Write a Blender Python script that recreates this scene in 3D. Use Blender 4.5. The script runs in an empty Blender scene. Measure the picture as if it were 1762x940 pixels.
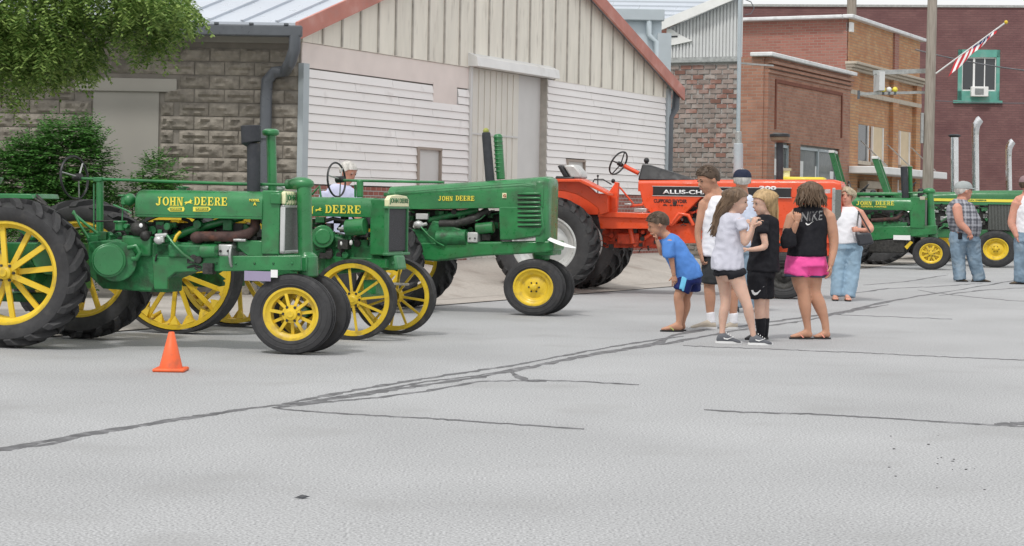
import bpy, bmesh, math, random
from mathutils import Vector, Matrix, noise as mnoise
R_ = math.radians
rnd = random.Random(7)
sc = bpy.context.scene
col = sc.collection
# ------------------------------------------------------------------ camera
FOC, EYE, ROLL = 2200.0, 1.36, R_(1.0)       # focal length in photo pixels, eye height, camera roll
PX, PY = 600.0, 240.5                        # where the level optical axis meets the photo
cam = bpy.data.cameras.new("camera"); camo = bpy.data.objects.new("camera", cam); col.objects.link(camo)
sc.camera = camo
camo.location = (0, 0, EYE)
camo.rotation_euler = (Matrix.Rotation(R_(90), 4, 'X') @ Matrix.Rotation(ROLL, 4, 'Z')).to_euler()
cam.sensor_width = 36; cam.sensor_fit = 'HORIZONTAL'
FRAME_W, FRAME_CX, FRAME_CY = 1199.0, 599.5, 319.7
cam.lens = FOC / FRAME_W * 36
cam.shift_x = (FRAME_CX - PX) / FRAME_W
cam.shift_y = -(FRAME_CY - PY) / FRAME_W
cam.clip_start = .1; cam.clip_end = 2000
# ------------------------------------------------------------------ sky and sun (bright overcast)
w = bpy.data.worlds.new("World"); sc.world = w; w.use_nodes = True
nt = w.node_tree; bg = nt.nodes["Background"]
sky = nt.nodes.new("ShaderNodeTexSky"); sky.sky_type = 'NISHITA'; sky.sun_disc = False
SUN_EL, SUN_AZ = 58, 205
sky.sun_elevation = R_(SUN_EL); sky.sun_rotation = R_(SUN_AZ)
sky.dust_density = 4.0; sky.air_density = 1.2; sky.ozone_density = 1.0
hs = nt.nodes.new("ShaderNodeHueSaturation"); hs.inputs['Saturation'].default_value = .22; hs.inputs['Value'].default_value = 1.0
nt.links.new(sky.outputs[0], hs.inputs['Color']); cloud = nt.nodes.new("ShaderNodeMix"); cloud.data_type = 'RGBA'; cloud.inputs[0].default_value = .8     # thin bright cloud cover over the blue
cloud.inputs[7].default_value = (6.8, 6.85, 6.9, 1)
nt.links.new(hs.outputs[0], cloud.inputs[6]); nt.links.new(cloud.outputs[2], bg.inputs[0])
bg.inputs[1].default_value = .13
sun = bpy.data.lights.new("sun", 'SUN'); suno = bpy.data.objects.new("sun", sun); col.objects.link(suno)
sun.energy = 1.5; sun.angle = R_(7); sun.color = (1, .97, .92)
# nishita: rotation measured clockwise from +Y
sd = Vector((math.sin(R_(SUN_AZ)) * math.cos(R_(SUN_EL)), math.cos(R_(SUN_AZ)) * math.cos(R_(SUN_EL)), math.sin(R_(SUN_EL))))
suno.rotation_euler = sd.to_track_quat('Z', 'Y').to_euler()
sc.view_settings.view_transform = 'Standard'; sc.view_settings.look = 'None'
sc.view_settings.exposure = 0.26; sc.view_settings.gamma = 1.0
# ------------------------------------------------------------------ photo pixel <-> place
def ray(px, py):
    dx, dy = px - PX, py - PY
    c, s = math.cos(ROLL), math.sin(ROLL)
    return Vector(((dx * c + dy * s) / FOC, 1.0, -(-dx * s + dy * c) / FOC))
def at(px, py, D):                            # the point D metres ahead
    return Vector((0, 0, EYE)) + ray(px, py) * D
def ground(px, py, z=0.0):
    r = ray(px, py); return Vector((0, 0, EYE)) + r * ((z - EYE) / r.z)
def on_line(px, o, d):                        # plan intersection of a column's ray with a wall line o + s*d
    r = ray(px, 200); return (o.x - r.x * o.y) / (r.x * d[1] - d[0])
# ------------------------------------------------------------------ objects
def link(o, parent=None):
    col.objects.link(o)
    if parent: o.parent = parent
    return o
def tag(o, label=None, cat=None, group=None, kind=None):
    if label: o['label'] = label
    if cat: o['category'] = cat
    if group: o['group'] = group
    if kind: o['kind'] = kind
    return o
def empty(name, loc=(0, 0, 0), rz=0, **k):
    o = bpy.data.objects.new(name, None); o.location = loc; o.rotation_euler = (0, 0, rz); link(o)
    o.empty_display_size = .1
    return tag(o, **k)
def obj(name, mesh, parent=None, loc=(0, 0, 0), rot=(0, 0, 0), scale=(1, 1, 1)):
    o = bpy.data.objects.new(name, mesh); o.location = loc; o.rotation_euler = rot; o.scale = scale
    return link(o, parent)
def perp(t):
    t = t.normalized(); a = Vector((0, 0, 1)) if abs(t.z) < .9 else Vector((0, 1, 0))
    u = t.cross(a).normalized(); return u, u.cross(t).normalized()
class MB:
    def __init__(s): s.v = []; s.f = []
    def add(s, v, f):
        n = len(s.v); s.v += [Vector(p) for p in v]; s.f += [tuple(i + n for i in q) for q in f]; return s
    def hexa(s, p):                           # 8 points: 0-3 bottom ring, 4-7 top ring
        return s.add(p, [(3, 2, 1, 0), (4, 5, 6, 7), (0, 1, 5, 4), (1, 2, 6, 5), (2, 3, 7, 6), (3, 0, 4, 7)])
    def box(s, x0, x1, y0, y1, z0, z1):
        return s.hexa([(x0, y0, z0), (x1, y0, z0), (x1, y1, z0), (x0, y1, z0), (x0, y0, z1), (x1, y0, z1), (x1, y1, z1), (x0, y1, z1)])
    def prism(s, pts, y0, y1):                # outline in (x,z), extruded along y
        n = len(pts)
        return s.add([(x, y0, z) for x, z in pts] + [(x, y1, z) for x, z in pts],
                     [tuple(range(n)), tuple(range(2 * n - 1, n - 1, -1))] + [(i, i + n, (i + 1) % n + n, (i + 1) % n) for i in range(n)])
    def rings(s, rings, cap=True, closed=True):
        n = len(rings[0]); v = [p for r in rings for p in r]; f = []
        for k in range(len(rings) - 1):
            for i in range(n if closed else n - 1):
                j = (i + 1) % n; f.append((k * n + i, k * n + j, (k + 1) * n + j, (k + 1) * n + i))
        if cap: f.append(tuple(range(n - 1, -1, -1))); f.append(tuple(range((len(rings) - 1) * n, len(rings) * n)))
        return s.add(v, f)
    def tube(s, pts, r, n=8, cap=True, flat=None):
        pts = [Vector(p) for p in pts]; rs = r if isinstance(r, (list, tuple)) else [r] * len(pts); R = []; u = None
        for i, p in enumerate(pts):
            t = pts[min(i + 1, len(pts) - 1)] - pts[max(i - 1, 0)]
            if u is None: u, w_ = perp(t)
            else:
                t.normalize(); u = (u - t * u.dot(t)).normalized(); w_ = u.cross(t)
            R.append([p + (u * math.cos(2 * math.pi * k / n) + w_ * math.sin(2 * math.pi * k / n)) * rs[i] for k in range(n)])
        return s.rings(R, cap)
    def cyl(s, a, b, r, r2=None, n=16): return s.tube([a, b], [r, r if r2 is None else r2], n)
    def bar(s, a, b, w_, h, up=(0, 0, 1)):    # rectangular bar from a to b
        a, b = Vector(a), Vector(b); t = (b - a).normalized(); u = t.cross(Vector(up))
        if u.length < 1e-3: u = t.cross(Vector((0, 1, 0)))
        u.normalize(); v = u.cross(t).normalized(); u = u * w_ / 2; v = v * h / 2
        return s.hexa([a - u - v, a + u - v, b + u - v, b - u - v, a - u + v, a + u + v, b + u + v, b - u + v])
    def lathe(s, prof, n=32, axis='y', c=(0, 0, 0), sx=1, a0=0):    # profile (offset along axis, radius)
        R = []; c = Vector(c)
        for k in range(n):
            a = a0 + 2 * math.pi * k / n; ca, sa = math.cos(a), math.sin(a)
            if axis == 'y': R.append([c + Vector((r * ca * sx, y, r * sa)) for y, r in prof])
            elif axis == 'z': R.append([c + Vector((r * ca * sx, r * sa, y)) for y, r in prof])
            else: R.append([c + Vector((y, r * ca, r * sa)) for y, r in prof])
        m = len(prof); v = [p for r in R for p in r]; f = []
        for k in range(n):
            j = (k + 1) % n
            for i in range(m - 1): f.append((k * m + i, j * m + i, j * m + i + 1, k * m + i + 1))
        return s.add(v, f)
    def ball(s, c, r, n=12, m=8, rot=None):
        c = Vector(c); r = Vector((r, r, r)) if not hasattr(r, '__len__') else Vector(r); R = []
        for i in range(m + 1):
            a = math.pi * i / m; q = max(math.sin(a), .02)
            ring = [Vector((r.x * q * math.cos(2 * math.pi * k / n), r.y * q * math.sin(2 * math.pi * k / n), -r.z * math.cos(a))) for k in range(n)]
            if rot is not None: ring = [rot @ p for p in ring]
            R.append([c + p for p in ring])
        return s.rings(R)
    def mesh(s, name, mat, smooth=False):
        me = bpy.data.meshes.new(name); me.from_pydata([tuple(p) for p in s.v], [], s.f); me.update()
        b = bmesh.new(); b.from_mesh(me); bmesh.ops.recalc_face_normals(b, faces=b.faces); b.to_mesh(me); b.free()
        if mat is not None: me.materials.append(mat)
        if smooth: soften(me, smooth if smooth is not True else 40)
        return me
    def build(s, name, mat, parent=None, smooth=False, bevel=0, loc=(0, 0, 0)):
        o = obj(name, s.mesh(name, mat, smooth), parent, loc)
        if bevel:
            m = o.modifiers.new('bevel', 'BEVEL'); m.width = bevel; m.segments = 2; m.limit_method = 'ANGLE'; m.angle_limit = R_(40)
            if not smooth: soften(o.data, 40)
        return o
def soften(me, ang):
    me.polygons.foreach_set('use_smooth', [True] * len(me.polygons))
    try: me.set_sharp_from_angle(angle=R_(ang))
    except Exception: pass
WS = bpy.data.scenes.new('workbench')        # a bare scratch scene, so that evaluating one object stays quick; removed at the end
def evalmesh(o):
    WS.collection.objects.link(o); vl = WS.view_layers[0]; vl.update(); me = bpy.data.meshes.new_from_object(o.evaluated_get(vl.depsgraph)); WS.collection.objects.unlink(o); return me
def bake(o, decim=None):                      # apply an object's modifiers into plain mesh data
    me = evalmesh(o)
    o.modifiers.clear(); o.data = me; me.polygons.foreach_set('use_smooth', [True] * len(me.polygons)); return o
def text(body, mat, parent, x0, x1, z0, z1, y, shear=0, name='lettering', bold=.03, thick=.004, slope=0):
    cu = bpy.data.curves.new('t', 'FONT'); cu.body = body; cu.size = 1; cu.offset = bold; cu.extrude = 0.0
    t = bpy.data.objects.new('t', cu)
    me = evalmesh(t)
    bpy.data.objects.remove(t)
    xs = [v.co.x for v in me.vertices]; ys = [v.co.y for v in me.vertices]; ax, bx, ay, by = min(xs), max(xs), min(ys), max(ys)
    for v in me.vertices:
        fx = (v.co.x - ax) / (bx - ax); fy = (v.co.y - ay) / (by - ay)
        v.co = Vector((x0 + fx * (x1 - x0) + shear * fy * (z1 - z0), y - thick, z0 + fy * (z1 - z0) + slope * fx * (x1 - x0)))
    me.materials.clear(); me.materials.append(mat); me.name = name
    b = bmesh.new(); b.from_mesh(me)
    r = bmesh.ops.extrude_face_region(b, geom=list(b.faces)); bmesh.ops.translate(b, vec=(0, thick * .9, 0), verts=[g for g in r['geom'] if isinstance(g, bmesh.types.BMVert)])
    bmesh.ops.recalc_face_normals(b, faces=b.faces); b.to_mesh(me); b.free()
    return obj(name, me, parent)
def arcq(cx, cz, rx, rz, tx, tz, a0, a1, n=10):
    Q = []
    for i in range(n):
        p = [math.radians(a0 + (a1 - a0) * (i + k) / n) for k in (0, 1)]
        Q.append([(cx + rx * math.cos(p[0]), cz + rz * math.sin(p[0])), (cx + rx * math.cos(p[1]), cz + rz * math.sin(p[1])), (cx + (rx - tx) * math.cos(p[1]), cz + (rz - tz) * math.sin(p[1])), (cx + (rx - tx) * math.cos(p[0]), cz + (rz - tz) * math.sin(p[0]))])
    return Q
def rq(x0, z0, x1, z1): return [(x0, z0), (x1, z0), (x1, z1), (x0, z1)]
SLAB = {  # heavy serif capitals drawn as small convex pieces in a unit box
 'H': [rq(.1, 0, .33, 1), rq(.67, 0, .9, 1), rq(.33, .44, .67, .56), rq(0, 0, .43, .1), rq(.57, 0, 1, .1), rq(0, .9, .43, 1), rq(.57, .9, 1, 1)],
 'N': [rq(.12, 0, .24, 1), rq(.76, 0, .88, 1), [(.12, 1), (.36, 1), (.88, 0), (.66, 0)], rq(0, 0, .36, .1), rq(.64, .9, 1, 1), rq(0, .9, .3, 1)],
 'E': [rq(.1, 0, .36, 1), rq(.36, .9, .86, 1), rq(.36, 0, .9, .1), rq(.36, .45, .66, .55), rq(0, 0, .1, .1), rq(0, .9, .1, 1), [(.76, .9), (.86, .9), (.88, .68), (.82, .68)], [(.78, .1), (.9, .1), (.95, .34), (.88, .34)], rq(.6, .36, .68, .64)],
 'D': [rq(.1, 0, .34, 1), rq(0, 0, .45, .1), rq(0, .9, .45, 1)] + arcq(.42, .5, .56, .5, .24, .1, -90, 90),
 'O': arcq(.5, .5, .5, .5, .24, .1, 0, 360, 20),
 'R': [rq(.1, 0, .34, 1), rq(0, 0, .45, .1), rq(0, .9, .5, 1), rq(.34, .44, .5, .53)] + arcq(.46, .72, .4, .28, .22, .1, -90, 90) + [[(.45, .48), (.66, .48), (.92, .08), (.68, .08)], rq(.66, 0, 1, .1)],
 'J': [rq(.48, .22, .74, 1), rq(.34, .9, .9, 1)] + arcq(.38, .25, .36, .25, .26, .1, -180, 0)}
def slab(word, m, parent, x0, x1, z0, z1, y, thick=.004, slope=0):
    mb = MB(); n = len(word); w_ = (x1 - x0) / n
    for i, ch in enumerate(word):
        for q in SLAB[ch]:
            P = [(x0 + w_ * (i + .06 + .88 * a), z0 + (z1 - z0) * b + slope * (i + a) / n * (x1 - x0)) for a, b in q]; k = len(P)
            mb.add([(x, y - thick, z) for x, z in P] + [(x, y, z) for x, z in P], [tuple(range(k)), tuple(range(2 * k - 1, k - 1, -1))] + [(j, j + k, (j + 1) % k + k, (j + 1) % k) for j in range(k)])
    return mb.build('lettering', m, parent)
# ------------------------------------------------------------------ materials
def mat(name, c, rough=.6, metal=0, var=.12, vs=3.0, dirt=None, da=0.0, ds=2.0, bump=0, bs=40, spec=.5, obrand=0, coat=0, stretch=None, hidet=.0):
    m = bpy.data.materials.new(name); m.use_nodes = True; n = m.node_tree; L = n.links; N = n.nodes
    p = N['Principled BSDF']; p.inputs['Roughness'].default_value = rough; p.inputs['Metallic'].default_value = metal
    p.inputs['Specular IOR Level'].default_value = spec
    if coat: p.inputs['Coat Weight'].default_value = coat; p.inputs['Coat Roughness'].default_value = .15
    g = N.new('ShaderNodeNewGeometry'); src = g.outputs['Position']
    if stretch:
        mp = N.new('ShaderNodeMapping'); mp.inputs['Scale'].default_value = stretch; L.new(src, mp.inputs[0]); src = mp.outputs[0]
    def nz(scale, det=4):
        t = N.new('ShaderNodeTexNoise'); t.inputs['Scale'].default_value = scale; t.inputs['Detail'].default_value = det
        L.new(src, t.inputs['Vector']); return t.outputs['Fac']
    def mix(f, a, b):
        x = N.new('ShaderNodeMix'); x.data_type = 'RGBA'
        if hasattr(f, 'links'): L.new(f, x.inputs[0])
        else: x.inputs[0].default_value = f
        for s_, q in ((x.inputs[6], a), (x.inputs[7], b)):
            if hasattr(q, 'links'): L.new(q, s_)
            else: s_.default_value = (*q, 1)
        return x.outputs[2]
    def ramp(f, a, b):
        r = N.new('ShaderNodeMapRange'); L.new(f, r.inputs[0]); r.inputs[1].default_value = a; r.inputs[2].default_value = b; return r.outputs[0]
    cc = mix(ramp(nz(vs, 6), .3, .7), tuple(x * (1 - var) for x in c), tuple(min(1, x * (1 + var)) for x in c))
    if hidet:
        cc2 = N.new('ShaderNodeMix'); cc2.data_type = 'RGBA'; cc2.blend_type = 'MULTIPLY'; cc2.inputs[0].default_value = 1
        r = ramp(nz(bs, 3), .3, .7); r2 = N.new('ShaderNodeMapRange'); L.new(r, r2.inputs[0]); r2.inputs[3].default_value = 1 - hidet; r2.inputs[4].default_value = 1 + hidet
        L.new(cc, cc2.inputs[6]); L.new(r2.outputs[0], cc2.inputs[7]); cc = cc2.outputs[2]
    if dirt:
        f = ramp(nz(ds, 7), .62 - da * .35, .72); mm = N.new('ShaderNodeMath'); mm.operation = 'MULTIPLY'; L.new(f, mm.inputs[0]); mm.inputs[1].default_value = min(1, .35 + da)
        cc = mix(mm.outputs[0], cc, dirt)
    if obrand:
        oi = N.new('ShaderNodeObjectInfo'); hv = N.new('ShaderNodeHueSaturation'); L.new(cc, hv.inputs['Color'])
        r = N.new('ShaderNodeMapRange'); L.new(oi.outputs['Random'], r.inputs[0]); r.inputs[3].default_value = 1 - obrand; r.inputs[4].default_value = 1 + obrand
        L.new(r.outputs[0], hv.inputs['Value']); cc = hv.outputs[0]
    L.new(cc, p.inputs['Base Color'])
    rr = N.new('ShaderNodeMapRange'); L.new(nz(vs * 4), rr.inputs[0]); rr.inputs[1].default_value = .3; rr.inputs[2].default_value = .7; rr.inputs[3].default_value = max(.04, rough - .16); rr.inputs[4].default_value = min(1, rough + .18); L.new(rr.outputs[0], p.inputs['Roughness'])
    if bump:
        b = N.new('ShaderNodeBump'); b.inputs['Strength'].default_value = 1; b.inputs['Distance'].default_value = bump; L.new(nz(bs, 5), b.inputs['Height']); L.new(b.outputs[0], p.inputs['Normal'])
    return m
M = {}
GREASE = (.03, .028, .02)
M['green'] = mat('tractor_green', (.022, .185, .055), .38, var=.2, vs=4, dirt=(.04, .065, .035), da=.26, ds=5, bump=.0015, bs=22, coat=.35)
M['green_eng'] = mat('greasy_green', (.018, .15, .048), .5, var=.3, vs=14, dirt=GREASE, da=.4, ds=9, bump=.004, bs=50)
M['green_pale'] = mat('faded_green', (.05, .21, .085), .4, var=.1, dirt=(.03, .1, .04), da=.15, ds=4)
M['green_new'] = mat('large_tractor_green', (.04, .17, .065), .35, var=.1, dirt=(.02, .1, .03), da=.15, ds=4)
M['yellow'] = mat('wheel_yellow', (.72, .5, .03), .45, var=.12, dirt=(.3, .2, .06), da=.22, ds=10)
M['yellow_txt'] = mat('decal_yellow', (.85, .72, .08), .5, var=.03)
M['pale_txt'] = mat('decal_cream', (.78, .76, .48), .5, var=.03)
M['orange'] = mat('tractor_orange', (.74, .08, .02), .38, var=.1, dirt=(.4, .06, .025), da=.16, ds=4, coat=.3)
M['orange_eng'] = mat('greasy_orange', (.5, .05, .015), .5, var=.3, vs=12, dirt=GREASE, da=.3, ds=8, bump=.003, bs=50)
M['tyre'] = mat('tyre_rubber', (.036, .036, .038), .75, var=.25, vs=6, dirt=(.075, .07, .065), da=.1, ds=10, bump=.002, bs=60)
M['tyre_dusty'] = mat('dusty_tyre', (.035, .034, .034), .85, var=.3, vs=5, dirt=(.1, .095, .085), da=.3, ds=7, bump=.003, bs=50)
M['black'] = mat('black_paint', (.018, .018, .02), .45, var=.2)
M['stack'] = mat('stack_black', (.03, .033, .04), .65, var=.2, vs=8, dirt=(.08, .07, .06), da=.1, ds=12)
M['grease_shade'] = mat('dark_engine', (.028, .027, .025), .6, var=.5, vs=20, dirt=(.1, .09, .075), da=.1, ds=14, bump=.006, bs=40)  # greasy iron; also painted shade on rear rims and engine filler boxes
M['rust'] = mat('rusty_iron', (.06, .032, .028), .85, var=.4, vs=14, dirt=(.2, .075, .045), da=.2, ds=9, bump=.004)
M['chrome'] = mat('chrome', (.72, .73, .74), .16, metal=1, var=.05)
M['steel'] = mat('bare_steel', (.42, .43, .42), .4, metal=.7, var=.2, vs=10)
M['alu'] = mat('aluminium_paint', (.55, .56, .55), .4, metal=.3, var=.1)
M['mesh'] = mat('radiator_core', (.045, .045, .05), .7, var=.4, vs=90, bump=.004, bs=160)
M['mesh_grey'] = mat('grille_screen', (.14, .15, .14), .6, var=.3, vs=90, bump=.004, bs=160)
M['white'] = mat('white_paint', (.78, .78, .77), .5, var=.05, dirt=(.5, .48, .44), da=.08)
M['paper'] = mat('white_card', (.82, .82, .82), .7, var=.02)
M['lilac'] = mat('card_lilac', (.3, .26, .38), .6, var=.05)
M['seat'] = mat('seat_vinyl', (.02, .02, .022), .5, var=.2)
M['red'] = mat('red_lens', (.35, .02, .015), .3)
def brick_mat(name, c1, c2, mortar, sc_, bw=.21, rh=.07, dirt=None, da=.2, rough=.9):
    m = bpy.data.materials.new(name); m.use_nodes = True; n = m.node_tree; L = n.links; N = n.nodes; p = N['Principled BSDF']; p.inputs['Roughness'].default_value = rough
    tc = N.new('ShaderNodeTexCoord'); sp = N.new('ShaderNodeSeparateXYZ'); L.new(tc.outputs['Object'], sp.inputs[0])
    ad = N.new('ShaderNodeMath'); ad.operation = 'ADD'; L.new(sp.outputs[0], ad.inputs[0]); L.new(sp.outputs[1], ad.inputs[1])
    cb = N.new('ShaderNodeCombineXYZ'); L.new(ad.outputs[0], cb.inputs[0]); L.new(sp.outputs[2], cb.inputs[1])
    b = N.new('ShaderNodeTexBrick'); L.new(cb.outputs[0], b.inputs['Vector']); b.inputs['Color1'].default_value = (*c1, 1); b.inputs['Color2'].default_value = (*c2, 1); b.inputs['Mortar'].default_value = (*mortar, 1)
    b.inputs['Scale'].default_value = 1; b.inputs['Brick Width'].default_value = bw; b.inputs['Row Height'].default_value = rh; b.inputs['Mortar Size'].default_value = .008; b.inputs['Bias'].default_value = -.1
    t = N.new('ShaderNodeTexNoise'); t.inputs['Scale'].default_value = sc_; t.inputs['Detail'].default_value = 8; L.new(tc.outputs['Object'], t.inputs['Vector'])
    r = N.new('ShaderNodeMapRange'); L.new(t.outputs['Fac'], r.inputs[0]); r.inputs[1].default_value = .45; r.inputs[2].default_value = .75; r.inputs[4].default_value = da
    x = N.new('ShaderNodeMix'); x.data_type = 'RGBA'; L.new(r.outputs[0], x.inputs[0]); L.new(b.outputs['Color'], x.inputs[6]); x.inputs[7].default_value = (*(dirt or mortar), 1); L.new(x.outputs[2], p.inputs['Base Color'])
    bp = N.new('ShaderNodeBump'); bp.inputs['Distance'].default_value = .01; bp.invert = True; L.new(b.outputs['Fac'], bp.inputs['Height']); L.new(bp.outputs[0], p.inputs['Normal'])
    return m
def glass_mat(name, c, rough=.08):
    m = bpy.data.materials.new(name); m.use_nodes = True; p = m.node_tree.nodes['Principled BSDF']
    p.inputs['Base Color'].default_value = (*c, 1); p.inputs['Roughness'].default_value = rough; p.inputs['Specular IOR Level'].default_value = .8; return m
M['glass'] = glass_mat('window_glass', (.03, .035, .04))
M['glass_pale'] = glass_mat('shop_glass', (.32, .36, .37), .15)
# ================================================================== THE SETTING
M['asphalt'] = mat('asphalt', (.352, .356, .362), .95, var=.09, vs=.5, dirt=(.285, .285, .285), da=.2, ds=1.1, bump=0, bs=75, hidet=.44)
M['tar'] = mat('crack_sealant', (.115, .115, .12), .8, var=.3, vs=8, dirt=(.3, .3, .31), da=.35, ds=9)
M['tan'] = mat('tan_concrete', (.41, .38, .345), .95, var=.1, vs=1.0, dirt=(.24, .2, .17), da=.2, ds=1.6, bump=.005, bs=25, hidet=.1)
M['grass'] = mat('dry_grass', (.09, .12, .035), .95, var=.3, vs=1.2, dirt=(.2, .17, .09), da=.3, ds=.6, bump=.03, bs=12)
def sheet(name, pts, z, m, kind='structure', parent=None):
    me = bpy.data.meshes.new(name); me.from_pydata([(p[0], p[1], z) for p in pts], [], [tuple(range(len(pts)))]); me.materials.append(m)
    o = obj(name, me, parent)
    if kind and not parent: o['kind'] = kind
    return o
sheet('ground', [(-900, -300), (900, -300), (900, 1500), (-900, 1500)], -.05, M['grass'])
WO = Vector((-3.08, 27.0, 0)); WD = (.454, .891); WN = Vector((.891, -.454, 0)); WA = math.atan2(WD[1], WD[0])
def W(s, off=0): return Vector((WO.x + WD[0] * s + WN.x * off, WO.y + WD[1] * s + WN.y * off, 0))
road = sheet('road', [(-60, -20), (90, -20), W(400, 40)[:2], W(400, -.5)[:2], W(46, -.5)[:2], W(46, -60)[:2], W(36.5, -60)[:2], W(36.5, -.3)[:2], W(-2, -.3)[:2], (-60, 24)], 0, M['asphalt'])
sheet('sidewalk', [W(-14, 2.75)[:2], W(13, 2.75)[:2], W(24, 1.9)[:2], W(36, 1.9)[:2], W(36, -1)[:2], W(0, -.2)[:2], (-40, 26.9), (-40, 20)], .012, M['tan'])
rp = MB(); rp.add([W(-1.5, 2.1) + Vector((0, 0, .014)), W(14.5, 2.1) + Vector((0, 0, .014)), W(14, -.1) + Vector((0, 0, .46)), W(-.5, -.1) + Vector((0, 0, .46)), W(-1.5, 1.2) + Vector((0, 0, .014))], [(0, 1, 2, 3), (0, 3, 4)])
tag(rp.build('driveway', M['tan']), kind='structure')
def crack(pts, wid, tap=True, jit=.5):
    """a poured bead of crack sealant: a low hump of real height following a wandering line"""
    P = []
    for a, b in zip(pts, pts[1:]):
        n = max(2, int(abs(b[0] - a[0]) / 7) + 1)
        for i in range(n): P.append((a[0] + (b[0] - a[0]) * i / n + rnd.uniform(-2, 2) * jit, a[1] + (b[1] - a[1]) * i / n + rnd.uniform(-.7, .7) * jit))
    P.append(pts[-1]); G = [ground(*p) for p in P]; mb = MB(); v = []; f = []
    for i, g in enumerate(G):
        t = (G[min(i + 1, len(G) - 1)] - G[max(i - 1, 0)]).normalized(); n = Vector((-t.y, t.x, 0))
        e = wid * .8 * rnd.uniform(.45, 1.5) * (min(1, .25 + min(i, len(G) - 1 - i) / 4) if tap else 1) / 2
        v += [g + n * e + Vector((0, 0, .001)), g + Vector((0, 0, .0065)), g - n * e + Vector((0, 0, .001))]
        if i: k = 3 * i; f += [(k - 3, k, k + 1, k - 2), (k - 2, k + 1, k + 2, k - 1)]
    mb.add(v, f); o = mb.build('crack', M['tar'], road)
for pts, wd in [
    ([(-60, 537), (0, 526), (60, 516), (100, 508), (200, 492), (295, 478), (330, 474), (400, 460), (480, 446), (600, 428), (700, 409), (760, 399), (800, 394)], .09),
    ([(-40, 534), (0, 528), (60, 520), (100, 510), (170, 498), (240, 487), (295, 478)], .07),
    ([(320, 478), (400, 466), (470, 455), (560, 442), (600, 434), (680, 418), (760, 405), (800, 400)], .11),
    ([(320, 478), (380, 471), (440, 466), (500, 458), (560, 447), (600, 446), (640, 447)], .08),
    ([(340, 474), (420, 461), (500, 447), (560, 440), (620, 429)], .06),
    ([(600, 434), (604, 440), (615, 445), (680, 447), (748, 451)], .09),
    ([(598, 436), (610, 443), (618, 446)], .16),
    ([(320, 478), (360, 482), (420, 486), (500, 490), (600, 497), (684, 503)], .055),
    ([(825, 480), (870, 483), (950, 485), (1020, 489), (1100, 494), (1200, 500)], .085),
    ([(1165, 497), (1200, 496), (1260, 494)], .22),
    ([(640, 425), (700, 414), (770, 402), (790, 392), (830, 385), (870, 382), (930, 373), (985, 366), (1030, 355), (1080, 346), (1120, 340)], .13),
    ([(780, 402), (830, 393), (880, 384), (940, 376), (1000, 364), (1040, 357)], .1),
    ([(800, 405), (900, 409), (1000, 413), (1100, 418), (1200, 422), (1330, 428)], .05),
    ([(960, 368), (1040, 371), (1115, 374)], .045),
    ([(985, 345), (1040, 338), (1090, 336), (1150, 332)], .12),
    ([(1010, 334), (1060, 330), (1110, 322)], .1), ([(1100, 346), (1150, 340), (1200, 337), (1290, 326)], .12),
    ([(1075, 340), (1110, 345), (1180, 352), (1260, 356)], .06), ([(1120, 340), (1250, 318), (1400, 300), (1520, 286)], .12),
    ]:
    crack(pts, wd)
# loose pebbles and flakes lying on the road
pb = MB()
for px, py, n, sx_, sy_ in ((1110, 548, 12, 34, 16), (1060, 520, 4, 40, 10)):
    for _ in range(n):
        g = ground(px + rnd.gauss(0, sx_), py + rnd.gauss(0, sy_)); r = rnd.uniform(.003, .008); pb.ball(g + Vector((0, 0, r * .4)), (r * 1.3, r, r * .6), 5, 3)
tag(pb.build('gravel', M['tar']), 'dark pebbles and flakes scattered over the pale road', kind='stuff')
g = ground(353, 584); lf = MB(); lf.add([g + Vector(p) for p in ((-.035, 0, .004), (0, .012, .018), (.04, .006, .01), (.01, -.012, .003))], [(0, 1, 2, 3)])
tag(lf.build('leaf', M['stack']), 'small dark leaf lying alone on the near road', 'leaf')

# ------------------------------------------------------------------ gabled shed: stone-block side, white lap-sided gable end
M['stone'] = mat('rockface_block', (.26, .235, .2), .95, var=.22, vs=7, bump=.02, bs=15, obrand=.14, hidet=.12)
M['mortar'] = mat('mortar_grey', (.22, .2, .175), .95, var=.12, vs=6, bump=.003)
M['cement'] = mat('cement_render', (.32, .305, .275), .9, var=.08, vs=1.5, dirt=(.2, .19, .17), da=.1, ds=1.2, stretch=(1, 1, .5))
M['siding'] = mat('white_siding', (.88, .85, .84), .5, var=.035, vs=.7, dirt=(.6, .56, .54), da=.01, ds=3)
M['board'] = mat('weathered_board', (.82, .78, .69), .75, var=.07, vs=2, dirt=(.5, .46, .4), da=.15, ds=3, stretch=(3, 3, .6), obrand=.04)
M['batten'] = mat('grey_batten', (.46, .43, .39), .85, var=.2, vs=6)
M['pinkply'] = mat('pink_primer_board', (.8, .71, .67), .8, var=.05, vs=3)
M['roof'] = mat('ribbed_steel_roof', (.52, .56, .62), .38, var=.05, vs=1, metal=.15)
M['salmon'] = mat('faded_red_trim', (.5, .2, .16), .6, var=.12, vs=3, dirt=(.6, .4, .36), da=.2, ds=3)
M['gutter'] = mat('grey_gutter', (.1, .11, .125), .4, var=.1)
M['flash'] = mat('pale_blue_flashing', (.42, .47, .5), .5, var=.06)
M['door'] = mat('shed_door', (.74, .71, .65), .6, var=.05, vs=2)
M['jamb'] = mat('grey_jamb', (.66, .65, .64), .6, var=.04)
shed = empty('gabled_shed', WO, label='long gabled shed with grey rock-faced block side and white lap-sided gable end', cat='shed')
SL = 13.75; ZE = 3.95; ZP = 6.35                     # gable length, eave and peak height
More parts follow.
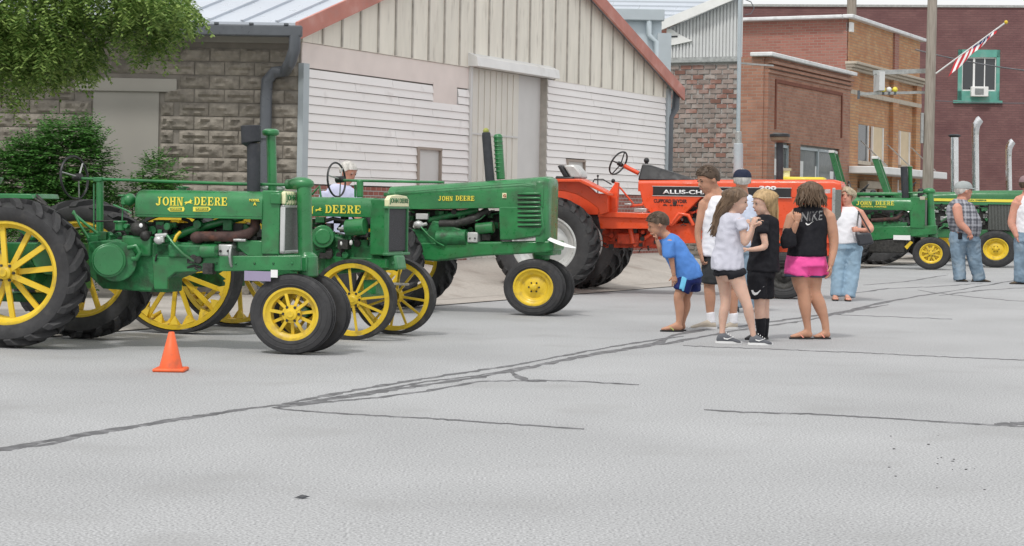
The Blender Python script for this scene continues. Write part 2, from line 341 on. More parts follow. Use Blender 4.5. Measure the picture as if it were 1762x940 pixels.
# ---- block wall, local x runs left from the corner
wl = MB(); wl.box(-16, 0, 0.02, .3, 0, ZE - .28); wl.build('wall', M['mortar'], shed)
bl = []
for k in range(5):
    mb = MB(); nx, nz_ = 9, 5; v = []; w_, h_ = .415, .183
    for j in range(nz_ + 1):
        for i in range(nx + 1):
            x = -w_ / 2 + w_ * i / nx; z = -h_ / 2 + h_ * j / nz_; e = min(i, nx - i, 2) / 2 * min(j, nz_ - j, 1)
            y = -.012 - e * (.022 + .05 * max(0, mnoise.noise(Vector((x * 9 + k * 7, k, z * 16))) + .28)) * (1.35 if j >= 3 else .75)
            v.append((x, y, z))
    f = [(j * (nx + 1) + i, j * (nx + 1) + i + 1, (j + 1) * (nx + 1) + i + 1, (j + 1) * (nx + 1) + i) for j in range(nz_) for i in range(nx)]
    n0 = len(v); v += [(-w_ / 2, .06, -h_ / 2), (w_ / 2, .06, -h_ / 2), (w_ / 2, .06, h_ / 2), (-w_ / 2, .06, h_ / 2)]
    a, b, c, d = 0, nx, nz_ * (nx + 1) + nx, nz_ * (nx + 1)
    f += [(a, n0, n0 + 1, b), (b, n0 + 1, n0 + 2, c), (c, n0 + 2, n0 + 3, d), (d, n0 + 3, n0, a)]
    mb.add(v, f); bl.append(mb.mesh('stone_block', M['stone'], 30))
LD = lambda px: (px - 600) / 2200 * 27.0 - WO.x       # local x on the block wall for a photo column
lx0, lx1, wx0, wx1 = LD(86), LD(205), LD(107), LD(184)
zl0, zl1 = 2.9, 3.09
row = 0; z = .1; nb = 0
far = MB()
while z < ZE - .42:
    x = -.23 - (0 if row % 2 else .215)
    if not row % 2: o = obj('stone_block', bl[0], shed, (-.12, 0.02, z), (0, 0, 0), (.5, 1, 1))
    while x > -16:
        inlint = lx0 < x < lx1 and zl0 - .08 < z < zl1 + .08
        inwin = wx0 - .12 < x < wx1 + .12 and z < zl1
        if not (inlint or inwin):
            if x > -8.0 and z > .75: obj('stone_block', rnd.choice(bl), shed, (x + rnd.uniform(-.004, .004), 0.02 + rnd.uniform(-.006, .004), z), (0, 0, math.pi * 0), (1, 1, 1)); nb += 1
            else: far.box(x - .205, x + .205, -.03, .03, z - .09, z + .09)
        x -= .43
    z += .197; row += 1
for zz in range(int((zl1 - .1) / .197) + 1):            # half blocks that close the courses beside the blocked-up opening
    for xx in (wx0 - .12, wx1 + .12):
        if zz * .197 + .1 < zl0 - .08: obj('stone_block', rnd.choice(bl), shed, (xx, .017, zz * .197 + .1), (0, 0, 0), (.42, 1, 1))
tag(far.build('block_work', M['stone'], shed, bevel=.015), kind='stuff')
MB().box(wx0, wx1, -.0, .03, 0, zl0).build('blocked_doorway', M['cement'], shed)
MB().box(lx0, lx1, -.035, .05, zl0, zl1).build('lintel', M['cement'], shed, bevel=.008)
MB().box(-16, -.02, -.02, .3, ZE - .32, ZE - .02).build('top_course', M['cement'], shed)
# ---- gable end, its own rotated frame in local coordinates
def GP(s, off, z): return (WD[0] * s + WN.x * off, WD[1] * s + WN.y * off, z)
def gbox(mb, s0, s1, o0, o1, z0, z1, zt0=None, zt1=None):
    return mb.hexa([GP(s0, o1, z0), GP(s1, o1, z0), GP(s1, o0, z0), GP(s0, o0, z0), GP(s0, o1, zt0 or z1), GP(s1, o1, zt1 or z1), GP(s1, o0, zt1 or z1), GP(s0, o0, zt0 or z1)])
mid = SL / 2
ztop = lambda s: ZE + (ZP - ZE) * (1 - abs(s - mid) / mid)
D0, D1 = 5.12, 8.02; DZ = 3.68
ends = MB(); gbox(ends, 0, D0, -.3, -.02, 0, ZE); gbox(ends, D1, SL, -.3, -.02, 0, ZE); gbox(ends, 0, mid, -.3, -.02, ZE, ZE, ZE, ZP); gbox(ends, mid, SL, -.3, -.02, ZE, ZE, ZP, ZE); gbox(ends, D0, D1, -.3, -.02, DZ, ZE)
ends.build('gable_wall', M['mortar'], shed)
zb = lambda s: 3.66
nbd = 0; s = 0.0; step = .52
while s < SL - .05:
    e = min(s + step, SL); b0 = DZ if s > D0 - .3 and s < D1 - .1 else zb(s)
    mb = MB()
    if s < mid < e: gbox(mb, s + .006, mid, -.02, .03, b0, 0, ztop(s) - .03, ztop(mid) - .03); gbox(mb, mid, e - .006, -.02, .03, b0, 0, ztop(mid) - .03, ztop(e) - .03)
    else: gbox(mb, s + .006, e - .006, -.02, .03, b0, 0, ztop(s) - .03, ztop(e) - .03)
    mb.build('board', M['board'], shed)
    if s > .1: mb = MB(); gbox(mb, s - .019, s + .019, .03, .05, b0 + .01, 0, ztop(s - .03) - .05, ztop(s + .03) - .05); mb.build('batten', M['batten'], shed)
    s += step
mb = MB(); gbox(mb, .02, D0 - .06, -.02, .012, 3.3, 3.655); gbox(mb, 3.85, 4.65, .012, .02, 3.0, 3.33); mb.build('primer_board', M['pinkply'], shed)
WINS = [(3.37, 4.13, 1.45, 2.23), (8.93, 9.72, 1.45, 2.2)]
def plank(s0, s1, z0, h):
    mb = MB(); mb.hexa([GP(s0, .04, z0), GP(s1, .04, z0), GP(s1, 0, z0), GP(s0, 0, z0), GP(s0, .018, z0 + h), GP(s1, .018, z0 + h), GP(s1, 0, z0 + h), GP(s0, 0, z0 + h)]); mb.build('siding_plank', M['siding'], shed)
ph = .128; k = 0; z = 1.62
while z < 3.62:
    for s0, s1 in ((.06, D0 - .03), (D1 + .05, SL - .06)):
        if s0 < 1 and z > 3.25: continue
        segs = [(s0, s1)]
        for a, b, c, d in WINS:
            if s0 < a < s1 and z + ph > c and z < d + .02: segs = [(s0, a - .03), (b + .03, s1)]
        if s0 < 1 and 2.97 < z < 3.3: segs = [(s0, 3.83), (4.68, s1)]
        for a, b in segs:
            if b - a > 3.2: j = a + (b - a) * rnd.uniform(.25, .75); plank(a, j - .004, z, ph - .006); plank(j + .004, b, z + rnd.uniform(-.004, .004), ph - .006)
            else: plank(a, b, z, ph - .006)
    z += ph
for s0, s1 in ((.0, D0 - .02), (D1 + .02, SL)):
    mb = MB(); gbox(mb, s0, s1, -.01, .035, 0, 1.6); mb.build('brick_footing', brick_mat('footing_brick', (.26, .08, .06), (.34, .12, .095), (.42, .38, .36), 3), shed)
for a, b, c, d in WINS:
    mb = MB(); gbox(mb, a, b, -.019, .002, c, d); mb.build('window_panel', M['jamb'], shed)
    mb = MB(); gbox(mb, a - .03, a + .03, -.2, .055, c, d); gbox(mb, b - .03, b + .0, -.2, .05, c, d); gbox(mb, a - .03, b, -.2, .055, d, d + .04); mb.build('window_frame', mat('window_trim', (.36, .3, .26), .7), shed)
# sliding door recess
mb = MB(); gbox(mb, D0, D0 + 1.95, -.1, -.06, .05, DZ); mb.build('door_panel', M['door'], shed)
for q in range(1, 9): mb = MB(); gbox(mb, D0 + q * .215, D0 + q * .215 + .02, -.06, -.045, .05, DZ - .02); mb.build('door_rib', M['door'], shed)
mb = MB(); gbox(mb, D0 + .02, D0 + 1.93, -.062, -.04, 2.55, 2.58); mb.build('door_rail', M['jamb'], shed)
mb = MB(); gbox(mb, D0 + 1.95, D1, -.14, -.09, .05, DZ); mb.build('door_leaf', M['jamb'], shed)
mb = MB(); gbox(mb, D1 - .02, D1 + .0, -.09, .045, .05, DZ); mb.build('door_jamb', M['batten'], shed)
mb = MB(); gbox(mb, D0 - .06, D0 + .02, -.1, .055, .05, DZ); mb.build('door_jamb', M['jamb'], shed)
mb = MB(); mb.hexa([GP(D0 - .12, .22, DZ), GP(D1 + .15, .22, DZ), GP(D1 + .15, .0, DZ), GP(D0 - .12, 0, DZ), GP(D0 - .12, .2, DZ + .15), GP(D1 + .15, .2, DZ + .15), GP(D1 + .15, 0, DZ + .24), GP(D0 - .12, 0, DZ + .24)]); mb.build('door_hood', M['white'], shed)
# corner flashing, end post
mb = MB(); gbox(mb, -.02, .13, -.02, .07, 0, 3.35); mb.build('corner_flashing', M['flash'], shed)
mb = MB(); gbox(mb, SL - .05, SL + .14, -.3, .07, 0, ZE - .1); mb.build('corner_flashing', M['flash'], shed)
# roof: two slopes sweeping back along -x
OH = .22; back = -17
def rf(s, off, up, dx=0): return (WD[0] * s + WN.x * off + dx, WD[1] * s + WN.y * off, ztop(s) + up)
for a, b in ((-.42, mid), (SL + .42, mid)):
    mb = MB(); mb.hexa([rf(a, OH, .03), rf(b, OH, .03), rf(b, OH, .03, back), rf(a, OH, .03, back), rf(a, OH, .08), rf(b, OH, .08), rf(b, OH, .08, back), rf(a, OH, .08, back)]); mb.build('roof', M['roof'], shed)
for i in range(34):
    dx = -.3 - i * .49; mb = MB(); A, B = Vector(rf(-.42, OH, .095, dx)), Vector(rf(mid, OH, .095, dx)); mb.bar(A, B, .045, .03); mb.build('roof_rib', M['roof'], shed)
for a, b in ((-.45, mid), (SL + .45, mid)):
    mb = MB(); o0 = .2; mb.hexa([rf(a, o0, -.16), rf(b, o0, -.16), rf(b, o0 + .05, -.16), rf(a, o0 + .05, -.16), rf(a, o0, .1), rf(b, o0, .1), rf(b, o0 + .05, .1), rf(a, o0 + .05, .1)]); mb.build('rake_trim', M['salmon'], shed)
gz = ztop(-.42); ga = Vector(rf(-.42, .25, 0)); gy = ga.y
mb = MB(); mb.box(-15, ga.x + .05, gy - .16, gy - .02, gz - .13, gz + .03); mb.build('gutter', M['gutter'], shed, bevel=.02)
mb = MB()
for i in range(32): mb.box(ga.x - .2 - i * .49, ga.x - .14 - i * .49, gy - .17, gy - .1, gz + .03, gz + .055)
mb.build('gutter_clip', M['gutter'], shed)
mb = MB(); mb.tube([(-.02, gy - .1, gz - .1), (-.02, gy - .1, gz - .3), (-.08, gy - .08, gz - .48), (-.2, -.14, gz - .58), (-.36, -.13, gz - .6), (-.46, -.12, gz - .72), (-.47, -.12, gz - .95), (-.47, -.12, .1)], .085, 10); mb.build('downpipe', M['gutter'], shed, smooth=50)
for z in (gz - 1.55, 1.2): MB().box(-.57, -.37, -.22, 0, z, z + .05).build('pipe_strap', M['gutter'], shed)
mb = MB(); mb.tube([GP(SL + .35, .1, ZE - .05), GP(SL + .3, .1, ZE - .5), GP(SL + .12, .05, ZE - .7), GP(SL + .1, .05, .1)], .08, 10); mb.build('downpipe', M['gutter'], shed, smooth=50)

# ------------------------------------------------------------------ pale blue shed behind the gable
M['blue'] = mat('pale_blue_wall', (.5, .57, .61), .5, var=.05)
M['corr'] = mat('white_corrugated', (.6, .61, .61), .45, var=.05, dirt=(.42, .42, .41), da=.1)
blu = empty('metal_building', at(716, 200, 43.5) * Vector((1, 1, 0)), label='pale blue metal wall with white gutter, just behind the red trimmed gable', cat='building')
def loc(e, px, py, D): return at(px, py, D) - e.location
p0, p1 = loc(blu, 700, 14, 43.5), loc(blu, 775, 14, 43.5)
MB().box(-6, p1.x, 0, 6, 0, p1.z - .15).build('wall', M['blue'], blu)
MB().box(-6, p1.x + .05, -.18, 0, p1.z - .22, p1.z + .05).build('gutter', M['flash'], blu, bevel=.02)
MB().tube([(p1.x - .3, -.1, p1.z - .2), (p1.x - .3, -.1, p1.z - .55), (p1.x - .12, -.08, p1.z - .7), (p1.x - .12, -.08, .1)], .07, 8).build('downpipe', M['blue'], blu, smooth=50)
MB().box(p1.x - .1, p1.x + .22, -.12, .1, 0, p1.z - .5).build('corner_post', M['flash'], blu)
# ------------------------------------------------------------------ painted-brick side + orange brick shop front
KB = 1.175; CB = W(19.86); DP = Vector((-.891, .454, 0))                       # corner of the shop, direction of its side wall
M['pbrick'] = mat('old_painted_brick', (.31, .245, .22), .9, var=.2, vs=4, dirt=(.42, .4, .38), da=.4, ds=3, obrand=.2, bump=.004)
M['rbrick'] = mat('worn_red_brick', (.29, .15, .12), .9, var=.2, vs=4, dirt=(.4, .35, .33), da=.4, ds=4, obrand=.25, bump=.004)
M['pmort'] = mat('pale_mortar', (.4, .385, .37), .95, var=.15, vs=6)
M['shopbrick'] = brick_mat('orange_shop_brick', (.35, .165, .11), (.46, .24, .165), (.38, .29, .24), 2.2, .23, .075, dirt=(.25, .12, .085), da=.55)
M['coping'] = mat('white_coping', (.72, .73, .74), .5, var=.1, vs=5, dirt=(.45, .45, .45), da=.2, ds=3)
shop = empty('brick_shop', CB * KB + Vector((0, 0, EYE * (1 - KB))), WA, label='one storey orange brick shop with teal boarded windows and white parapet cap', cat='building')
# local frame: x along the street front, y into the block
ZS = 5.0; FL = 6.65
MB().box(.0, FL, 0.0, 8.2, 0, ZS - .02).build('wall', M['pmort'], shop)
V = lambda a, b: MB().box(*a, *b)
nbk = 0; z = ZS - .22; rw = 0
bm_ = [MB().box(-.02, .02, -.145, .145, -.047, .047).mesh('brick', M['pbrick']), MB().box(-.02, .02, -.145, .145, -.047, .047).mesh('brick', M['rbrick'])]
while z > .1:
    y = .75 + (.155 if rw % 2 else 0); y0 = y
    while y < 5.3:
        if nbk < 298: obj('brick', bm_[1 if rnd.random() < .3 else 0], shop, (-.008 + rnd.uniform(-.006, .006), y, z), (0, 0, 0), (1, rnd.uniform(.85, 1), 1)); nbk += 1
        y += .31
    if nbk >= 298: break
    z -= .118; rw += 1
zlow = z; bb = MB(); z = ZS - .22; rw = 0
while z > .05:
    y = .75 + (.155 if rw % 2 else 0)
    while y < 8.1:
        if z < zlow - .01 or y >= 5.3: bb.box(-.028, .012, y - .14, y + .14, z - .045, z + .045)
        y += .31
    z -= .118; rw += 1
tag(bb.build('brickwork', M['pbrick'], shop), kind='stuff')
MB().box(-.05, .02, 0.0, .62, 0, ZS).build('corner_pier', M['shopbrick'], shop)
MB().box(-.06, .0, .62, 8.2, ZS - .12, ZS + .02).build('side_flashing', M['steel'], shop)
# corrugated gable and big white roof of the metal shed standing on the painted brick wall
msh = empty('metal_shed_top', shop.location, WA, label='white corrugated metal gable with sloping white roof above the painted brick wall', cat='building'); msh.scale = (KB,) * 3
def SP(px, py, off=0.0):                              # photo pixel -> (y, z) on the shop's side wall
    n = Vector((math.cos(WA), math.sin(WA), 0)); r = ray(px, py); o = shop.location + n * off * KB; t = n.dot(Vector((o.x, o.y, 0))) / n.dot(Vector((r.x, r.y, 0)))
    p = Vector((0, 0, EYE)) + r * t - o; return p.dot(Vector((-n.y, n.x, 0))) / KB, p.z / KB
ya, za_ = SP(780, 33); yb_, zb_ = SP(867, -4); zc_ = SP(822, 73)[1]
mb = MB(); mb.hexa([(.06, ya, zc_), (.06, yb_, zc_), (.2, yb_, zc_), (.2, ya, zc_), (.06, ya, za_), (.06, yb_, zb_), (.2, yb_, zb_), (.2, ya, za_)]); mb.build('gable_wall', M['corr'], msh)
for i in range(22):
    y = ya + (yb_ - ya) * (i + .5) / 22; zt_ = za_ + (zb_ - za_) * (i + .5) / 22; MB().box(.02, .06, y - .025, y + .025, zc_, zt_ - .03).build('wall_rib', M['corr'], msh)
bk = Vector((4.8, 10.3, .95)); r0, r1 = Vector((-.15, ya + .1, za_ - .02)), Vector((-.15, yb_ - .35, zb_ + (zb_ - za_) * .35 / (ya - yb_))); t = Vector((0, 0, .1))
mb = MB(); mb.hexa([r0, r1, r1 + bk, r0 + bk, r0 + t, r1 + t, r1 + bk + t, r0 + bk + t]); mb.build('roof', M['roof'], msh)
mb = MB(); e = Vector((-.06, 0, 0)); u_ = Vector((0, 0, .17)); d_ = Vector((0, 0, -.06)); mb.hexa([r0 + e + d_, r1 + e + d_, r1 + d_ - Vector((.003, 0, 0)), r0 + d_ - Vector((.003, 0, 0)), r0 + e + u_, r1 + e + u_, r1 + u_ - Vector((.003, 0, 0)), r0 + u_ - Vector((.003, 0, 0))]); mb.build('rake_trim', M['white'], msh)
for i in range(1, 9):
    a = r0 + (r1 - r0) * (i / 9) + t + Vector((.02, 0, .015)); mb = MB(); mb.bar(a, a + bk, .05, .04); mb.build('roof_rib', M['roof'], msh)
MB().prism([(-.1, zc_ - .0), (.3, zc_), (.3, zc_ + .06), (-.1, zc_ + .06)], yb_, ya).build('wall_flashing', M['steel'], msh)
pn_ = [SP(x, y) for x, y in ((781, 54), (781, 34), (786, 34), (799, 42), (811, 48), (793, 52))]; n6 = len(pn_)
mb = MB(); mb.add([(-.03, y, z) for y, z in pn_] + [(.01, y, z) for y, z in pn_], [tuple(range(n6)), tuple(range(2 * n6 - 1, n6 - 1, -1))] + [(i, i + n6, (i + 1) % n6 + n6, (i + 1) % n6) for i in range(n6)]); mb.build('gable_panel', M['white'], msh)
a_, b_ = SP(784, 44), SP(794, 42); MB().box(-.04, -.031, b_[0], a_[0], a_[1], b_[1]).build('name_strip', M['stack'], msh)
# street front: piers, panel, openings
piers = [(0, .95), (2.35, 2.85), (6.0, FL)]
for a, b in ((0, .55), (1.75, 2.5), (5.75, FL)): MB().box(a, b, -.1, -.0, 0, 3.0).build('pier', M['shopbrick'], shop)
MB().box(0, FL, -.1, 0, 3.0, ZS).build('front_wall', M['shopbrick'], shop)
mb = MB(); mb.box(.5, 5.9, -.13, -.1, 4.42, 4.5); mb.box(5.82, 5.9, -.13, -.1, 3.3, 4.42); mb.box(.5, .58, -.13, -.1, 3.3, 4.42); mb.build('panel_border', mat('dark_brick_border', (.2, .07, .045), .9), shop)
for k in range(3): MB().box(-.02, FL + .02, -.14 - .03 * k, -.1, 4.62 + k * .11, 4.69 + k * .11).build('brick_course', M['shopbrick'], shop)
MB().box(-.2, FL + .1, -.26, .3, ZS, ZS + .1).build('coping', M['coping'], shop, bevel=.02)
M['teal'] = mat('teal_board', (.22, .5, .44), .6, var=.08)
def shopwin(x0, x1, z0, z1, n, low):
    MB().box(x0, x1, .0, .03, z0, z1).build('window_glass', M['glass_pale'], shop)
    if low: MB().box(x0, x1, -.03, .0, z0, low).build('window_board', M['teal'], shop)
    for i in range(n + 1): x = x0 + (x1 - x0) * i / n; MB().box(x - .04, x + .04, -.05, .0, z0, z1).build('mullion', M['flash'], shop)
    MB().box(x0, x1, -.05, 0, z1 - .07, z1).build('window_head', M['flash'], shop)
    for i in range(3): xx = x0 + .2 + i * (x1 - x0 - .7) / 2; MB().box(xx, xx + .3, -.012, -.002, z1 - .75 - .2 * (i % 2), z1 - .35 - .1 * i).build('window_notice', M['paper'], shop)
shopwin(.56, 1.74, .4, 2.95, 1, None); shopwin(2.51, 5.74, .4, 2.95, 2, 2.05)

# ------------------------------------------------------------------ two storey tan brick building
TB = W(26.55, .0)
M['tanbrick'] = brick_mat('tan_brick', (.5, .24, .11), (.56, .34, .18), (.36, .27, .2), 1.8, .24, .08, dirt=(.36, .13, .07), da=.6)
M['sidebrick'] = brick_mat('weathered_red_brick', (.33, .13, .1), (.4, .175, .135), (.36, .27, .23), 1.4, .23, .075, dirt=(.33, .19, .15), da=.55)
M['sand'] = mat('sandstone_trim', (.5, .44, .36), .85, var=.15, vs=4, dirt=(.28, .24, .2), da=.35, ds=4)
M['blind'] = mat('cream_blind', (.62, .5, .34), .8, var=.05)
shop.scale = (KB,) * 3
tb = empty('tan_brick_building', TB * KB + Vector((0, 0, EYE * (1 - KB))), WA, label='two storey tan brick building with white canopy and stone cornice', cat='building')
tb.scale = (KB,) * 3
ZT = 6.55; TL = 7.3
MB().box(0, TL, .02, 9, 0, ZT).build('wall', M['tanbrick'], tb)
MB().box(-.04, .02, -.02, 9.2, 0, ZT + .0).build('side_wall', M['sidebrick'], tb)
for a, b in ((-.04, .75), (4.2, 4.8), (6.75, TL)): MB().box(a, b, -.1, .02, 0, ZT - 1.35).build('pier', M['tanbrick'], tb)
MB().box(-.04, TL, -.03, .02, ZT - 1.2, ZT).build('parapet', M['tanbrick'], tb); MB().box(4.3, 4.75, -.09, -.03, ZT - 1.2, ZT).build('parapet_pier', M['sidebrick'], tb)
MB().box(-.25, TL + .1, -.2, .1, ZT, ZT + .1).build('coping', M['coping'], tb, bevel=.02)
MB().box(-.3, .1, .1, 9.2, ZT, ZT + .09).build('side_coping', M['coping'], tb, bevel=.02)
for k in range(3): MB().box(-.1 - .05 * k, TL + .1, -.14 - .09 * k, .02, ZT - 1.38 + k * .075, ZT - 1.31 + k * .075).build('cornice', M['sand'], tb, bevel=.01)
for z in (ZT - 2.02, ): MB().box(-.04, TL, -.11, .02, z, z + .12).build('string_course', M['sand'], tb)
MB().box(-.04, .18, -.1, .05, ZT - .35, ZT - .1).build('corner_stone', M['white'], tb)
for x, m, z0, z1 in ((.85, 'glass', 2.75, 3.75), (2.35, 'blind', 2.75, 3.75), (5.2, 'blind', 2.75, 3.75)):
    MB().box(x, x + 1.0, -.02, .0, z0, z1).build('window', M[m], tb)
    MB().box(x - .05, x, -.06, .0, z0, z1).build('window_frame', M['white'], tb); MB().box(x + 1.0, x + 1.05, -.06, 0, z0, z1).build('window_frame', M['white'], tb)
    MB().box(x - .1, x + 1.1, -.12, 0, z0 - .1, z0).build('window_sill', M['sand'], tb)
MB().box(-.1, TL + .1, -.9, -.1, 2.38, 2.58).build('canopy', M['white'], tb, bevel=.02)
for x in (1.0, 3.6, 6.2): MB().bar((x, -.85, 2.6), (x, -.1, 3.3), .03, .03).build('canopy_rod', M['steel'], tb)
MB().box(.9, 3.0, -.35, -.1, 2.0, 2.2).build('door_lintel', M['sand'], tb, bevel=.02)
for x0, x1, m in ((.9, 1.7, 'sand'), (1.75, 2.7, 'door'), (3.1, 4.0, 'sidebrick'), (4.9, 5.9, 'glass_pale')): MB().box(x0, x1, -.04, .0, .1, 2.0).build('door' if m == 'door' else 'opening_infill', M[m], tb)
for x0 in (4.85, 5.9): MB().box(x0, x0 + .09, -.09, 0, .1, 2.3).build('door_frame', M['white'], tb)

# ------------------------------------------------------------------ dark red brick hall across the side street
M['hall'] = brick_mat('dark_red_brick', (.18, .088, .088), (.215, .108, .105), (.17, .1, .1), 1.1, .3, .1, dirt=(.11, .045, .052), da=.6)
M['hallside'] = M['hall']
HD = 80.0; h0 = at(862, 200, HD + .9) ; h1 = at(1290, 200, HD - 1.0)
HV = h1 - h0; HL = Vector((HV.x, HV.y, 0)).length
hall = empty('brick_hall', (h0.x, h0.y, 0), math.atan2(HV.y, HV.x), label='tall dark red brick hall with a single teal framed window', cat='building')
def HP(px, py):                                       # photo pixel -> local (x, z) on the hall's face
    o = hall.location; a = hall.rotation_euler.z; n = Vector((math.sin(a), -math.cos(a), 0)); r = ray(px, py)
    t = n.dot(Vector(o)) / n.dot(Vector((r.x, r.y, 0))); p = Vector((0, 0, EYE)) + r * t
    return (p - Vector(o)).dot(Vector((math.cos(a), math.sin(a), 0))), p.z
ZH = HP(1190, 9)[1]
wx, wz1 = HP(1122, 58); wx2, wz0 = HP(1170, 118)
mb = MB(); mb.box(0, wx, 0, .3, 0, ZH); mb.box(wx2, HL, 0, .3, 0, ZH); mb.box(wx, wx2, 0, .3, 0, wz0); mb.box(wx, wx2, 0, .3, wz1, ZH); mb.build('wall', M['hall'], hall)
MB().box(0, HL, .31, 14, 0, ZH - .3).build('building_block', M['hallside'], hall)
MB().box(-.1, HL + .1, -.06, .4, ZH, ZH + .1).build('coping', M['steel'], hall)
M['tealw'] = mat('teal_window_paint', (.11, .34, .28), .5, var=.1, dirt=(.3, .45, .4), da=.2)
mb = MB(); ww_ = wx2 - wx; mb.box(wx, wx + .17, -.02, .12, wz0, wz1); mb.box(wx2 - .14, wx2, -.02, .12, wz0, wz1); mb.box(wx, wx2, -.02, .12, wz1 - .32, wz1); mb.box(wx, wx2, -.02, .12, wz0, wz0 + .4); mb.box(wx - .18, wx2 + .12, -.1, .05, wz0 - .12, wz0); wf = mb.build('window_frame', M['tealw'], hall)
MB().box(wx + .17, wx2 - .14, .1, .12, wz0 + .4, wz1 - .32).build('window_pane', M['glass'], hall)
for q in (.0, .33, .36, .66, .98): x = wx + .17 + (ww_ - .33) * q; MB().box(x, x + .04, .05, .1, wz0 + .4, wz1 - .32).build('window_bar', M['white'], hall)
MB().box(wx + .17, wx2 - .14, .05, .1, wz0 + .4, wz0 + .46).build('window_bar', M['white'], hall); MB().box(wx + .17, wx2 - .14, .04, .1, wz1 - .37, wz1 - .32).build('window_bar', M['white'], hall)
a0, z0 = HP(1136, 103); a1, z1 = HP(1156, 116)
ac = empty('air_conditioner', hall.matrix_basis @ Vector(((a0 + a1) / 2, -.25, z0 - .38)), hall.rotation_euler.z, label='white window air conditioner in the teal framed window', cat='air conditioner')
MB().box(-(a1 - a0) / 2, (a1 - a0) / 2, -.12, .3, 0, .42).build('casing', M['white'], ac, bevel=.02)
MB().box(-.2, .16, -.135, -.12, .08, .34).build('grille', M['steel'], ac)
for i in range(5): MB().box(-.2, .16, -.145, -.135, .1 + i * .05, .115 + i * .05).build('grille_slat', M['gutter'], ac)
# ------------------------------------------------------------------ utility pole with sign arms and flag
M['pole'] = mat('weathered_pole', (.33, .29, .25), .9, var=.2, vs=5, dirt=(.17, .14, .11), da=.3, ds=2, stretch=(6, 6, .5), bump=.006, bs=20)
UP = ground(1084, 309); DPo = UP.y
pole = empty('utility_pole', UP, label='weathered wooden utility pole in front of the dark red hall', cat='utility pole')
tp = at(1094, -90, DPo) - UP
MB().tube([(0, 0, 0), tp * .5, tp], [.155, .14, .12], 14).build('pole_shaft', M['pole'], pole, smooth=60)
mb = MB(); mb.box(-.2, -.13, -.05, .05, 3.2, 4.0); mb.build('meter_box', M['steel'], pole)
MB().box(-1.0, 1.0, -.06, .06, tp.z - .5, tp.z - .38).build('crossarm', M['pole'], pole)
for x in (-.9, -.4, .4, .9): MB().lathe([(0, .02), (.02, .05), (.06, .03), (.1, .05), (.14, .02)], 10, 'z', (x, 0, tp.z - .38)).build('insulator', M['white'], pole, smooth=50)
DS = DPo + .3
def lp(px, py, D=DS): return at(px, py, D) - UP
br = empty('hanging_sign', UP + Vector((0, .35, 0)), label='narrow grey sign held edge-on between two steel arms left of the pole', cat='sign')
def lb(px, py): return at(px, py, DS + .1) - UP - Vector((0, .35, 0))
MB().bar(lb(1086, 83), lb(1022, 85), .07, .12).build('bracket', M['steel'], br)
MB().bar(lb(1086, 108), lb(1006, 110), .05, .07).build('bracket', M['steel'], br)
a, b = lb(1026, 85), lb(1032, 107); MB().box(a.x, b.x, -.4, .4, b.z, a.z).build('sign_panel', M['corr'], br)
MB().box(lb(1005, 110).x - .03, lb(1005, 110).x + .03, -.03, .03, lb(1005, 116).z, lb(1005, 106).z).build('bracket_end', M['gutter'], br)
for px, c in ((1034, 'yellow_txt'), (1041, 'white'), (1048, 'yellow_txt')):
    p = lb(px, 105); MB().ball(p, .075, 10, 6).build('bulb', M[c], br, smooth=80); MB().cyl(p - Vector((0, 0, .14)), p - Vector((0, 0, .05)), .04).build('bulb_socket', M['gutter'], br)
# flag on its angled staff
FD = DPo - .25
fl = empty('flag', at(1096, 86, FD), label='small american flag hanging limp from a tilted white staff on the pole', cat='flag')
A, B = Vector((0, 0, 0)), at(1178, 26, FD - 1.2) - fl.location
MB().tube([A, B], .022, 8).build('flagstaff', M['white'], fl, smooth=60); MB().ball(B, .05, 8, 6).build('finial', M['yellow'], fl, smooth=80)
nu, nv = 40, 26; fv = []; S0, S1 = A + (B - A) * .3, A + (B - A) * .9
def fpt(u, v):                                        # u down the hang, v along the staff from tip
    base = S1 + (S0 - S1) * v; h = .3 + .75 * v ** 1.3
    return base + Vector((-.22 * u * h, .06 * math.sin(v * 15 + u * 3) * u, -.5 * u * h + .03 * math.sin(v * 15)))
m_red, m_wh, m_bl = mat('flag_red', (.5, .03, .04), .8), mat('flag_white', (.75, .75, .75), .8), mat('flag_blue', (.02, .03, .12), .8)
fme = bpy.data.meshes.new('cloth'); vv = [fpt(i / nu, j / nv) for i in range(nu + 1) for j in range(nv + 1)]
ff = [(i * (nv + 1) + j, i * (nv + 1) + j + 1, (i + 1) * (nv + 1) + j + 1, (i + 1) * (nv + 1) + j) for i in range(nu) for j in range(nv)]
fme.from_pydata([tuple(p) for p in vv], [], ff)
for m_ in (m_red, m_wh, m_bl): fme.materials.append(m_)
for p in fme.polygons:
    i, j = p.index // nv, p.index % nv
    p.material_index = 2 if (i < nu * .42 and j < nv * .54) else (j // 2) % 2
soften(fme, 60); o = obj('cloth', fme, fl); mo = o.modifiers.new('t', 'SOLIDIFY'); mo.thickness = .004
# white stars of the canton
st = MB()
for i in range(5):
    for j in range(6):
        p = fpt((i + .6) / 12.5, (j + .6) / 12.5); st.ball(p + Vector((0, -.012, 0)), (.012, .004, .012), 5, 3)
st.build('star', m_wh, fl)
# overhead wires
def wire(name, a, b, sag, r, label):
    mb = MB(); mb.tube([a + (b - a) * (i / 16) + Vector((0, 0, -sag * 4 * (i / 16) * (1 - i / 16))) for i in range(17)], r, 6); tag(mb.build(name, M['gutter'], smooth=60), label, 'wire')
wire('overhead_wire', at(1072, 58, DPo + 4), at(1420, 92, DPo - 14), .25, .018, 'thin dark wire crossing the hall just above the teal window')
wire('overhead_wire', at(1096, 118, DPo + 1), at(1460, 96, DPo + 12), .3, .012, 'thin dark wire sagging across the hall below the teal window')
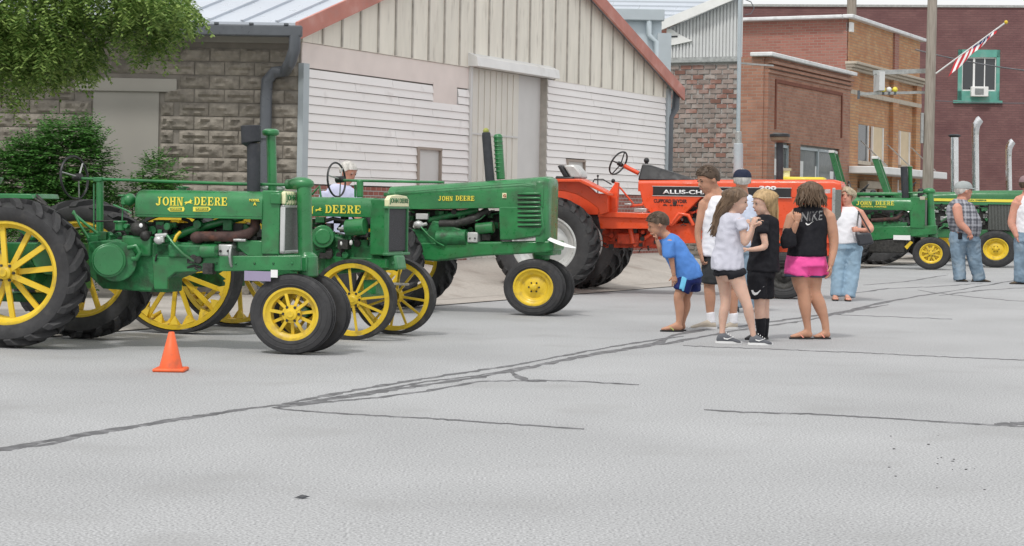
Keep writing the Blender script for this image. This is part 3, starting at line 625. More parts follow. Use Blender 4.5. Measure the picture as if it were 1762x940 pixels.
# second pole behind the tan building, service mast beside the painted brick
bp = at(996, 200, 77) * Vector((1, 1, 0))
p2 = empty('utility_pole', bp, label='short grey pole top showing above the tan brick parapet', cat='utility pole')
MB().cyl((0, 0, 0), at(998, -60, 77) - bp, .21, .19).build('pole_shaft', M['pole'], p2, smooth=60)
ms = at(864, 200, 46) * Vector((1, 1, 0))
mast = empty('service_mast', ms, label='grey service mast pipe standing before the painted brick wall', cat='pipe')
MB().cyl((0, 0, 0), at(867, -30, 46) - ms, .05).build('pipe', M['flash'], mast, smooth=60)
c = at(873, 8, 46) - ms; MB().tube([(0.05, 0, c.z + .2), (.25, 0, c.z + .12), (.33, 0, c.z - .03), (.25, 0, c.z - .17), (.1, 0, c.z - .2)], .012, 6).build('wire_loop', M['gutter'], mast, smooth=60)
mb = MB(); zc = (at(864, 74, 46) - ms).z; mb.bar((0, 0, zc), (.9, .6, zc), .04, .04); mb.build('bracket', M['steel'], mast)

# ------------------------------------------------------------------ vegetation
def leafmat(name, a, b, tr=.25):
    m = bpy.data.materials.new(name); m.use_nodes = True; n = m.node_tree; L = n.links; p = n.nodes['Principled BSDF']; p.inputs['Roughness'].default_value = .55
    g = n.nodes.new('ShaderNodeNewGeometry'); x = n.nodes.new('ShaderNodeMix'); x.data_type = 'RGBA'; L.new(g.outputs['Random Per Island'], x.inputs[0]); x.inputs[6].default_value = (*a, 1); x.inputs[7].default_value = (*b, 1)
    L.new(x.outputs[2], p.inputs['Base Color']); t = n.nodes.new('ShaderNodeBsdfTranslucent'); L.new(x.outputs[2], t.inputs['Color']); ms_ = n.nodes.new('ShaderNodeMixShader'); ms_.inputs[0].default_value = tr
    L.new(p.outputs[0], ms_.inputs[1]); L.new(t.outputs[0], ms_.inputs[2]); L.new(ms_.outputs[0], n.nodes['Material Output'].inputs[0]); return m
M['locust'] = leafmat('locust_leaf', (.085, .18, .035), (.34, .46, .13), .35)
M['yew'] = leafmat('yew_leaf', (.03, .12, .02), (.15, .36, .08), .25)
M['farleaf'] = leafmat('far_leaf', (.035, .08, .02), (.09, .15, .045), .2)
M['bark'] = mat('bark', (.1, .08, .06), .95, var=.3, vs=8, bump=.01, bs=20)
def leaf(mb, p, d, l, w_):
    d = d.normalized(); s = d.cross(Vector((rnd.uniform(-1, 1), rnd.uniform(-1, 1), rnd.uniform(-1, 1)))).normalized() * w_
    mb.add([p - s * .3, p + d * l * .5 - s, p + d * l, p + d * l * .5 + s], [(0, 1, 2, 3)])
def frond(mb, p, d, L_, n, l, w_):                    # compound leaf: leaflets both sides of a drooping stalk
    q = p.copy(); d = d.normalized(); s = d.cross(Vector((0, 0, 1)))
    if s.length < .1: s = Vector((1, 0, 0))
    s.normalize()
    for i in range(n):
        q = q + d * (L_ / n); d = (d + Vector((0, 0, -.07))).normalized()
        for sg_ in (-1, 1):
            e = (s * sg_ + d * .5 + Vector((rnd.uniform(-.2, .2), rnd.uniform(-.2, .2), rnd.uniform(-.35, .1)))).normalized(); t = e.cross(Vector((rnd.uniform(-.5, .5), rnd.uniform(-.5, .5), 1))).normalized() * w_
            mb.add([q, q + e * l * .5 - t, q + e * l, q + e * l * .5 + t], [(0, 1, 2, 3)])
TRD = 19.0
tr = empty('locust_tree', (at(-190, 300, TRD).x, TRD + 2.4, 0), label='bright green leafy tree whose drooping branches hang over the block wall', cat='tree')
tl = Vector(tr.location)
mb = MB(); mb.tube([(0, 0, 0), (.1, -.3, 1.6), (.3, -.7, 3.2), (.7, -1.2, 4.6), (.9, -1.4, 6)], [.24, .2, .17, .12, .05], 10); mb.build('trunk', M['bark'], tr, smooth=60)
cl = MB(); lm = MB()
targets = []
blobs = [(20, -20, 70, 60, 800), (60, 30, 60, 55, 900), (15, 62, 42, 38, 560), (102, -5, 38, 28, 420), (165, -15, 50, 30, 480), (168, 20, 26, 36, 420), (200, 8, 28, 16, 190), (172, 40, 13, 20, 120), (2, 112, 12, 15, 45), (70, 62, 26, 22, 150),
         (-80, 0, 90, 100, 900), (-200, -60, 120, 120, 1000), (-60, -110, 150, 90, 900), (90, -80, 110, 50, 550), (-150, 90, 70, 60, 300)]
for bx_, by_, rx_, ry_, n in blobs:
    c = at(bx_, by_, TRD) - tl; targets.append(c)
    for _ in range(n):
        while True:
            a, b, e = rnd.uniform(-1, 1), rnd.uniform(-1, 1), rnd.uniform(-1, 1)
            if a * a + b * b + e * e < 1: break
        k = TRD / FOC; p = c + Vector((a * rx_ * k, e * 1.0, -b * ry_ * k))
        if mnoise.noise((p + tl) * 2.2) < -.12: continue
        frond(lm, p, Vector((a + rnd.uniform(-.5, .8), rnd.uniform(-1, 1), -.45 - rnd.random())), rnd.uniform(.14, .34), rnd.randint(5, 8), rnd.uniform(.045, .085), rnd.uniform(.01, .018))
lm.build('crown', M['locust'], tr)
for c in targets:
    s_ = Vector((.6, -1.1, 4.2)); m_ = (s_ + c) / 2 + Vector((0, 0, .35)); mb = MB(); mb.tube([s_, m_, c + Vector((0, 0, .1)), c - Vector((0, 0, .12))], [.05, .03, .018, .008], 6); mb.build('limb', M['bark'], tr, smooth=60)
def shrub(px, pys, D, rx, ry, n, label, lobes):
    base = at(px, 200, D) * Vector((1, 1, 0)); o = empty('yew_shrub', base, label=label, cat='shrub', group=None)
    mb = MB()
    for lx, ly, r1, r2, k in lobes:
        c = at(lx, ly, D) - base; q = D / FOC
        for _ in range(k * 2):
            a = rnd.uniform(math.pi * .9, 2.1 * math.pi); b = rnd.uniform(-1, 1); e = rnd.random() ** .35; s = math.sqrt(1 - b * b)
            d = Vector((math.cos(a) * s, math.sin(a) * s, b)); p = c + Vector((d.x * r1 * q * e, d.y * .45 * e, d.z * r2 * q * e))
            if p.z < .02: continue
            dd = (d + Vector((0, 0, .35))).normalized(); dd.z -= rnd.random() * .5
            frond(mb, p, dd, rnd.uniform(.12, .26), 6, .06, .013)
    mb.build('foliage', M['yew'], o)
    mb = MB()
    for i in range(5): mb.tube([(0, 0, 0), (rnd.uniform(-.3, .3), rnd.uniform(-.1, .1), .5), (rnd.uniform(-.6, .6), rnd.uniform(-.2, .2), 1.3)], [.03, .02, .008], 5)
    mb.build('stem', M['bark'], o); return o
shrub(60, 0, 25.6, 0, 0, 0, 'large spreading yew bush against the stone block wall', [(30, 215, 50, 40, 420), (75, 190, 40, 38, 420), (108, 200, 18, 48, 260), (68, 160, 9, 14, 60), (100, 158, 8, 14, 50), (0, 225, 40, 35, 250), (-60, 240, 50, 45, 250), (60, 255, 70, 40, 420), (40, 180, 22, 16, 110), (110, 270, 40, 50, 260)])
shrub(185, 0, 26.2, 0, 0, 0, 'small yew seedling beside the blocked-up doorway', [(183, 210, 11, 22, 95), (170, 222, 10, 12, 50), (200, 205, 8, 14, 34), (190, 240, 18, 25, 90), (150, 228, 14, 8, 40)])

bpile = empty('brick_pile', W(7.1, 1.3) + Vector((0, 0, .17)), .5, label='low pile of loose reddish bricks on the driveway behind the streamlined tractor', cat='bricks')
for i in range(14):
    x, y, z = rnd.uniform(-.45, .45), rnd.uniform(-.14, .14), .0 + .075 * (i // 6); obj('brick', bm_[1 if i % 3 else 0], bpile, (x, y, z + .04), (rnd.uniform(-.15, .15), 0, rnd.uniform(1.1, 2.0)), (2.4, .75, .8))
# ================================================================== TRACTORS
M['olive'] = mat('olive_plug', (.3, .32, .08), .7)
class TF:
    """A tractor's own frame: x forward, y away from the street side, z up; q() finds the point of a
    lengthwise plane y=const that the photo shows at a pixel."""
    def __init__(s, name, gpx, gy, a, **k):
        a = R_(a); s.F = Vector((math.cos(a), -math.sin(a), 0)); s.L = Vector((math.sin(a), math.cos(a), 0))
        s.o = ground(*gpx) - s.L * gy; s.root = empty(name, s.o, -a, **k)
    def q(s, px, py, y=0.0):
        r = ray(px, py); p = s.o + s.L * y; t = p.dot(s.L) / r.dot(s.L); w_ = Vector((0, 0, EYE)) + r * t - s.o
        return Vector((w_.dot(s.F), y, w_.z))
    def pr(s, mb, pts, ya, yb): return mb.prism([(v.x, v.z) for v in (s.q(x, y, ya) for x, y in pts)], ya, yb)
    def bx(s, mb, x0, y0, x1, y1, ya, yb):
        a = s.q(x0, (y0 + y1) / 2, ya); b = s.q(x1, (y0 + y1) / 2, ya); m = (x0 + x1) / 2; return mb.box(a.x, b.x, ya, yb, s.q(m, y1, ya).z, s.q(m, y0, ya).z)
    def part(s, name, mat_, fn, smooth=False, bevel=.008):
        mb = MB(); fn(mb); return mb.build(name, M[mat_], s.root, smooth, bevel)
    def box(s, name, mat_, *a, bevel=.008):
        mb = MB(); s.bx(mb, *a); return mb.build(name, M[mat_], s.root, bevel=bevel)
    def prism(s, name, mat_, pts, ya, yb, bevel=.008):
        mb = MB(); s.pr(mb, pts, ya, yb); return mb.build(name, M[mat_], s.root, bevel=bevel)
    def pipe(s, name, mat_, pts, r, n=10, parent=None):      # pts (px, py, y)
        mb = MB(); mb.tube([s.q(*p) for p in pts], r, n); return mb.build(name, M[mat_], parent or s.root, smooth=50)
    def text(s, body, m, x0, y0, x1, y1, y, slope=0, name='lettering', bold=.03, parent=None):
        a, b = s.q(x0, (y0 + y1) / 2, y), s.q(x1, (y0 + y1) / 2, y); mx = (x0 + x1) / 2
        return text(body, M[m], parent or s.root, a.x, b.x, s.q(mx, y1, y).z, s.q(mx, y0, y).z, y, name=name, bold=bold, slope=slope)
STR = 1.12                                              # lengthwise proportion of the wheels as photographed
cache = {}
def wheel_meshes(key, R, W_, Rr, kind, spoke, rimc, n=12, lugs=22):
    if key in cache: return cache[key]
    h = R - Rr; out = []
    mb = MB(); T = []
    if kind == 'rear':
        Rc = R - .04
        prof = [(-W_ * .34, Rr), (-W_ * .44, Rr + .12 * h), (-W_ * .5, Rr + .45 * h), (-W_ * .48, Rc - .2 * h), (-W_ * .38, Rc - .03), (0, Rc), (W_ * .38, Rc - .03), (W_ * .48, Rc - .2 * h), (W_ * .5, Rr + .45 * h), (W_ * .44, Rr + .12 * h), (W_ * .34, Rr)]
        mb.lathe(prof, 56, sx=STR)
        for i in range(lugs):
            for sg in (-1, 1):
                a0 = 2 * math.pi * (i + (.5 if sg > 0 else 0)) / lugs; path = [(-.04 * W_, 0, R), (.22 * W_, .10, R - .004), (.44 * W_, .2, R - .03), (.505 * W_, .235, R - .32 * h)]
                top = []; bot = []
                for y, da, r in path:
                    for dd in (-.05, .05):
                        a = a0 - da + dd * (1 if r > R - .1 else .7)
                        rb = r - .06 if y < .5 * W_ else r - .03; yb = y - (.02 if y > .4 * W_ else 0)
                        top.append(Vector((r * math.cos(a) * STR, y * sg, r * math.sin(a)))); bot.append(Vector((rb * math.cos(a) * STR, yb * sg, rb * math.sin(a))))
                nn = len(path); v = top + bot; f = []
                for k in range(nn - 1):
                    a, b, c, d = 2 * k, 2 * k + 1, 2 * k + 3, 2 * k + 2; m = 2 * nn
                    f += [(a, b, c, d), (a, d, d + m, a + m), (b, b + m, c + m, c)]
                f += [(0, 2 * nn, 2 * nn + 1, 1), (2 * nn - 2, 2 * nn - 1, 4 * nn - 1, 4 * nn - 2)]; mb.add(v, f)
    elif kind == 'front':
        prof = [(-W_ * .36, Rr), (-W_ * .45, Rr + .15 * h), (-W_ * .5, Rr + .5 * h), (-W_ * .46, R - .22 * h), (-W_ * .4, R - .08 * h)]
        for k in range(-2, 3):
            y = k * W_ * .155; rr_ = R - .004 * k * k; prof += [(y - W_ * .05, rr_ - .014), (y - W_ * .045, rr_), (y + W_ * .045, rr_), (y + W_ * .05, rr_ - .014)]
        prof += [(W_ * .4, R - .08 * h), (W_ * .46, R - .22 * h), (W_ * .5, Rr + .5 * h), (W_ * .45, Rr + .15 * h), (W_ * .36, Rr)]
        mb.lathe(prof, 56, sx=STR)
        # moulded rings on the sidewall
        for rr_ in (Rr + .25 * h, Rr + .62 * h): mb.lathe([(-W_ * .488, rr_ - .006), (-W_ * .503, rr_), (-W_ * .488, rr_ + .006)], 56, sx=STR)
    elif kind == 'steel':                              # steel rim shod with a strip of rubber
        mb.lathe([(-W_ / 2, R - .035), (-W_ / 2, R), (W_ / 2, R), (W_ / 2, R - .035), (-W_ / 2, R - .035)], 56, sx=STR)
    elif kind == 'lugsteel':
        mb.lathe([(-W_ / 2, R - .03), (-W_ / 2, R), (W_ / 2, R), (W_ / 2, R - .03), (-W_ / 2, R - .03)], 56, sx=STR)
    out.append(('tyre', mb.mesh('tyre', M['tyre_dusty' if kind == 'steel' else 'tyre'], 35), {}))
    mb = MB()
    if kind in ('steel', 'lugsteel'):
        mb.lathe([(-W_ * .46, R - .04), (-W_ * .46, R - .085), (-W_ * .3, R - .07), (0, R - .06), (W_ * .3, R - .07), (W_ * .46, R - .085), (W_ * .46, R - .04), (-W_ * .46, R - .04)], 56, sx=STR); Ri = R - .07
    else:
        mb.lathe([(-W_ * .37, Rr + .022), (-W_ * .395, Rr + .01), (-W_ * .385, Rr - .012), (-W_ * .3, Rr - .02), (-W_ * .22, Rr - .05), (W_ * .22, Rr - .05), (W_ * .3, Rr - .02), (W_ * .385, Rr - .012), (W_ * .37, Rr + .022)], 56, sx=STR); Ri = Rr - .05
    out.append(('rim', mb.mesh('rim', M[rimc], 50), {}))
    hr = max(.07, Rr * .17)
    if spoke == 'disc':
        mb = MB(); mb.lathe([(-W_ * .24, Ri + .01), (-W_ * .22, Ri * .93), (-W_ * .1, Ri * .86), (-W_ * .02, Ri * .78), (-W_ * .08, Ri * .6), (-W_ * .16, Ri * .42), (-W_ * .17, Ri * .22), (-W_ * .17, .001)], 48, sx=STR); out.append(('disc', mb.mesh('disc', M[rimc], 60), {}))
        mb = MB(); mb.lathe([(-W_ * .1, Ri * .3), (-W_ * .34, Ri * .22), (-W_ * .4, Ri * .12), (-W_ * .4, .001)], 20, sx=STR); out.append(('hub', mb.mesh('hub', M['yellow' if rimc == 'yellow' else 'grease_shade'], 40), {}))
        for k in range(6): a = 2 * math.pi * k / 6; mb = MB(); mb.cyl((Ri * .34 * math.cos(a) * STR, -W_ * .2, Ri * .34 * math.sin(a)), (Ri * .34 * math.cos(a) * STR, -W_ * .12, Ri * .34 * math.sin(a)), .012, n=6); out.append(('bolt', mb.mesh('bolt', M['grease_shade'], 40), {}))
    else:
        sp_w, sp_t = spoke
        for k in range(n):
            a = 2 * math.pi * (k + .25) / n; ca, sa = math.cos(a) * STR, math.sin(a); yh = -W_ * .3 if k % 2 else -W_ * .12; yr = (-W_ * .2 if k % 2 else W_ * .05)
            mb = MB(); mb.bar((hr * .6 * ca, yh, hr * .6 * sa), ((Ri + .015) * ca, yr, (Ri + .015) * sa), sp_t, sp_w, up=(ca * 0 - sa, 0, ca)); out.append(('spoke', mb.mesh('spoke', M[rimc]), {}))
        mb = MB(); mb.lathe([(W_ * .3, hr * .8), (W_ * .0, hr * 1.1), (-W_ * .3, hr * 1.15), (-W_ * .32, hr * .8), (-W_ * .42, hr * .75), (-W_ * .46, hr * .45), (-W_ * .5, hr * .4), (-W_ * .5, .001)], 24, sx=STR); out.append(('hub', mb.mesh('hub', M[rimc], 40), {}))
        for k in range(6):
            a = 2 * math.pi * k / 6; mb = MB(); mb.cyl((hr * .95 * math.cos(a) * STR, -W_ * .36, hr * .95 * math.sin(a)), (hr * .95 * math.cos(a) * STR, -W_ * .28, hr * .95 * math.sin(a)), .014, n=6); out.append(('bolt', mb.mesh('bolt', M['grease_shade'], 40), {}))
    cache[key] = out; return out
def wheel(T, p, key, R, W_, Rr, kind, spoke, rimc='yellow', n=12, lugs=22, flip=False, name='wheel', phase=0):
    ms_ = wheel_meshes(key, R, W_, Rr, kind, spoke, rimc, n, lugs)
    wob = obj(name, None, T.root, (p[0], p[1], R)); bpy.data.objects.remove(wob)
    hub = [m_ for m_ in ms_ if m_[0] == 'hub'][0]
    wob = obj(name, hub[1], T.root, (p[0], p[1], R), (0, 0, math.pi if flip else 0))
    for nm, me, _ in ms_:
        if nm == 'hub': continue
        obj(nm, me, wob)
    return wob
def steering(T, c, tilt, r, tube=.016, yaw=0, m='black', spokes=3, col_to=None):
    """steering wheel at local point c; tilt is the direction of its shaft"""
    t = Vector(tilt).normalized(); u, v = perp(t); mb = MB(); n = 32; R = []
    for k in range(n):
        a = 2 * math.pi * k / n; d = u * math.cos(a) + v * math.sin(a); R.append([c + d * r + (d * math.cos(2 * math.pi * j / 6) + t * math.sin(2 * math.pi * j / 6)) * tube for j in range(6)])
    R.append(R[0]); mb.rings(R, False); w_ = mb.build('steering_wheel', M[m], T.root, smooth=60)
    for k in range(spokes):
        a = 2 * math.pi * (k + .12) / spokes; d = u * math.cos(a) + v * math.sin(a); mb = MB(); mb.tube([c + t * .05, c + d * r], tube * .7, 6); mb.build('spoke', M['steel' if m == 'black' and spokes == 3 else m], w_, smooth=60)
    mb = MB(); mb.cyl(c - t * .0, c + t * .08, .035, n=12); mb.build('hub', M[m], w_, smooth=40); return w_
def hood(T, sts, m='green', name='hood', n=7, rr=.45, parent=None):
    """rounded sheet-metal hood: stations (x, ztop, zbottom, halfwidth)"""
    mb = MB(); R = []
    for x, zt, zb_, hw in sts:
        rad = min(hw * rr * 2, (zt - zb_) * .45); ring = [(-hw, zb_)]
        for k in range(n + 1):
            a = math.pi - (math.pi / 2) * k / n; ring.append((-hw + rad + rad * math.cos(a), zt - rad + rad * math.sin(a)))
        for k in range(n + 1):
            a = math.pi / 2 - (math.pi / 2) * k / n; ring.append((hw - rad + rad * math.cos(a), zt - rad + rad * math.sin(a)))
        ring.append((hw, zb_)); R.append([Vector((x, y, z)) for y, z in ring])
    mb.rings(R); return mb.build(name, M[m], parent or T.root, smooth=50, bevel=.006)
def clutter(T, x0, y0, x1, y1, ya, yb, n, name='engine_fittings', mats=('grease_shade', 'green_eng'), seed=1):
    """small pipes, casings and bolts of an open engine, between two lengthwise planes"""
    r = random.Random(seed)
    for m in mats:
        mb = MB()
        for _ in range(n):
            px, py = r.uniform(x0, x1), r.uniform(y0, y1); y = r.uniform(ya, yb); p = T.q(px, py, y); k = r.random()
            if k < .35: d = Vector((r.uniform(-.14, .14), r.uniform(-.03, .03), r.uniform(-.08, .08))); mb.tube([p, p + d * .5 + Vector((0, 0, r.uniform(-.03, .03))), p + d], r.uniform(.008, .02), 6)
            elif k < .7: a, b, c = r.uniform(.02, .06), r.uniform(.02, .05), r.uniform(.015, .05); mb.box(p.x - a, p.x + a, p.y - b, p.y + b, p.z - c, p.z + c)
            else: mb.cyl(p, p + Vector((0, -r.uniform(.02, .06), 0)), r.uniform(.02, .045), n=10)
        o = mb.build(name, M[m], T.root, smooth=40, bevel=.003); o['kind'] = 'stuff'
def leap(T, px, py, hpx, y, m='yellow_txt'):
    """small leaping-deer badge"""
    a = T.q(px, py, y); s = abs(T.q(px, py - hpx, y).z - a.z)
    pts = [(-.9, .1), (-.55, .3), (-.2, .28), (.25, .5), (.4, .85), (.5, .55), (.85, .5), (.6, .35), (.5, .1), (1.0, .05), (.45, -.05), (.1, .05), (-.3, -.0), (-.75, -.35), (-.6, -.02)]
    mb = MB(); mb.prism([(a.x + x * s, a.z + z * s) for x, z in pts], y - .004, y - .001); mb.build('deer_badge', M[m], T.root)

# ---------------------------------------------------------------- T1: nearest green row-crop tractor
T = TF('antique_tractor', (6, 408), -.78, 16, label='nearest green antique tractor with big lugged yellow spoked rear wheels, at the left edge', cat='tractor', group='green and orange tractors parked side by side')
q = T.q; Rr = .675
xr = q(5, 322, -.78).x
K1 = ('r1', Rr, .30, .455, 'rear', (.05, .022))
near = wheel(T, (xr, -.66, 0), *K1, n=12, lugs=20)
far_ = wheel(T, (xr + .02, .62, 0), *K1, n=12, lugs=20, flip=True)
T.part('axle', 'green_eng', lambda mb: mb.cyl((xr, -.62, Rr), (xr, .6, Rr), .08), smooth=40)
T.part('axle_housing', 'green', lambda mb: (mb.cyl((xr, -.46, Rr), (xr, .45, Rr), .13), mb.box(xr - .32, xr + .3, -.26, .26, Rr - .17, Rr + .26)), smooth=40)
# front pair
xf = q(341, 363.5, -.2).x; Rf = q(341, 320.5, -.23).z / 2
KF = ('f1', Rf, .15, Rf * .64, 'front', (.028, .014))
wheel(T, (xf, -.155, 0), *KF, n=11); wheel(T, (xf + .02, .155, 0), *KF, n=11, flip=True)
T.part('front_axle', 'green', lambda mb: mb.cyl((xf, -.16, Rf), (xf, .16, Rf), .05), smooth=40)
# frame and housings
hw = .24
T.prism('main_case', 'green_eng', [(103, 283), (136, 280), (178, 284), (228, 288), (228, 312), (215, 318), (185, 330), (178, 342), (120, 338), (103, 322)], -.2, .2, bevel=.015)
T.prism('frame_rail', 'green', [(178, 301), (225, 300), (352, 299), (352, 317), (225, 318), (205, 319), (196, 326), (196, 339), (180, 339)], -.235, -.2)
T.prism('frame_rail', 'green', [(225, 300), (352, 299), (352, 317), (225, 318)], .2, .235)
T.part('belt_pulley', 'green', lambda mb: (mb.cyl(q(127, 305, -.42), q(127, 305, -.2), .155, n=28), mb.cyl(q(127, 305, -.43), q(127, 305, -.42), .13, .145, n=28)), smooth=30)
T.part('pulley_guard', 'green_eng', lambda mb: mb.cyl(q(136, 306, -.36), q(136, 306, -.18), .185, n=28), smooth=30)
T.part('brake_drum', 'green', lambda mb: mb.cyl(q(60, 300, -.5), q(60, 300, -.25), .17, n=24), smooth=30)
T.pipe('clutch_bracket', 'green', [(150, 290, -.3), (160, 288, -.3), (164, 296, -.3), (160, 303, -.3), (155, 303, -.3)], .022)
T.box('gear_case', 'green', 142, 276, 176, 300, -.24, .1, bevel=.02)
T.box('engine_block', 'green_eng', 178, 284, 262, 302, -.2, .2, bevel=.02)
T.box('crankcase', 'green_eng', 160, 316, 196, 342, -.16, .16, bevel=.02)
T.prism('cylinder_block', 'green_eng', [(196, 286), (254, 287), (254, 302), (196, 302)], -.26, .2, bevel=.02)
T.part('starter_motor', 'green', lambda mb: mb.cyl(q(236, 294, -.27), q(254, 294, -.27), .06), smooth=40)
T.box('cylinder_head', 'alu', 255, 286, 272, 300, -.24, .2, bevel=.015)
T.part('head_bolt', 'grease_shade', lambda mb: [mb.cyl(q(258 + 9 * k, 294, -.26), q(258 + 9 * k, 294, -.22), .014, n=6) for k in range(2)])
T.part('head_cap', 'steel', lambda mb: mb.cyl(q(274, 300, -.15), q(277, 300, -.15), .13, n=24), smooth=40)
T.prism('radiator_scoop', 'green', [(278, 281), (308, 282), (308, 300), (290, 300), (278, 290)], -.2, .15)
T.pipe('rod_knob', 'steel', [(274, 281, -.25), (288, 281.5, -.25)], .014)
T.pipe('exhaust_pipe', 'rust', [(236, 277, -.22), (252, 277, -.22), (276, 277, -.22), (290, 274, -.2), (298, 268, -.16), (300, 252, -.1), (300, 240, -.05)], .046, 14)
T.part('manifold', 'rust', lambda mb: (mb.ball(q(232, 278, -.22), (.075, .06, .055), 12, 8), mb.box(*[f(q(236, 277, -.22).x) for f in (lambda v: v - .07, lambda v: v + .02)], -.25, -.1, q(236, 280, -.22).z, q(236, 272, -.22).z)), smooth=60)
T.pipe('water_pipe', 'green', [(196, 281, -.1), (222, 270, -.1), (262, 259, -.08), (284, 254, -.05)], .035, 12)
T.pipe('governor_lever', 'green', [(196, 276, -.26), (205, 288, -.3), (215, 298, -.3), (227, 306, -.26)], .014)
T.part('carburettor', 'alu', lambda mb: (mb.ball(q(186, 281, -.24), (.05, .04, .04), 10, 6), mb.cyl(q(182, 276, -.24), q(196, 275, -.24), .018), mb.cyl(q(190, 284, -.24), q(190, 276, -.24), .022)), smooth=60)
T.part('magneto', 'grease_shade', lambda mb: (mb.ball(q(163, 268, -.22), (.085, .07, .07), 12, 8), mb.ball(q(170, 276, -.24), (.05, .05, .05), 10, 6)), smooth=60)
T.part('magneto_cap', 'paper', lambda mb: mb.ball(q(165, 264, -.29), (.02, .01, .02), 8, 6), smooth=60)
T.part('oil_filter', 'green', lambda mb: (mb.cyl(q(141, 270, -.2), q(141, 260, -.2), .05), mb.cyl(q(141, 261, -.2), q(141, 258.5, -.2), .065)), smooth=40)
T.pipe('cable', 'yellow', [(204, 283, -.24), (207, 276, -.24), (211, 272, -.2)], .016)
T.part('dark_fill', 'grease_shade', lambda mb: (T.bx(mb, 206, 262, 300, 284, .0, .12), T.bx(mb, 150, 262, 200, 282, -.05, .1)), bevel=.02)  # dark boxes added behind the fittings to paint the gap's shaded depth
clutter(T, 142, 262, 205, 284, -.22, .1, 26, seed=3); clutter(T, 205, 262, 300, 290, -.14, .15, 22, seed=4); clutter(T, 108, 272, 150, 282, -.15, .15, 12, seed=5)
clutter(T, 180, 300, 250, 316, -.245, -.235, 7, mats=('grease_shade',), seed=6)
# hood, radiator
za, zb_ = q(230, 223, -.24).z, q(230, 255.5, -.26).z; xa, xb = q(155, 240, -.26).x, q(307, 240, -.26).x
hood(T, [(xa, za - .035, zb_ + .035, .2), (xa + .02, za - .008, zb_ + .005, .245), (xa + .05, za, zb_, .26), (xb, za, zb_, .26)], rr=.34)
T.part('hood_seam', 'green_eng', lambda mb: T.bx(mb, 156, 251.6, 306, 252.6, -.2635, -.255))
T.part('fuel_cap', 'green', lambda mb: (mb.cyl(q(214, 224, 0), q(214, 219, 0), .04), mb.cyl(q(214, 220, 0), q(214, 218.5, 0), .06)), smooth=40)
T.part('fuel_filler', 'green', lambda mb: (mb.ball(q(152, 234, -.12), (.06, .07, .06), 12, 8), mb.cyl(q(146, 240, -.14), q(146, 228, -.14), .035), mb.cyl(q(144, 230, -.14), q(144, 228, -.14), .05)), smooth=50)
T.box('radiator_side', 'green', 306, 223, 327, 298, -.245, .2, bevel=.012)
T.box('radiator_flange', 'green', 316, 226, 328, 239, -.27, .24, bevel=.01)
xg = q(328, 260, -.24).x; zt, zm, zl = q(330, 224, -.2).z, q(330, 240, -.2).z, q(330, 297, -.2).z
T.part('grille_screen', 'mesh_grey', lambda mb: mb.box(xg, xg + .03, -.23, .22, zl + .02, zm - .02))
T.part('grille_frame', 'alu', lambda mb: (mb.box(xg, xg + .045, -.245, -.222, zl, zm), mb.box(xg, xg + .045, -.245, .24, zm - .025, zm), mb.box(xg, xg + .045, -.245, .24, zl, zl + .03)))
T.part('radiator_top', 'pale_txt', lambda mb: mb.box(xg - .0, xg + .05, -.24, .235, zm, zt), bevel=.02)
def front_text(body, m, x, y0, y1, z0, z1):
    o = text(body, M[m], T.root, 0, y1 - y0, z0, z1, 0, bold=.02); me = o.data
    for v in me.vertices: v.co = Vector((x + .001 - v.co.y, y0 + v.co.x, v.co.z))
    return o
front_text('JOHN DEERE', 'green', xg + .05, -.22, .22, zm + .025, zt - .03)
for k in range(8): T.part('radiator_top_rib', 'green', lambda mb: mb.box(xg + .03, xg + .052, -.23 + k * .06, -.225 + k * .06, zm, zt - .01))
# pedestal
T.part('pedestal', 'green', lambda mb: mb.tube([q(360.5, 325, 0), q(360, 312, 0), q(359, 300, 0), q(357.5, 296, 0), q(356, 214, 0)], [.085, .1, .09, .066, .066], 18), smooth=40)
T.part('pedestal_base', 'green', lambda mb: (mb.cyl(q(360.5, 324, 0), q(360, 300, 0), .095), mb.box(q(340, 310, -.1).x, q(360, 310, -.1).x, -.12, .12, q(350, 318, -.1).z, q(350, 300, -.1).z)), smooth=40, bevel=.01)
T.part('steering_gear', 'green', lambda mb: (mb.ball(q(352, 215, 0), (.13, .085, .06), 16, 8), mb.cyl(q(335, 216, 0), q(352, 216, 0), .045), mb.cyl(q(355, 213, 0), q(355, 208, 0), .04)), smooth=50)
T.pipe('steering_shaft', 'green', [(92, 209, 0), (180, 212, 0), (270, 215, 0), (336, 216.5, 0)], .0145)
T.part('steering_post', 'green', lambda mb: (mb.cyl(q(117, 282, 0), q(117, 210, 0), .034), mb.box(q(111, 210, 0).x, q(121, 210, 0).x, -.04, .04, q(117, 213, 0).z, q(117, 207.5, 0).z), mb.cyl(q(117, 282, 0), q(117, 276, 0), .07)), smooth=40)
T.pipe('control_rod', 'green_pale', [(110, 215, .02), (110, 275, .02)], .008)
steering(T, q(87, 208, 0), (1, -.15, .1), .2, .0115)
T.pipe('brake_lever', 'green', [(86, 247, -.3), (93, 262, -.32), (104, 279, -.3)], .012); T.pipe('brake_lever', 'green', [(85, 249, -.3), (100, 262, -.3), (114, 273, -.25)], .013)
T.pipe('throttle_rod', 'grease_shade', [(110, 259, -.1), (136, 259, -.1), (150, 262, -.12)], .009)
T.pipe('fuel_line', 'green_pale', [(144, 240, -.15), (143, 262, -.15)], .007); T.pipe('fuel_line', 'green_pale', [(133, 240, -.15), (150, 247, -.2), (154, 250, -.2)], .008)
T.part('seat_platform', 'green', lambda mb: T.pr(mb, [(-45, 226), (36, 227), (38, 233), (-45, 232)], -.25, .25))
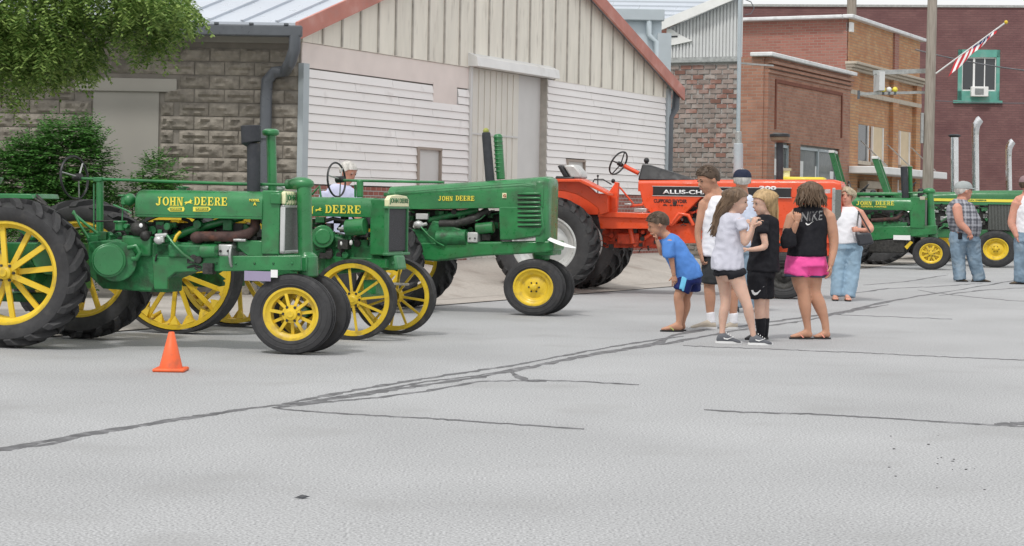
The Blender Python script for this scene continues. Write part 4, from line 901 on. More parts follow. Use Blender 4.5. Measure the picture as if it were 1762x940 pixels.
T.pipe('seat_lever', 'grease_shade', [(38, 231, -.2), (58, 243, -.2), (66, 256, -.25)], .012); T.pipe('seat_lever', 'grease_shade', [(42, 229, -.15), (54, 240, -.15)], .02)
T.part('seat_support', 'green', lambda mb: mb.bar(q(40, 280, 0), q(-20, 232, 0), .08, .04))
sx_, sz_ = q(-25, 220, 0).x, q(-25, 220, 0).z
T.part('seat', 'green', lambda mb: mb.rings([[Vector((sx_ + rx_ * math.cos(a), rx_ * 1.05 * math.sin(a), sz_ + dz)) for a in [2 * math.pi * k / 24 for k in range(24)]] for rx_, dz in ((.02, .0), (.12, .005), (.2, .04), (.23, .1), (.21, .1), (.18, .05), (.02, .02))]), smooth=50)
T.part('drawbar', 'green_eng', lambda mb: mb.box(xr - .5, xr - .1, -.15, .15, .38, .46))
# stacks
T.part('exhaust_stack', 'stack', lambda mb: (mb.tube([q(297, 226, -.06), q(297, 168, -.06)], .06, 16), mb.tube([q(296, 169, -.06), q(294, 167, -.06), q(293.5, 147, -.06)], [.05, .088, .09], 18)), smooth=40)
T.part('air_intake', 'green', lambda mb: (mb.tube([q(319, 224, .12), q(317.5, 158, .12)], .044, 16), mb.tube([q(317, 159, .12), q(317, 157, .12), q(317, 153, .12), q(317, 151, .12)], [.06, .078, .078, .05], 18)), smooth=40)
for px, py in ((309, 219), (329, 220)): T.part('intake_cap', 'paper', lambda mb: mb.ball(q(px, py, .05), (.042, .04, .026), 10, 6), smooth=60)
# lettering
def serif(T, word, m, x0, y0, x1, y1, y, slope=0):
    a, b = T.q(x0, (y0 + y1) / 2, y), T.q(x1, (y0 + y1) / 2, y); mx = (x0 + x1) / 2; return slab(word, M[m], T.root, a.x, b.x, T.q(mx, y1, y).z, T.q(mx, y0, y).z, y, slope=slope)
serif(T, 'JOHN', 'yellow_txt', 182, 230.6, 215, 240.8, -.2605); serif(T, 'DEERE', 'yellow_txt', 227, 230.8, 267, 240.6, -.2605); leap(T, 221, 238, 6.2, -.2605)
for x0, x1, t_ in ((196, 216, 'GENERAL'), (226, 247, 'PURPOSE')):
    f = T.part('badge', 'yellow_txt', lambda mb: T.pr(mb, [(x0, 244.8), (x0 + 3, 242.2), (x1 - 1, 242.2), (x1, 244.8), (x1 - 1, 247.6), (x0 + 3, 247.6)] if t_ == 'GENERAL' else [(x0, 242.2), (x1 - 3, 242.2), (x1, 244.8), (x1 - 3, 247.6), (x0, 247.6)], -.265, -.26), bevel=0)
    g_ = T.part('badge_field', 'green', lambda mb: T.pr(mb, [(x0 + 3, 243.2), (x1 - 3, 243.2), (x1 - 3, 246.6), (x0 + 3, 246.6)], -.2665, -.2652), bevel=0)
    T.text(t_, 'yellow_txt', x0 + 4, 243.9, x1 - 4, 246.1, -.267, bold=.02)
T.text('MODEL', 'yellow_txt', 292, 233, 304, 236, -.264); T.text('A', 'yellow_txt', 296.5, 237, 300.5, 241, -.264)
# printed card hung under the frame
T.box('show_card', 'lilac', 286, 317.5, 317, 329, -.26, -.255, bevel=0); T.box('card_edge', 'paper', 317, 316, 325, 325, -.26, -.255, bevel=0)
for i in range(6):
    p = q(232 + 22 * i, 308.5, -.236); T.part('rail_bolt', 'green_eng', lambda mb: mb.cyl((p.x, -.245, p.z), (p.x, -.23, p.z), .013, n=6))

# ---------------------------------------------------------------- T2: green tractor on steel wheels
T = TF('antique_tractor', (207, 391), -.72, 20, label='green antique tractor on yellow spoked steel wheels with a tall dark radiator grille', cat='tractor', group='green and orange tractors parked side by side')
q = T.q; R2 = .62
x2 = q(203, 320, -.72).x
KS = ('s2', R2, .2, R2 - .1, 'lugsteel', (.045, .02))
w1 = wheel(T, (x2, -.62, 0), *KS, n=14); w2 = wheel(T, (x2, .62, 0), *KS, n=14, flip=True)
for w_ in (w1, w2):
    mb = MB()
    for k in range(20):
        for sg in (-1, 1):
            a = 2 * math.pi * (k + (.5 if sg > 0 else 0)) / 20; d = Vector((math.cos(a) * STR, 0, math.sin(a))); t = Vector((-math.sin(a), 0, math.cos(a))); b = d * (R2 - .09) + Vector((0, sg * .05, 0))
            mb.add([b - t * .05 + Vector((0, -.035, 0)), b + t * .05 + Vector((0, -.035, 0)), b + t * .05 + Vector((0, .035, 0)), b - t * .05 + Vector((0, .035, 0)), b - d * .09], [(0, 1, 2, 3), (0, 1, 4), (1, 2, 4), (2, 3, 4), (3, 0, 4)])
    mb.build('lug', M['yellow'], w_)['kind'] = 'stuff'
T.part('axle', 'green_eng', lambda mb: (mb.cyl((x2, -.62, R2), (x2, .62, R2), .07), mb.box(x2 - .3, x2 + .3, -.25, .25, R2 - .16, R2 + .24)), smooth=40)
xf2 = q(411, 343, -.55).x; Rf2 = q(411, 300, -.55).z / 2
K2 = ('f2', .4, .1, .3, 'steel', (.024, .014))
xn = q(413, 343, -.5).x
w3 = wheel(T, (xn, -.47, 0), *K2, n=12); w4 = wheel(T, (xn + .02, .5, 0), *K2, n=12, flip=True)
T.part('front_axle', 'green', lambda mb: (mb.cyl((xn, -.45, .44), (xn, .48, .44), .04), mb.box(xn - .07, xn + .07, -.1, .1, .44, .58)), smooth=40)
T.pipe('tie_rod', 'steel', [(452, 332, -.3), (478, 333, .4)], .014)
zt2, zb2 = q(400, 231, -.22).z, q(400, 254, -.22).z; xa2, xb2 = q(290, 240, -.22).x, q(436, 240, -.22).x
hood(T, [(xa2, zt2 - .02, zb2 + .02, .2), (xa2 + .04, zt2, zb2, .24), (xb2, zt2, zb2, .24)], rr=.36)
T.box('radiator_side', 'green', 433, 233, 452, 299, -.235, .22, bevel=.012)
xg = q(450, 265, -.23).x; zt, zm, zl = q(462, 228, -.1).z, q(464, 243, -.1).z, q(464, 297, -.1).z; gw_ = q(479, 270, .4)
# face of the radiator, turned a little toward the street
yn, yf = -.24, .27
T.part('grille_screen', 'mesh', lambda mb: mb.box(xg, xg + .03, yn + .02, yf - .02, zl + .02, zm - .01))
T.part('grille_frame', 'green_pale', lambda mb: (mb.box(xg, xg + .05, yn, yn + .025, zl, zm), mb.box(xg, xg + .05, yf - .025, yf, zl, zm), mb.box(xg, xg + .05, yn - .03, yf + .03, zm - .015, zm + .01), mb.box(xg, xg + .06, yn - .03, yf + .03, zl - .02, zl + .01)))
T.part('radiator_top', 'pale_txt', lambda mb: mb.rings([[Vector((x, y, z)) for y, z in ((yn, zm + .01), (yn, zt - .05), (yn + .06, zt - .012), (0, zt), (yf - .06, zt - .012), (yf, zt - .05), (yf, zm + .01))] for x in (xg, xg + .05)]), bevel=.006)
front_text('JOHN DEERE', 'green', xg + .05, yn + .02, yf - .02, zm + .03, zt - .035)
T.prism('pedestal', 'green_pale', [(448, 299), (463, 299), (466, 316), (446, 317)], -.12, .12, bevel=.02)
T.part('crank_boss', 'green_pale', lambda mb: (mb.cyl(q(452, 308, -.13), q(452, 308, -.1), .02), mb.cyl(q(460, 308, -.13), q(460, 308, -.1), .02)))
T.prism('main_case', 'green_eng', [(290, 272), (380, 272), (440, 290), (450, 312), (430, 318), (290, 330)], -.17, .17, bevel=.02)
T.prism('frame_rail', 'green', [(380, 300), (452, 303), (452, 314), (380, 316)], -.2, .2)
T.part('starter_motor', 'green', lambda mb: mb.cyl(q(406, 267, -.24), q(428, 265, -.24), .085, n=20), smooth=40)
T.part('flywheel_cover', 'green', lambda mb: (mb.cyl(q(378, 277, -.28), q(378, 277, -.1), .115, n=28), mb.cyl(q(378, 277, -.295), q(378, 277, -.28), .075, .085, n=24)), smooth=30)
T.pipe('link_rod', 'steel', [(397, 268, -.24), (406, 268, -.24)], .02)
T.pipe('exhaust_pipe', 'grease_shade', [(370, 262, -.2), (390, 256, -.2), (412, 260, -.2), (420, 270, -.2)], .02)
clutter(T, 362, 256, 430, 300, -.24, .05, 40, seed=8)
for px, py in ((400, 285), (411, 284)): T.part('glass_bowl', 'paper', lambda mb: mb.ball(q(px, py, -.25), (.018, .02, .028), 8, 6), smooth=60)
serif(T, 'JOHN', 'yellow_txt', 330, 241, 368, 250.2, -.2405); serif(T, 'DEERE', 'yellow_txt', 380.5, 240.3, 423.5, 249.8, -.2405); leap(T, 373, 246.5, 5, -.243)
T.part('fuel_cap', 'green', lambda mb: mb.cyl(q(456, 230, 0), q(456, 225.5, 0), .06), smooth=40)
T.pipe('steering_shaft', 'green', [(394, 211, 0), (460, 212.5, 0), (520, 213.5, 0)], .014)
T.part('steering_post', 'green', lambda mb: (mb.cyl(q(421.5, 231, 0), q(421.5, 211, 0), .035), mb.cyl(q(416, 231, .05), q(416, 216, .05), .012)), smooth=40)
T.pipe('post_brace', 'green', [(376, 232, 0), (374, 218, 0), (365, 228, 0)], .012)
steering(T, q(394, 210.5, 0), (1, -.1, .08), .175, .0105)
T.part('seat', 'green', lambda mb: mb.ball(q(300, 235, 0), (.2, .22, .04), 16, 8), smooth=60)

# ---------------------------------------------------------------- T3: styled green tractor with louvred nose
T = TF('antique_tractor', (624, 370), -.22, 18, label='green streamlined antique tractor with a louvred nose and solid yellow disc front wheels', cat='tractor', group='green and orange tractors parked side by side')
q = T.q; x3 = q(624, 338, -.22).x; Rf3 = q(624, 303, -.22).z / 2
K3 = ('f3', Rf3, .17, Rf3 * .64, 'front', 'disc')
wheel(T, (x3, -.15, 0), *K3); wheel(T, (x3 + .02, .17, 0), *K3, flip=True)
xr3 = q(428, 312, -.75).x
K3r = ('r3', .63, .3, .42, 'rear', (.05, .02)); wheel(T, (xr3, -.6, 0), *K3r, n=12, lugs=20); wheel(T, (xr3, .62, 0), *K3r, n=12, lugs=20, flip=True)
T.part('axle', 'green_eng', lambda mb: (mb.cyl((xr3, -.6, .63), (xr3, .6, .63), .07), mb.box(xr3 - .3, xr3 + .35, -.25, .25, .5, .95)), smooth=40)
zt = lambda px, py: q(px, py, -.1).z
st3 = [(q(450, 230, -.28).x, zt(450, 221), q(450, 244, -.28).z, .2), (q(453, 230, -.28).x, zt(453, 218.5), q(453, 245, -.28).z, .25), (q(500, 230, -.28).x, zt(500, 216), q(500, 245, -.28).z, .27), (q(580, 228, -.28).x, zt(580, 211), q(580, 243.5, -.28).z, .28), (q(610, 228, -.28).x, zt(610, 208.5), q(610, 243, -.28).z, .28), (q(636, 228, -.28).x, zt(636, 206.6), q(636, 243, -.28).z, .27)]
hood(T, st3, rr=.3)
T.part('hood_crease', 'green_pale', lambda mb: mb.tube([q(456, 226, -.275), q(520, 221, -.288), (q(610, 214.5, -.288)), q(626, 217, -.288)], .006, 6), smooth=60)
T.prism('side_panel', 'green', [(584, 242), (634, 242), (637, 268), (632, 276), (600, 281), (585, 281)], -.285, .285, bevel=.015)
# nose: rounded shell
mb = MB(); rings_ = []
for px, ty, by, h_ in ((632, 206.8, 284, .275), (640, 206.8, 284, .26), (645, 208.5, 285, .22), (647.5, 214, 286, .15), (648, 220, 287, .07)):
    a = q(px, ty, -h_ * .5); b = q(px, by, -h_); rings_.append([Vector((a.x, y, z)) for y, z in ((-h_, b.z), (-h_, a.z - .07), (-h_ * .8, a.z - .015), (0, a.z), (h_ * .8, a.z - .015), (h_, a.z - .07), (h_, b.z))])
mb.rings(rings_); mb.build('nose', M['green'], T.root, smooth=60, bevel=.008)
for k in range(8):
    y_ = 227 + k * 5.25; T.part('louvre', 'green', lambda mb: (mb.tube([q(606, y_, -.29), q(619, y_ - .3, -.3), q(632 + k * .3, y_ - .5, -.292)], [.012, .017, .011], 8)), smooth=60)
    T.part('louvre_slot', 'grease_shade', lambda mb: T.bx(mb, 606, y_ + 1.3, 633, y_ + 2.6, -.2875, -.28), bevel=0)
T.prism('frame_rail', 'green', [(486, 284), (584, 283), (648, 282), (648, 293), (640, 296), (560, 300), (510, 306), (486, 304)], -.24, .24, bevel=.02)
T.part('pedestal', 'green', lambda mb: (mb.tube([q(634, 305, 0), q(634, 292, 0)], [.1, .13], 16), mb.box(q(625, 295, -.2).x, q(647, 295, -.2).x, -.2, .2, q(636, 299, -.2).z, q(636, 284, -.2).z)), smooth=40, bevel=.02)
T.part('front_axle', 'green', lambda mb: mb.cyl((x3, -.16, Rf3), (x3, .16, Rf3), .05), smooth=40)
T.prism('engine_block', 'green_eng', [(478, 268), (500, 270), (506, 258), (520, 260), (548, 272), (548, 286), (478, 290)], -.23, .2, bevel=.02)
T.part('cylinder_block', 'green_eng', lambda mb: mb.cyl(q(512, 279, -.2), q(547, 278, -.2), .1), smooth=40)
T.box('cylinder_head', 'alu', 547, 272, 559, 284, -.26, .1, bevel=.012)
T.part('head_bolt', 'grease_shade', lambda mb: [mb.cyl(q(550 + 6 * k, 279, -.275), q(550 + 6 * k, 279, -.25), .012, n=6) for k in range(2)])
T.part('starter_motor', 'green', lambda mb: mb.cyl(q(558, 268, -.2), q(578, 266, -.2), .07, n=18), smooth=40)
T.pipe('exhaust_pipe', 'grease_shade', [(515, 262, -.2), (535, 262, -.2), (555, 256, -.18), (572, 246, -.1)], .05, 12)
T.pipe('water_pipe', 'green_eng', [(502, 258, -.15), (530, 252, -.15), (560, 246, -.1)], .04, 12)
T.pipe('governor_lever', 'green', [(493, 266, -.27), (502, 276, -.3), (512, 284, -.28), (520, 288, -.26)], .012)
T.part('carburettor', 'alu', lambda mb: (mb.ball(q(490, 263, -.25), (.07, .05, .05), 10, 6), mb.cyl(q(484, 266, -.25), q(500, 262, -.25), .022), mb.box(q(488, 252, -.2).x, q(502, 252, -.2).x, -.24, -.18, q(495, 257, -.2).z, q(495, 250, -.2).z)), smooth=60)
T.part('dark_backing', 'grease_shade', lambda mb: T.bx(mb, 480, 246, 585, 286, .05, .15))
clutter(T, 480, 247, 585, 284, -.2, 0, 40, seed=12)
serif(T, 'JOHN', 'yellow_txt', 513, 229.6, 530.5, 235.2, -.2805); serif(T, 'DEERE', 'yellow_txt', 533.5, 229.3, 556, 235, -.2805)
T.part('emblem', 'pale_txt', lambda mb: T.bx(mb, 588, 226, 593, 232, -.293, -.285), bevel=.002); T.text('G', 'red', 589.3, 227.5, 592.5, 231, -.294)
T.part('exhaust_stack', 'stack', lambda mb: mb.tube([q(574, 214, -.03), q(569.5, 160, -.03), q(569.3, 155, -.03)], [.058, .056, .05], 16), smooth=40)
T.part('stack_cover', 'olive', lambda mb: mb.ball(q(569, 153.5, -.03), .04, 10, 8), smooth=80)
T.part('air_intake', 'green', lambda mb: mb.tube([q(586.5, 210, .1), q(583, 159, .1), q(582.8, 157, .1)], [.055, .055, .035], 16), smooth=40)
T.part('intake_fin', 'green_pale', lambda mb: [mb.cyl(q(583.2 + .45 * k / 2, 160 + 5 * k, .1), q(583.2 + .45 * k / 2, 161.6 + 5 * k, .1), .061, n=16) for k in range(9)], smooth=40)
pa = q(640, 279, -.3); mb = MB(); n_ = 8; pts = []
for i in range(n_ + 1):
    u = i / n_; a = q(641 + u * 33, 281 + u * 9.5 + 2 * math.sin(u * 3), -.3); b = q(644 + u * 30, 278 + u * 11.5, -.16); pts += [a, b]
mb.add(pts, [(2 * i, 2 * i + 1, 2 * i + 3, 2 * i + 2) for i in range(n_)]); pc = mb.build('paper_sheet', M['paper'], T.root, smooth=60)

# ---------------------------------------------------------------- T4: orange tractor
T = TF('orange_tractor', (640, 344), -.95, 17, label='bright orange row-crop tractor with black dash cowl and silver rear rims', cat='tractor', group='green and orange tractors parked side by side')
q = T.q; R4 = .76; x4 = q(637, 290, -.95).x
K4 = ('r4', R4, .42, .45, 'rear', 'disc'); 
def wh4(p, flip=False): return wheel(T, p, *K4, rimc='alu', lugs=22, flip=flip)
wh4((x4, -.8, 0)); wh4((x4, .85, 0), True); wh4((x4, 1.4, 0), True)
T.part('axle', 'orange_eng', lambda mb: (mb.cyl((x4, -.8, R4), (x4, 1.2, R4), .09), mb.box(x4 - .4, x4 + .4, -.3, .3, R4 - .25, R4 + .35)), smooth=40)
# fender with its flat top and sloping flange
T.prism('fender', 'orange', [(645, 211), (676, 210.5), (682, 212), (698, 226), (712, 228), (712, 248), (702, 252), (700, 244), (690, 236), (676, 228), (662, 224), (645, 223)], -.72, -.62, bevel=.01)
T.prism('fender_top', 'orange', [(643, 209.5), (680, 209.5), (712, 226), (712, 229), (678, 213), (643, 213)], -1.0, -.6, bevel=.008)
T.prism('fender', 'orange', [(650, 211), (682, 212), (712, 240), (712, 252), (650, 250)], .6, .7)
T.prism('step_plate', 'orange', [(700, 252), (765, 252), (765, 268), (703, 268)], -.55, -.1, bevel=.01)
T.prism('platform', 'orange', [(700, 248), (770, 250), (770, 256), (700, 254)], -.6, .6)
T.part('console', 'orange', lambda mb: (T.pr(mb, [(712, 226), (721, 213), (724, 214), (722, 250), (712, 250)], -.55, -.45)))
T.prism('transmission', 'orange_eng', [(705, 268), (778, 268), (790, 280), (790, 291), (706, 290)], -.25, .25, bevel=.02)
T.prism('tool_box', 'orange_eng', [(722, 273), (748, 273), (748, 286), (722, 286)], -.36, -.2, bevel=.02)
T.pipe('drag_link', 'orange', [(742, 288, -.3), (770, 268, -.3)], .03); T.pipe('brake_rod', 'orange', [(738, 268, -.35), (741, 285, -.35)], .04)
clutter(T, 706, 270, 790, 292, -.32, -.2, 22, mats=('grease_shade', 'orange_eng'), seed=20)
clutter(T, 786, 236, 830, 268, -.3, 0, 34, mats=('grease_shade', 'orange_eng'), seed=21); clutter(T, 830, 234, 905, 262, -.25, 0, 34, mats=('grease_shade', 'orange_eng'), seed=22)
T.prism('frame_rail', 'orange', [(778, 262), (965, 258), (972, 262), (972, 285), (778, 285)], -.2, .2, bevel=.01)
T.pipe('hose_loop', 'orange', [(786, 262, -.3), (795, 250, -.3), (806, 252, -.3), (812, 264, -.3)], .03)
T.prism('engine_block', 'grease_shade', [(800, 236), (955, 232), (955, 262), (800, 262)], -.17, .17, bevel=.02)
# hood and shroud
zt4 = lambda px, py: q(px, py, -.15).z
hood(T, [(q(747, 215, -.3).x, zt4(747, 210.5), q(747, 224, -.3).z, .29), (q(860, 215, -.3).x, zt4(860, 210.5), q(860, 230, -.3).z, .3), (q(975, 215, -.3).x, zt4(975, 210.5), q(975, 232, -.3).z, .3), (q(984, 215, -.3).x, zt4(984, 213), q(984, 232, -.3).z, .29)], m='orange', rr=.12)
T.prism('side_panel', 'orange', [(747, 214), (830, 214), (830, 224), (818, 234), (787, 265), (780, 263), (757, 246), (753, 240)], -.315, .31, bevel=.012)
T.prism('grille_shroud', 'orange', [(905, 215), (985, 215), (986, 262), (978, 268), (905, 268)], -.29, .29, bevel=.015)
T.box('grille', 'mesh_grey', 977, 222, 985, 258, -.3, -.285); T.box('grille_trim', 'steel', 974, 220, 978, 262, -.302, -.288)
T.box('headlight', 'paper', 965, 221, 973, 227, -.3, -.28)
T.box('name_stripe', 'black', 764.5, 219.5, 926, 230, -.324, -.315, bevel=0)
T.box('stripe_edge', 'alu', 763.5, 218.8, 927, 219.5, -.3245, -.315, bevel=0); T.box('stripe_edge', 'alu', 763.5, 230, 927, 230.7, -.3245, -.315, bevel=0)
T.text('ALLIS-CHALMERS', 'paper', 776, 222.7, 862, 227.6, -.3245, bold=.03); T.text('200', 'paper', 889, 217.9, 909, 222.4, -.3245, bold=.04)
T.text('CLIFFORD SNYDER', 'black', 765.5, 233.3, 804.5, 237.5, -.3165, bold=.03); T.text('& sons', 'black', 776, 239, 800, 241.2, -.3165, bold=.01)
T.part('dash_cowl', 'seat', lambda mb: mb.rings([[q(px, py, y) for px, py, y in r_] for r_ in (((747, 211, -.27), (752, 193.5, -.2), (752, 192, .2), (747, 211, .27)), ((765, 211, -.27), (762, 194, -.2), (762, 193, .2), (765, 211, .27)), ((815, 210.8, -.26), (812, 209.2, -.2), (812, 209, .2), (815, 210.8, .26)))]), bevel=.02)
T.part('tail_knob', 'black', lambda mb: (mb.cyl(q(757, 192, -.1), q(757, 189, -.1), .025), mb.ball(q(757, 188, -.1), .045, 10, 8)), smooth=60)
T.pipe('steering_column', 'orange', [(748, 203, 0), (736, 197, 0), (731, 194, 0)], .035, 10)
steering(T, q(724, 191, 0), (.8, -.3, -.45), .2, .014, spokes=4, m='black')
T.part('seat', 'seat', lambda mb: (T.pr(mb, [(650, 206), (672, 207), (672, 210.5), (650, 210.5)], -.22, .22), T.pr(mb, [(652, 194), (657, 193), (666, 207), (660, 208)], -.22, .22)), bevel=.03)
T.part('seat_back', 'alu', lambda mb: T.pr(mb, [(659, 193.5), (672, 192.5), (680, 202), (681, 209), (668, 209)], -.2, .2), bevel=.03)
T.pipe('gear_lever', 'orange', [(718, 212, -.2), (728, 222, -.2), (742, 239, -.2)], .014); T.pipe('gear_lever', 'black', [(700, 240, -.1), (700, 206, -.1)], .009)
T.pipe('hand_rail', 'black', [(694, 214, -.3), (696, 210, -.3), (706, 210, -.3), (716, 216, -.3)], .01)
T.part('lever_knob', 'black', lambda mb: (mb.ball(q(718, 212, -.2), .035, 8, 6), mb.ball(q(700, 206, -.1), .02, 8, 6)), smooth=60)
T.pipe('pedal_arm', 'orange', [(738, 241, -.3), (752, 240, -.3), (756, 232, -.28)], .022)
T.part('pedal', 'steel', lambda mb: (T.bx(mb, 731, 238, 739, 241, -.4, -.3), T.bx(mb, 742, 244, 757, 249, -.45, -.2)))
T.part('exhaust_stack', 'steel', lambda mb: mb.tube([q(864.5, 212, 0), q(864.5, 154, 0)], .05, 16), smooth=40)
T.part('stack_sleeve', 'flash', lambda mb: mb.tube([q(864.5, 212, 0), q(864.5, 168, 0)], .075, 16), smooth=40)
T.part('pre_cleaner', 'stack', lambda mb: mb.tube([q(913, 212, 0), q(913, 166, 0)], .055, 16), smooth=40)
M['tanplastic'] = mat('tan_plastic', (.2, .14, .09), .5)
T.part('cleaner_bowl', 'tanplastic', lambda mb: mb.tube([q(913, 167, 0), q(913, 165, 0), q(913, 160, 0)], [.08, .14, .15], 20), smooth=40)
T.part('cleaner_lid', 'black', lambda mb: mb.tube([q(913, 160.5, 0), q(913, 157, 0), q(913, 156, 0)], [.16, .155, .1], 20), smooth=40)
x4f = q(918, 318, -.2).x; Rf4 = .36
K4f = ('f4', Rf4, .2, .2, 'front', 'disc'); wheel(T, (x4f, -.2, 0), *K4f, rimc='grease_shade'); wheel(T, (x4f, .25, 0), *K4f, rimc='grease_shade', flip=True)
x5_ = q(968, 318, .1).x
T.part('pedestal', 'orange', lambda mb: (mb.tube([(x4f, 0, Rf4), (x4f, 0, .8)], [.1, .13], 14), mb.cyl((x4f, -.2, Rf4), (x4f, .25, Rf4), .05)), smooth=40)
T.part('front_weight', 'orange', lambda mb: T.bx(mb, 957, 268, 974, 300, -.15, .15), bevel=.02)

# ---------------------------------------------------------------- T5: small green antique tractor further down
T = TF('antique_tractor', (1090, 316), -.22, 17, label='small green antique tractor with yellow sunburst front wheel, beside the man in the plaid shirt', cat='tractor', group='green and orange tractors parked side by side')
q = T.q; xf = q(1090, 297, -.22).x; Rf = q(1090, 277.5, -.22).z / 2
wheel(T, (xf, -.16, 0), 'f5', Rf, .17, Rf * .6, 'front', (.05, .012), n=16); wheel(T, (xf, .16, 0), 'f5', Rf, .17, Rf * .6, 'front', (.05, .012), n=16, flip=True)
xr = q(984, 290, -.7).x; K5 = ('r5', .62, .3, .4, 'rear', (.05, .02)); wheel(T, (xr, -.66, 0), *K5, n=12, lugs=20); wheel(T, (xr, .66, 0), *K5, n=12, lugs=20, flip=True)
T.part('axle', 'green_eng', lambda mb: (mb.cyl((xr, -.6, .62), (xr, .6, .62), .07), mb.box(xr - .3, xr + .4, -.25, .25, .45, .95)), smooth=40)
zt, zb_ = q(1040, 231.5, -.2).z, q(1040, 246, -.25).z
hood(T, [(q(985, 238, -.25).x, zt, zb_, .22), (q(989, 238, -.25).x, zt, zb_, .25), (q(1068, 238, -.25).x, zt, zb_, .25)], rr=.36)
T.box('radiator_side', 'green', 1066, 231, 1083, 267, -.24, .22); T.box('radiator_top', 'sand', 1077, 230, 1083, 234, -.245, .22); T.box('grille_screen', 'mesh_grey', 1083, 234, 1085, 264, -.2, .2)
T.box('cowl_rail', 'green', 990, 226, 1062, 228.5, -.05, .05)
T.prism('frame_rail', 'green', [(1005, 266), (1096, 264), (1097, 274), (1018, 282), (1005, 280)], -.22, .22, bevel=.012)
T.box('engine_block', 'green_eng', 1000, 260, 1062, 270, -.2, .2, bevel=.02); clutter(T, 1000, 247, 1064, 262, -.2, .1, 34, seed=31)
T.pipe('exhaust_pipe', 'rust', [(1020, 258, -.22), (1050, 256, -.22), (1060, 248, -.1)], .045, 10)
T.part('pedestal', 'green', lambda mb: (mb.tube([q(1093, 284, 0), q(1091, 266, 0), q(1089, 224, 0)], [.12, .1, .075], 14), mb.ball(q(1088, 224, 0), (.15, .1, .08), 14, 8)), smooth=50)
T.part('exhaust_stack', 'stack', lambda mb: mb.tube([q(1060, 232, 0), q(1058.5, 195, 0)], [.085, .085], 16), smooth=40); T.part('air_intake', 'green', lambda mb: mb.tube([q(1066.5, 232, .1), q(1065.5, 197, .1), q(1065.5, 195, .1)], [.05, .05, .07], 14), smooth=40)
serif(T, 'JOHN', 'yellow_txt', 1002.5, 235.5, 1021, 240.3, -.2505); serif(T, 'DEERE', 'yellow_txt', 1025, 235.5, 1047.5, 240.3, -.2505); T.text('GENERAL PURPOSE', 'yellow_txt', 1008, 241.2, 1038, 243, -.252, bold=.02)
T.box('show_card', 'paper', 1046, 275.5, 1066, 281, -.25, -.245, bevel=0); T.prism('foot_bar', 'yellow', [(1059, 289), (1066, 282), (1069, 284), (1062, 292)], -.25, -.22, bevel=0)
T.pipe('steering_shaft', 'green', [(1000, 228, 0), (1085, 225, 0)], .018)
T.part('under_case', 'grease_shade', lambda mb: (T.bx(mb, 1008, 280, 1060, 296, -.2, .2)), bevel=.03)
steering(T, q(995, 222, 0), (1, .3, .15), .2, .014)

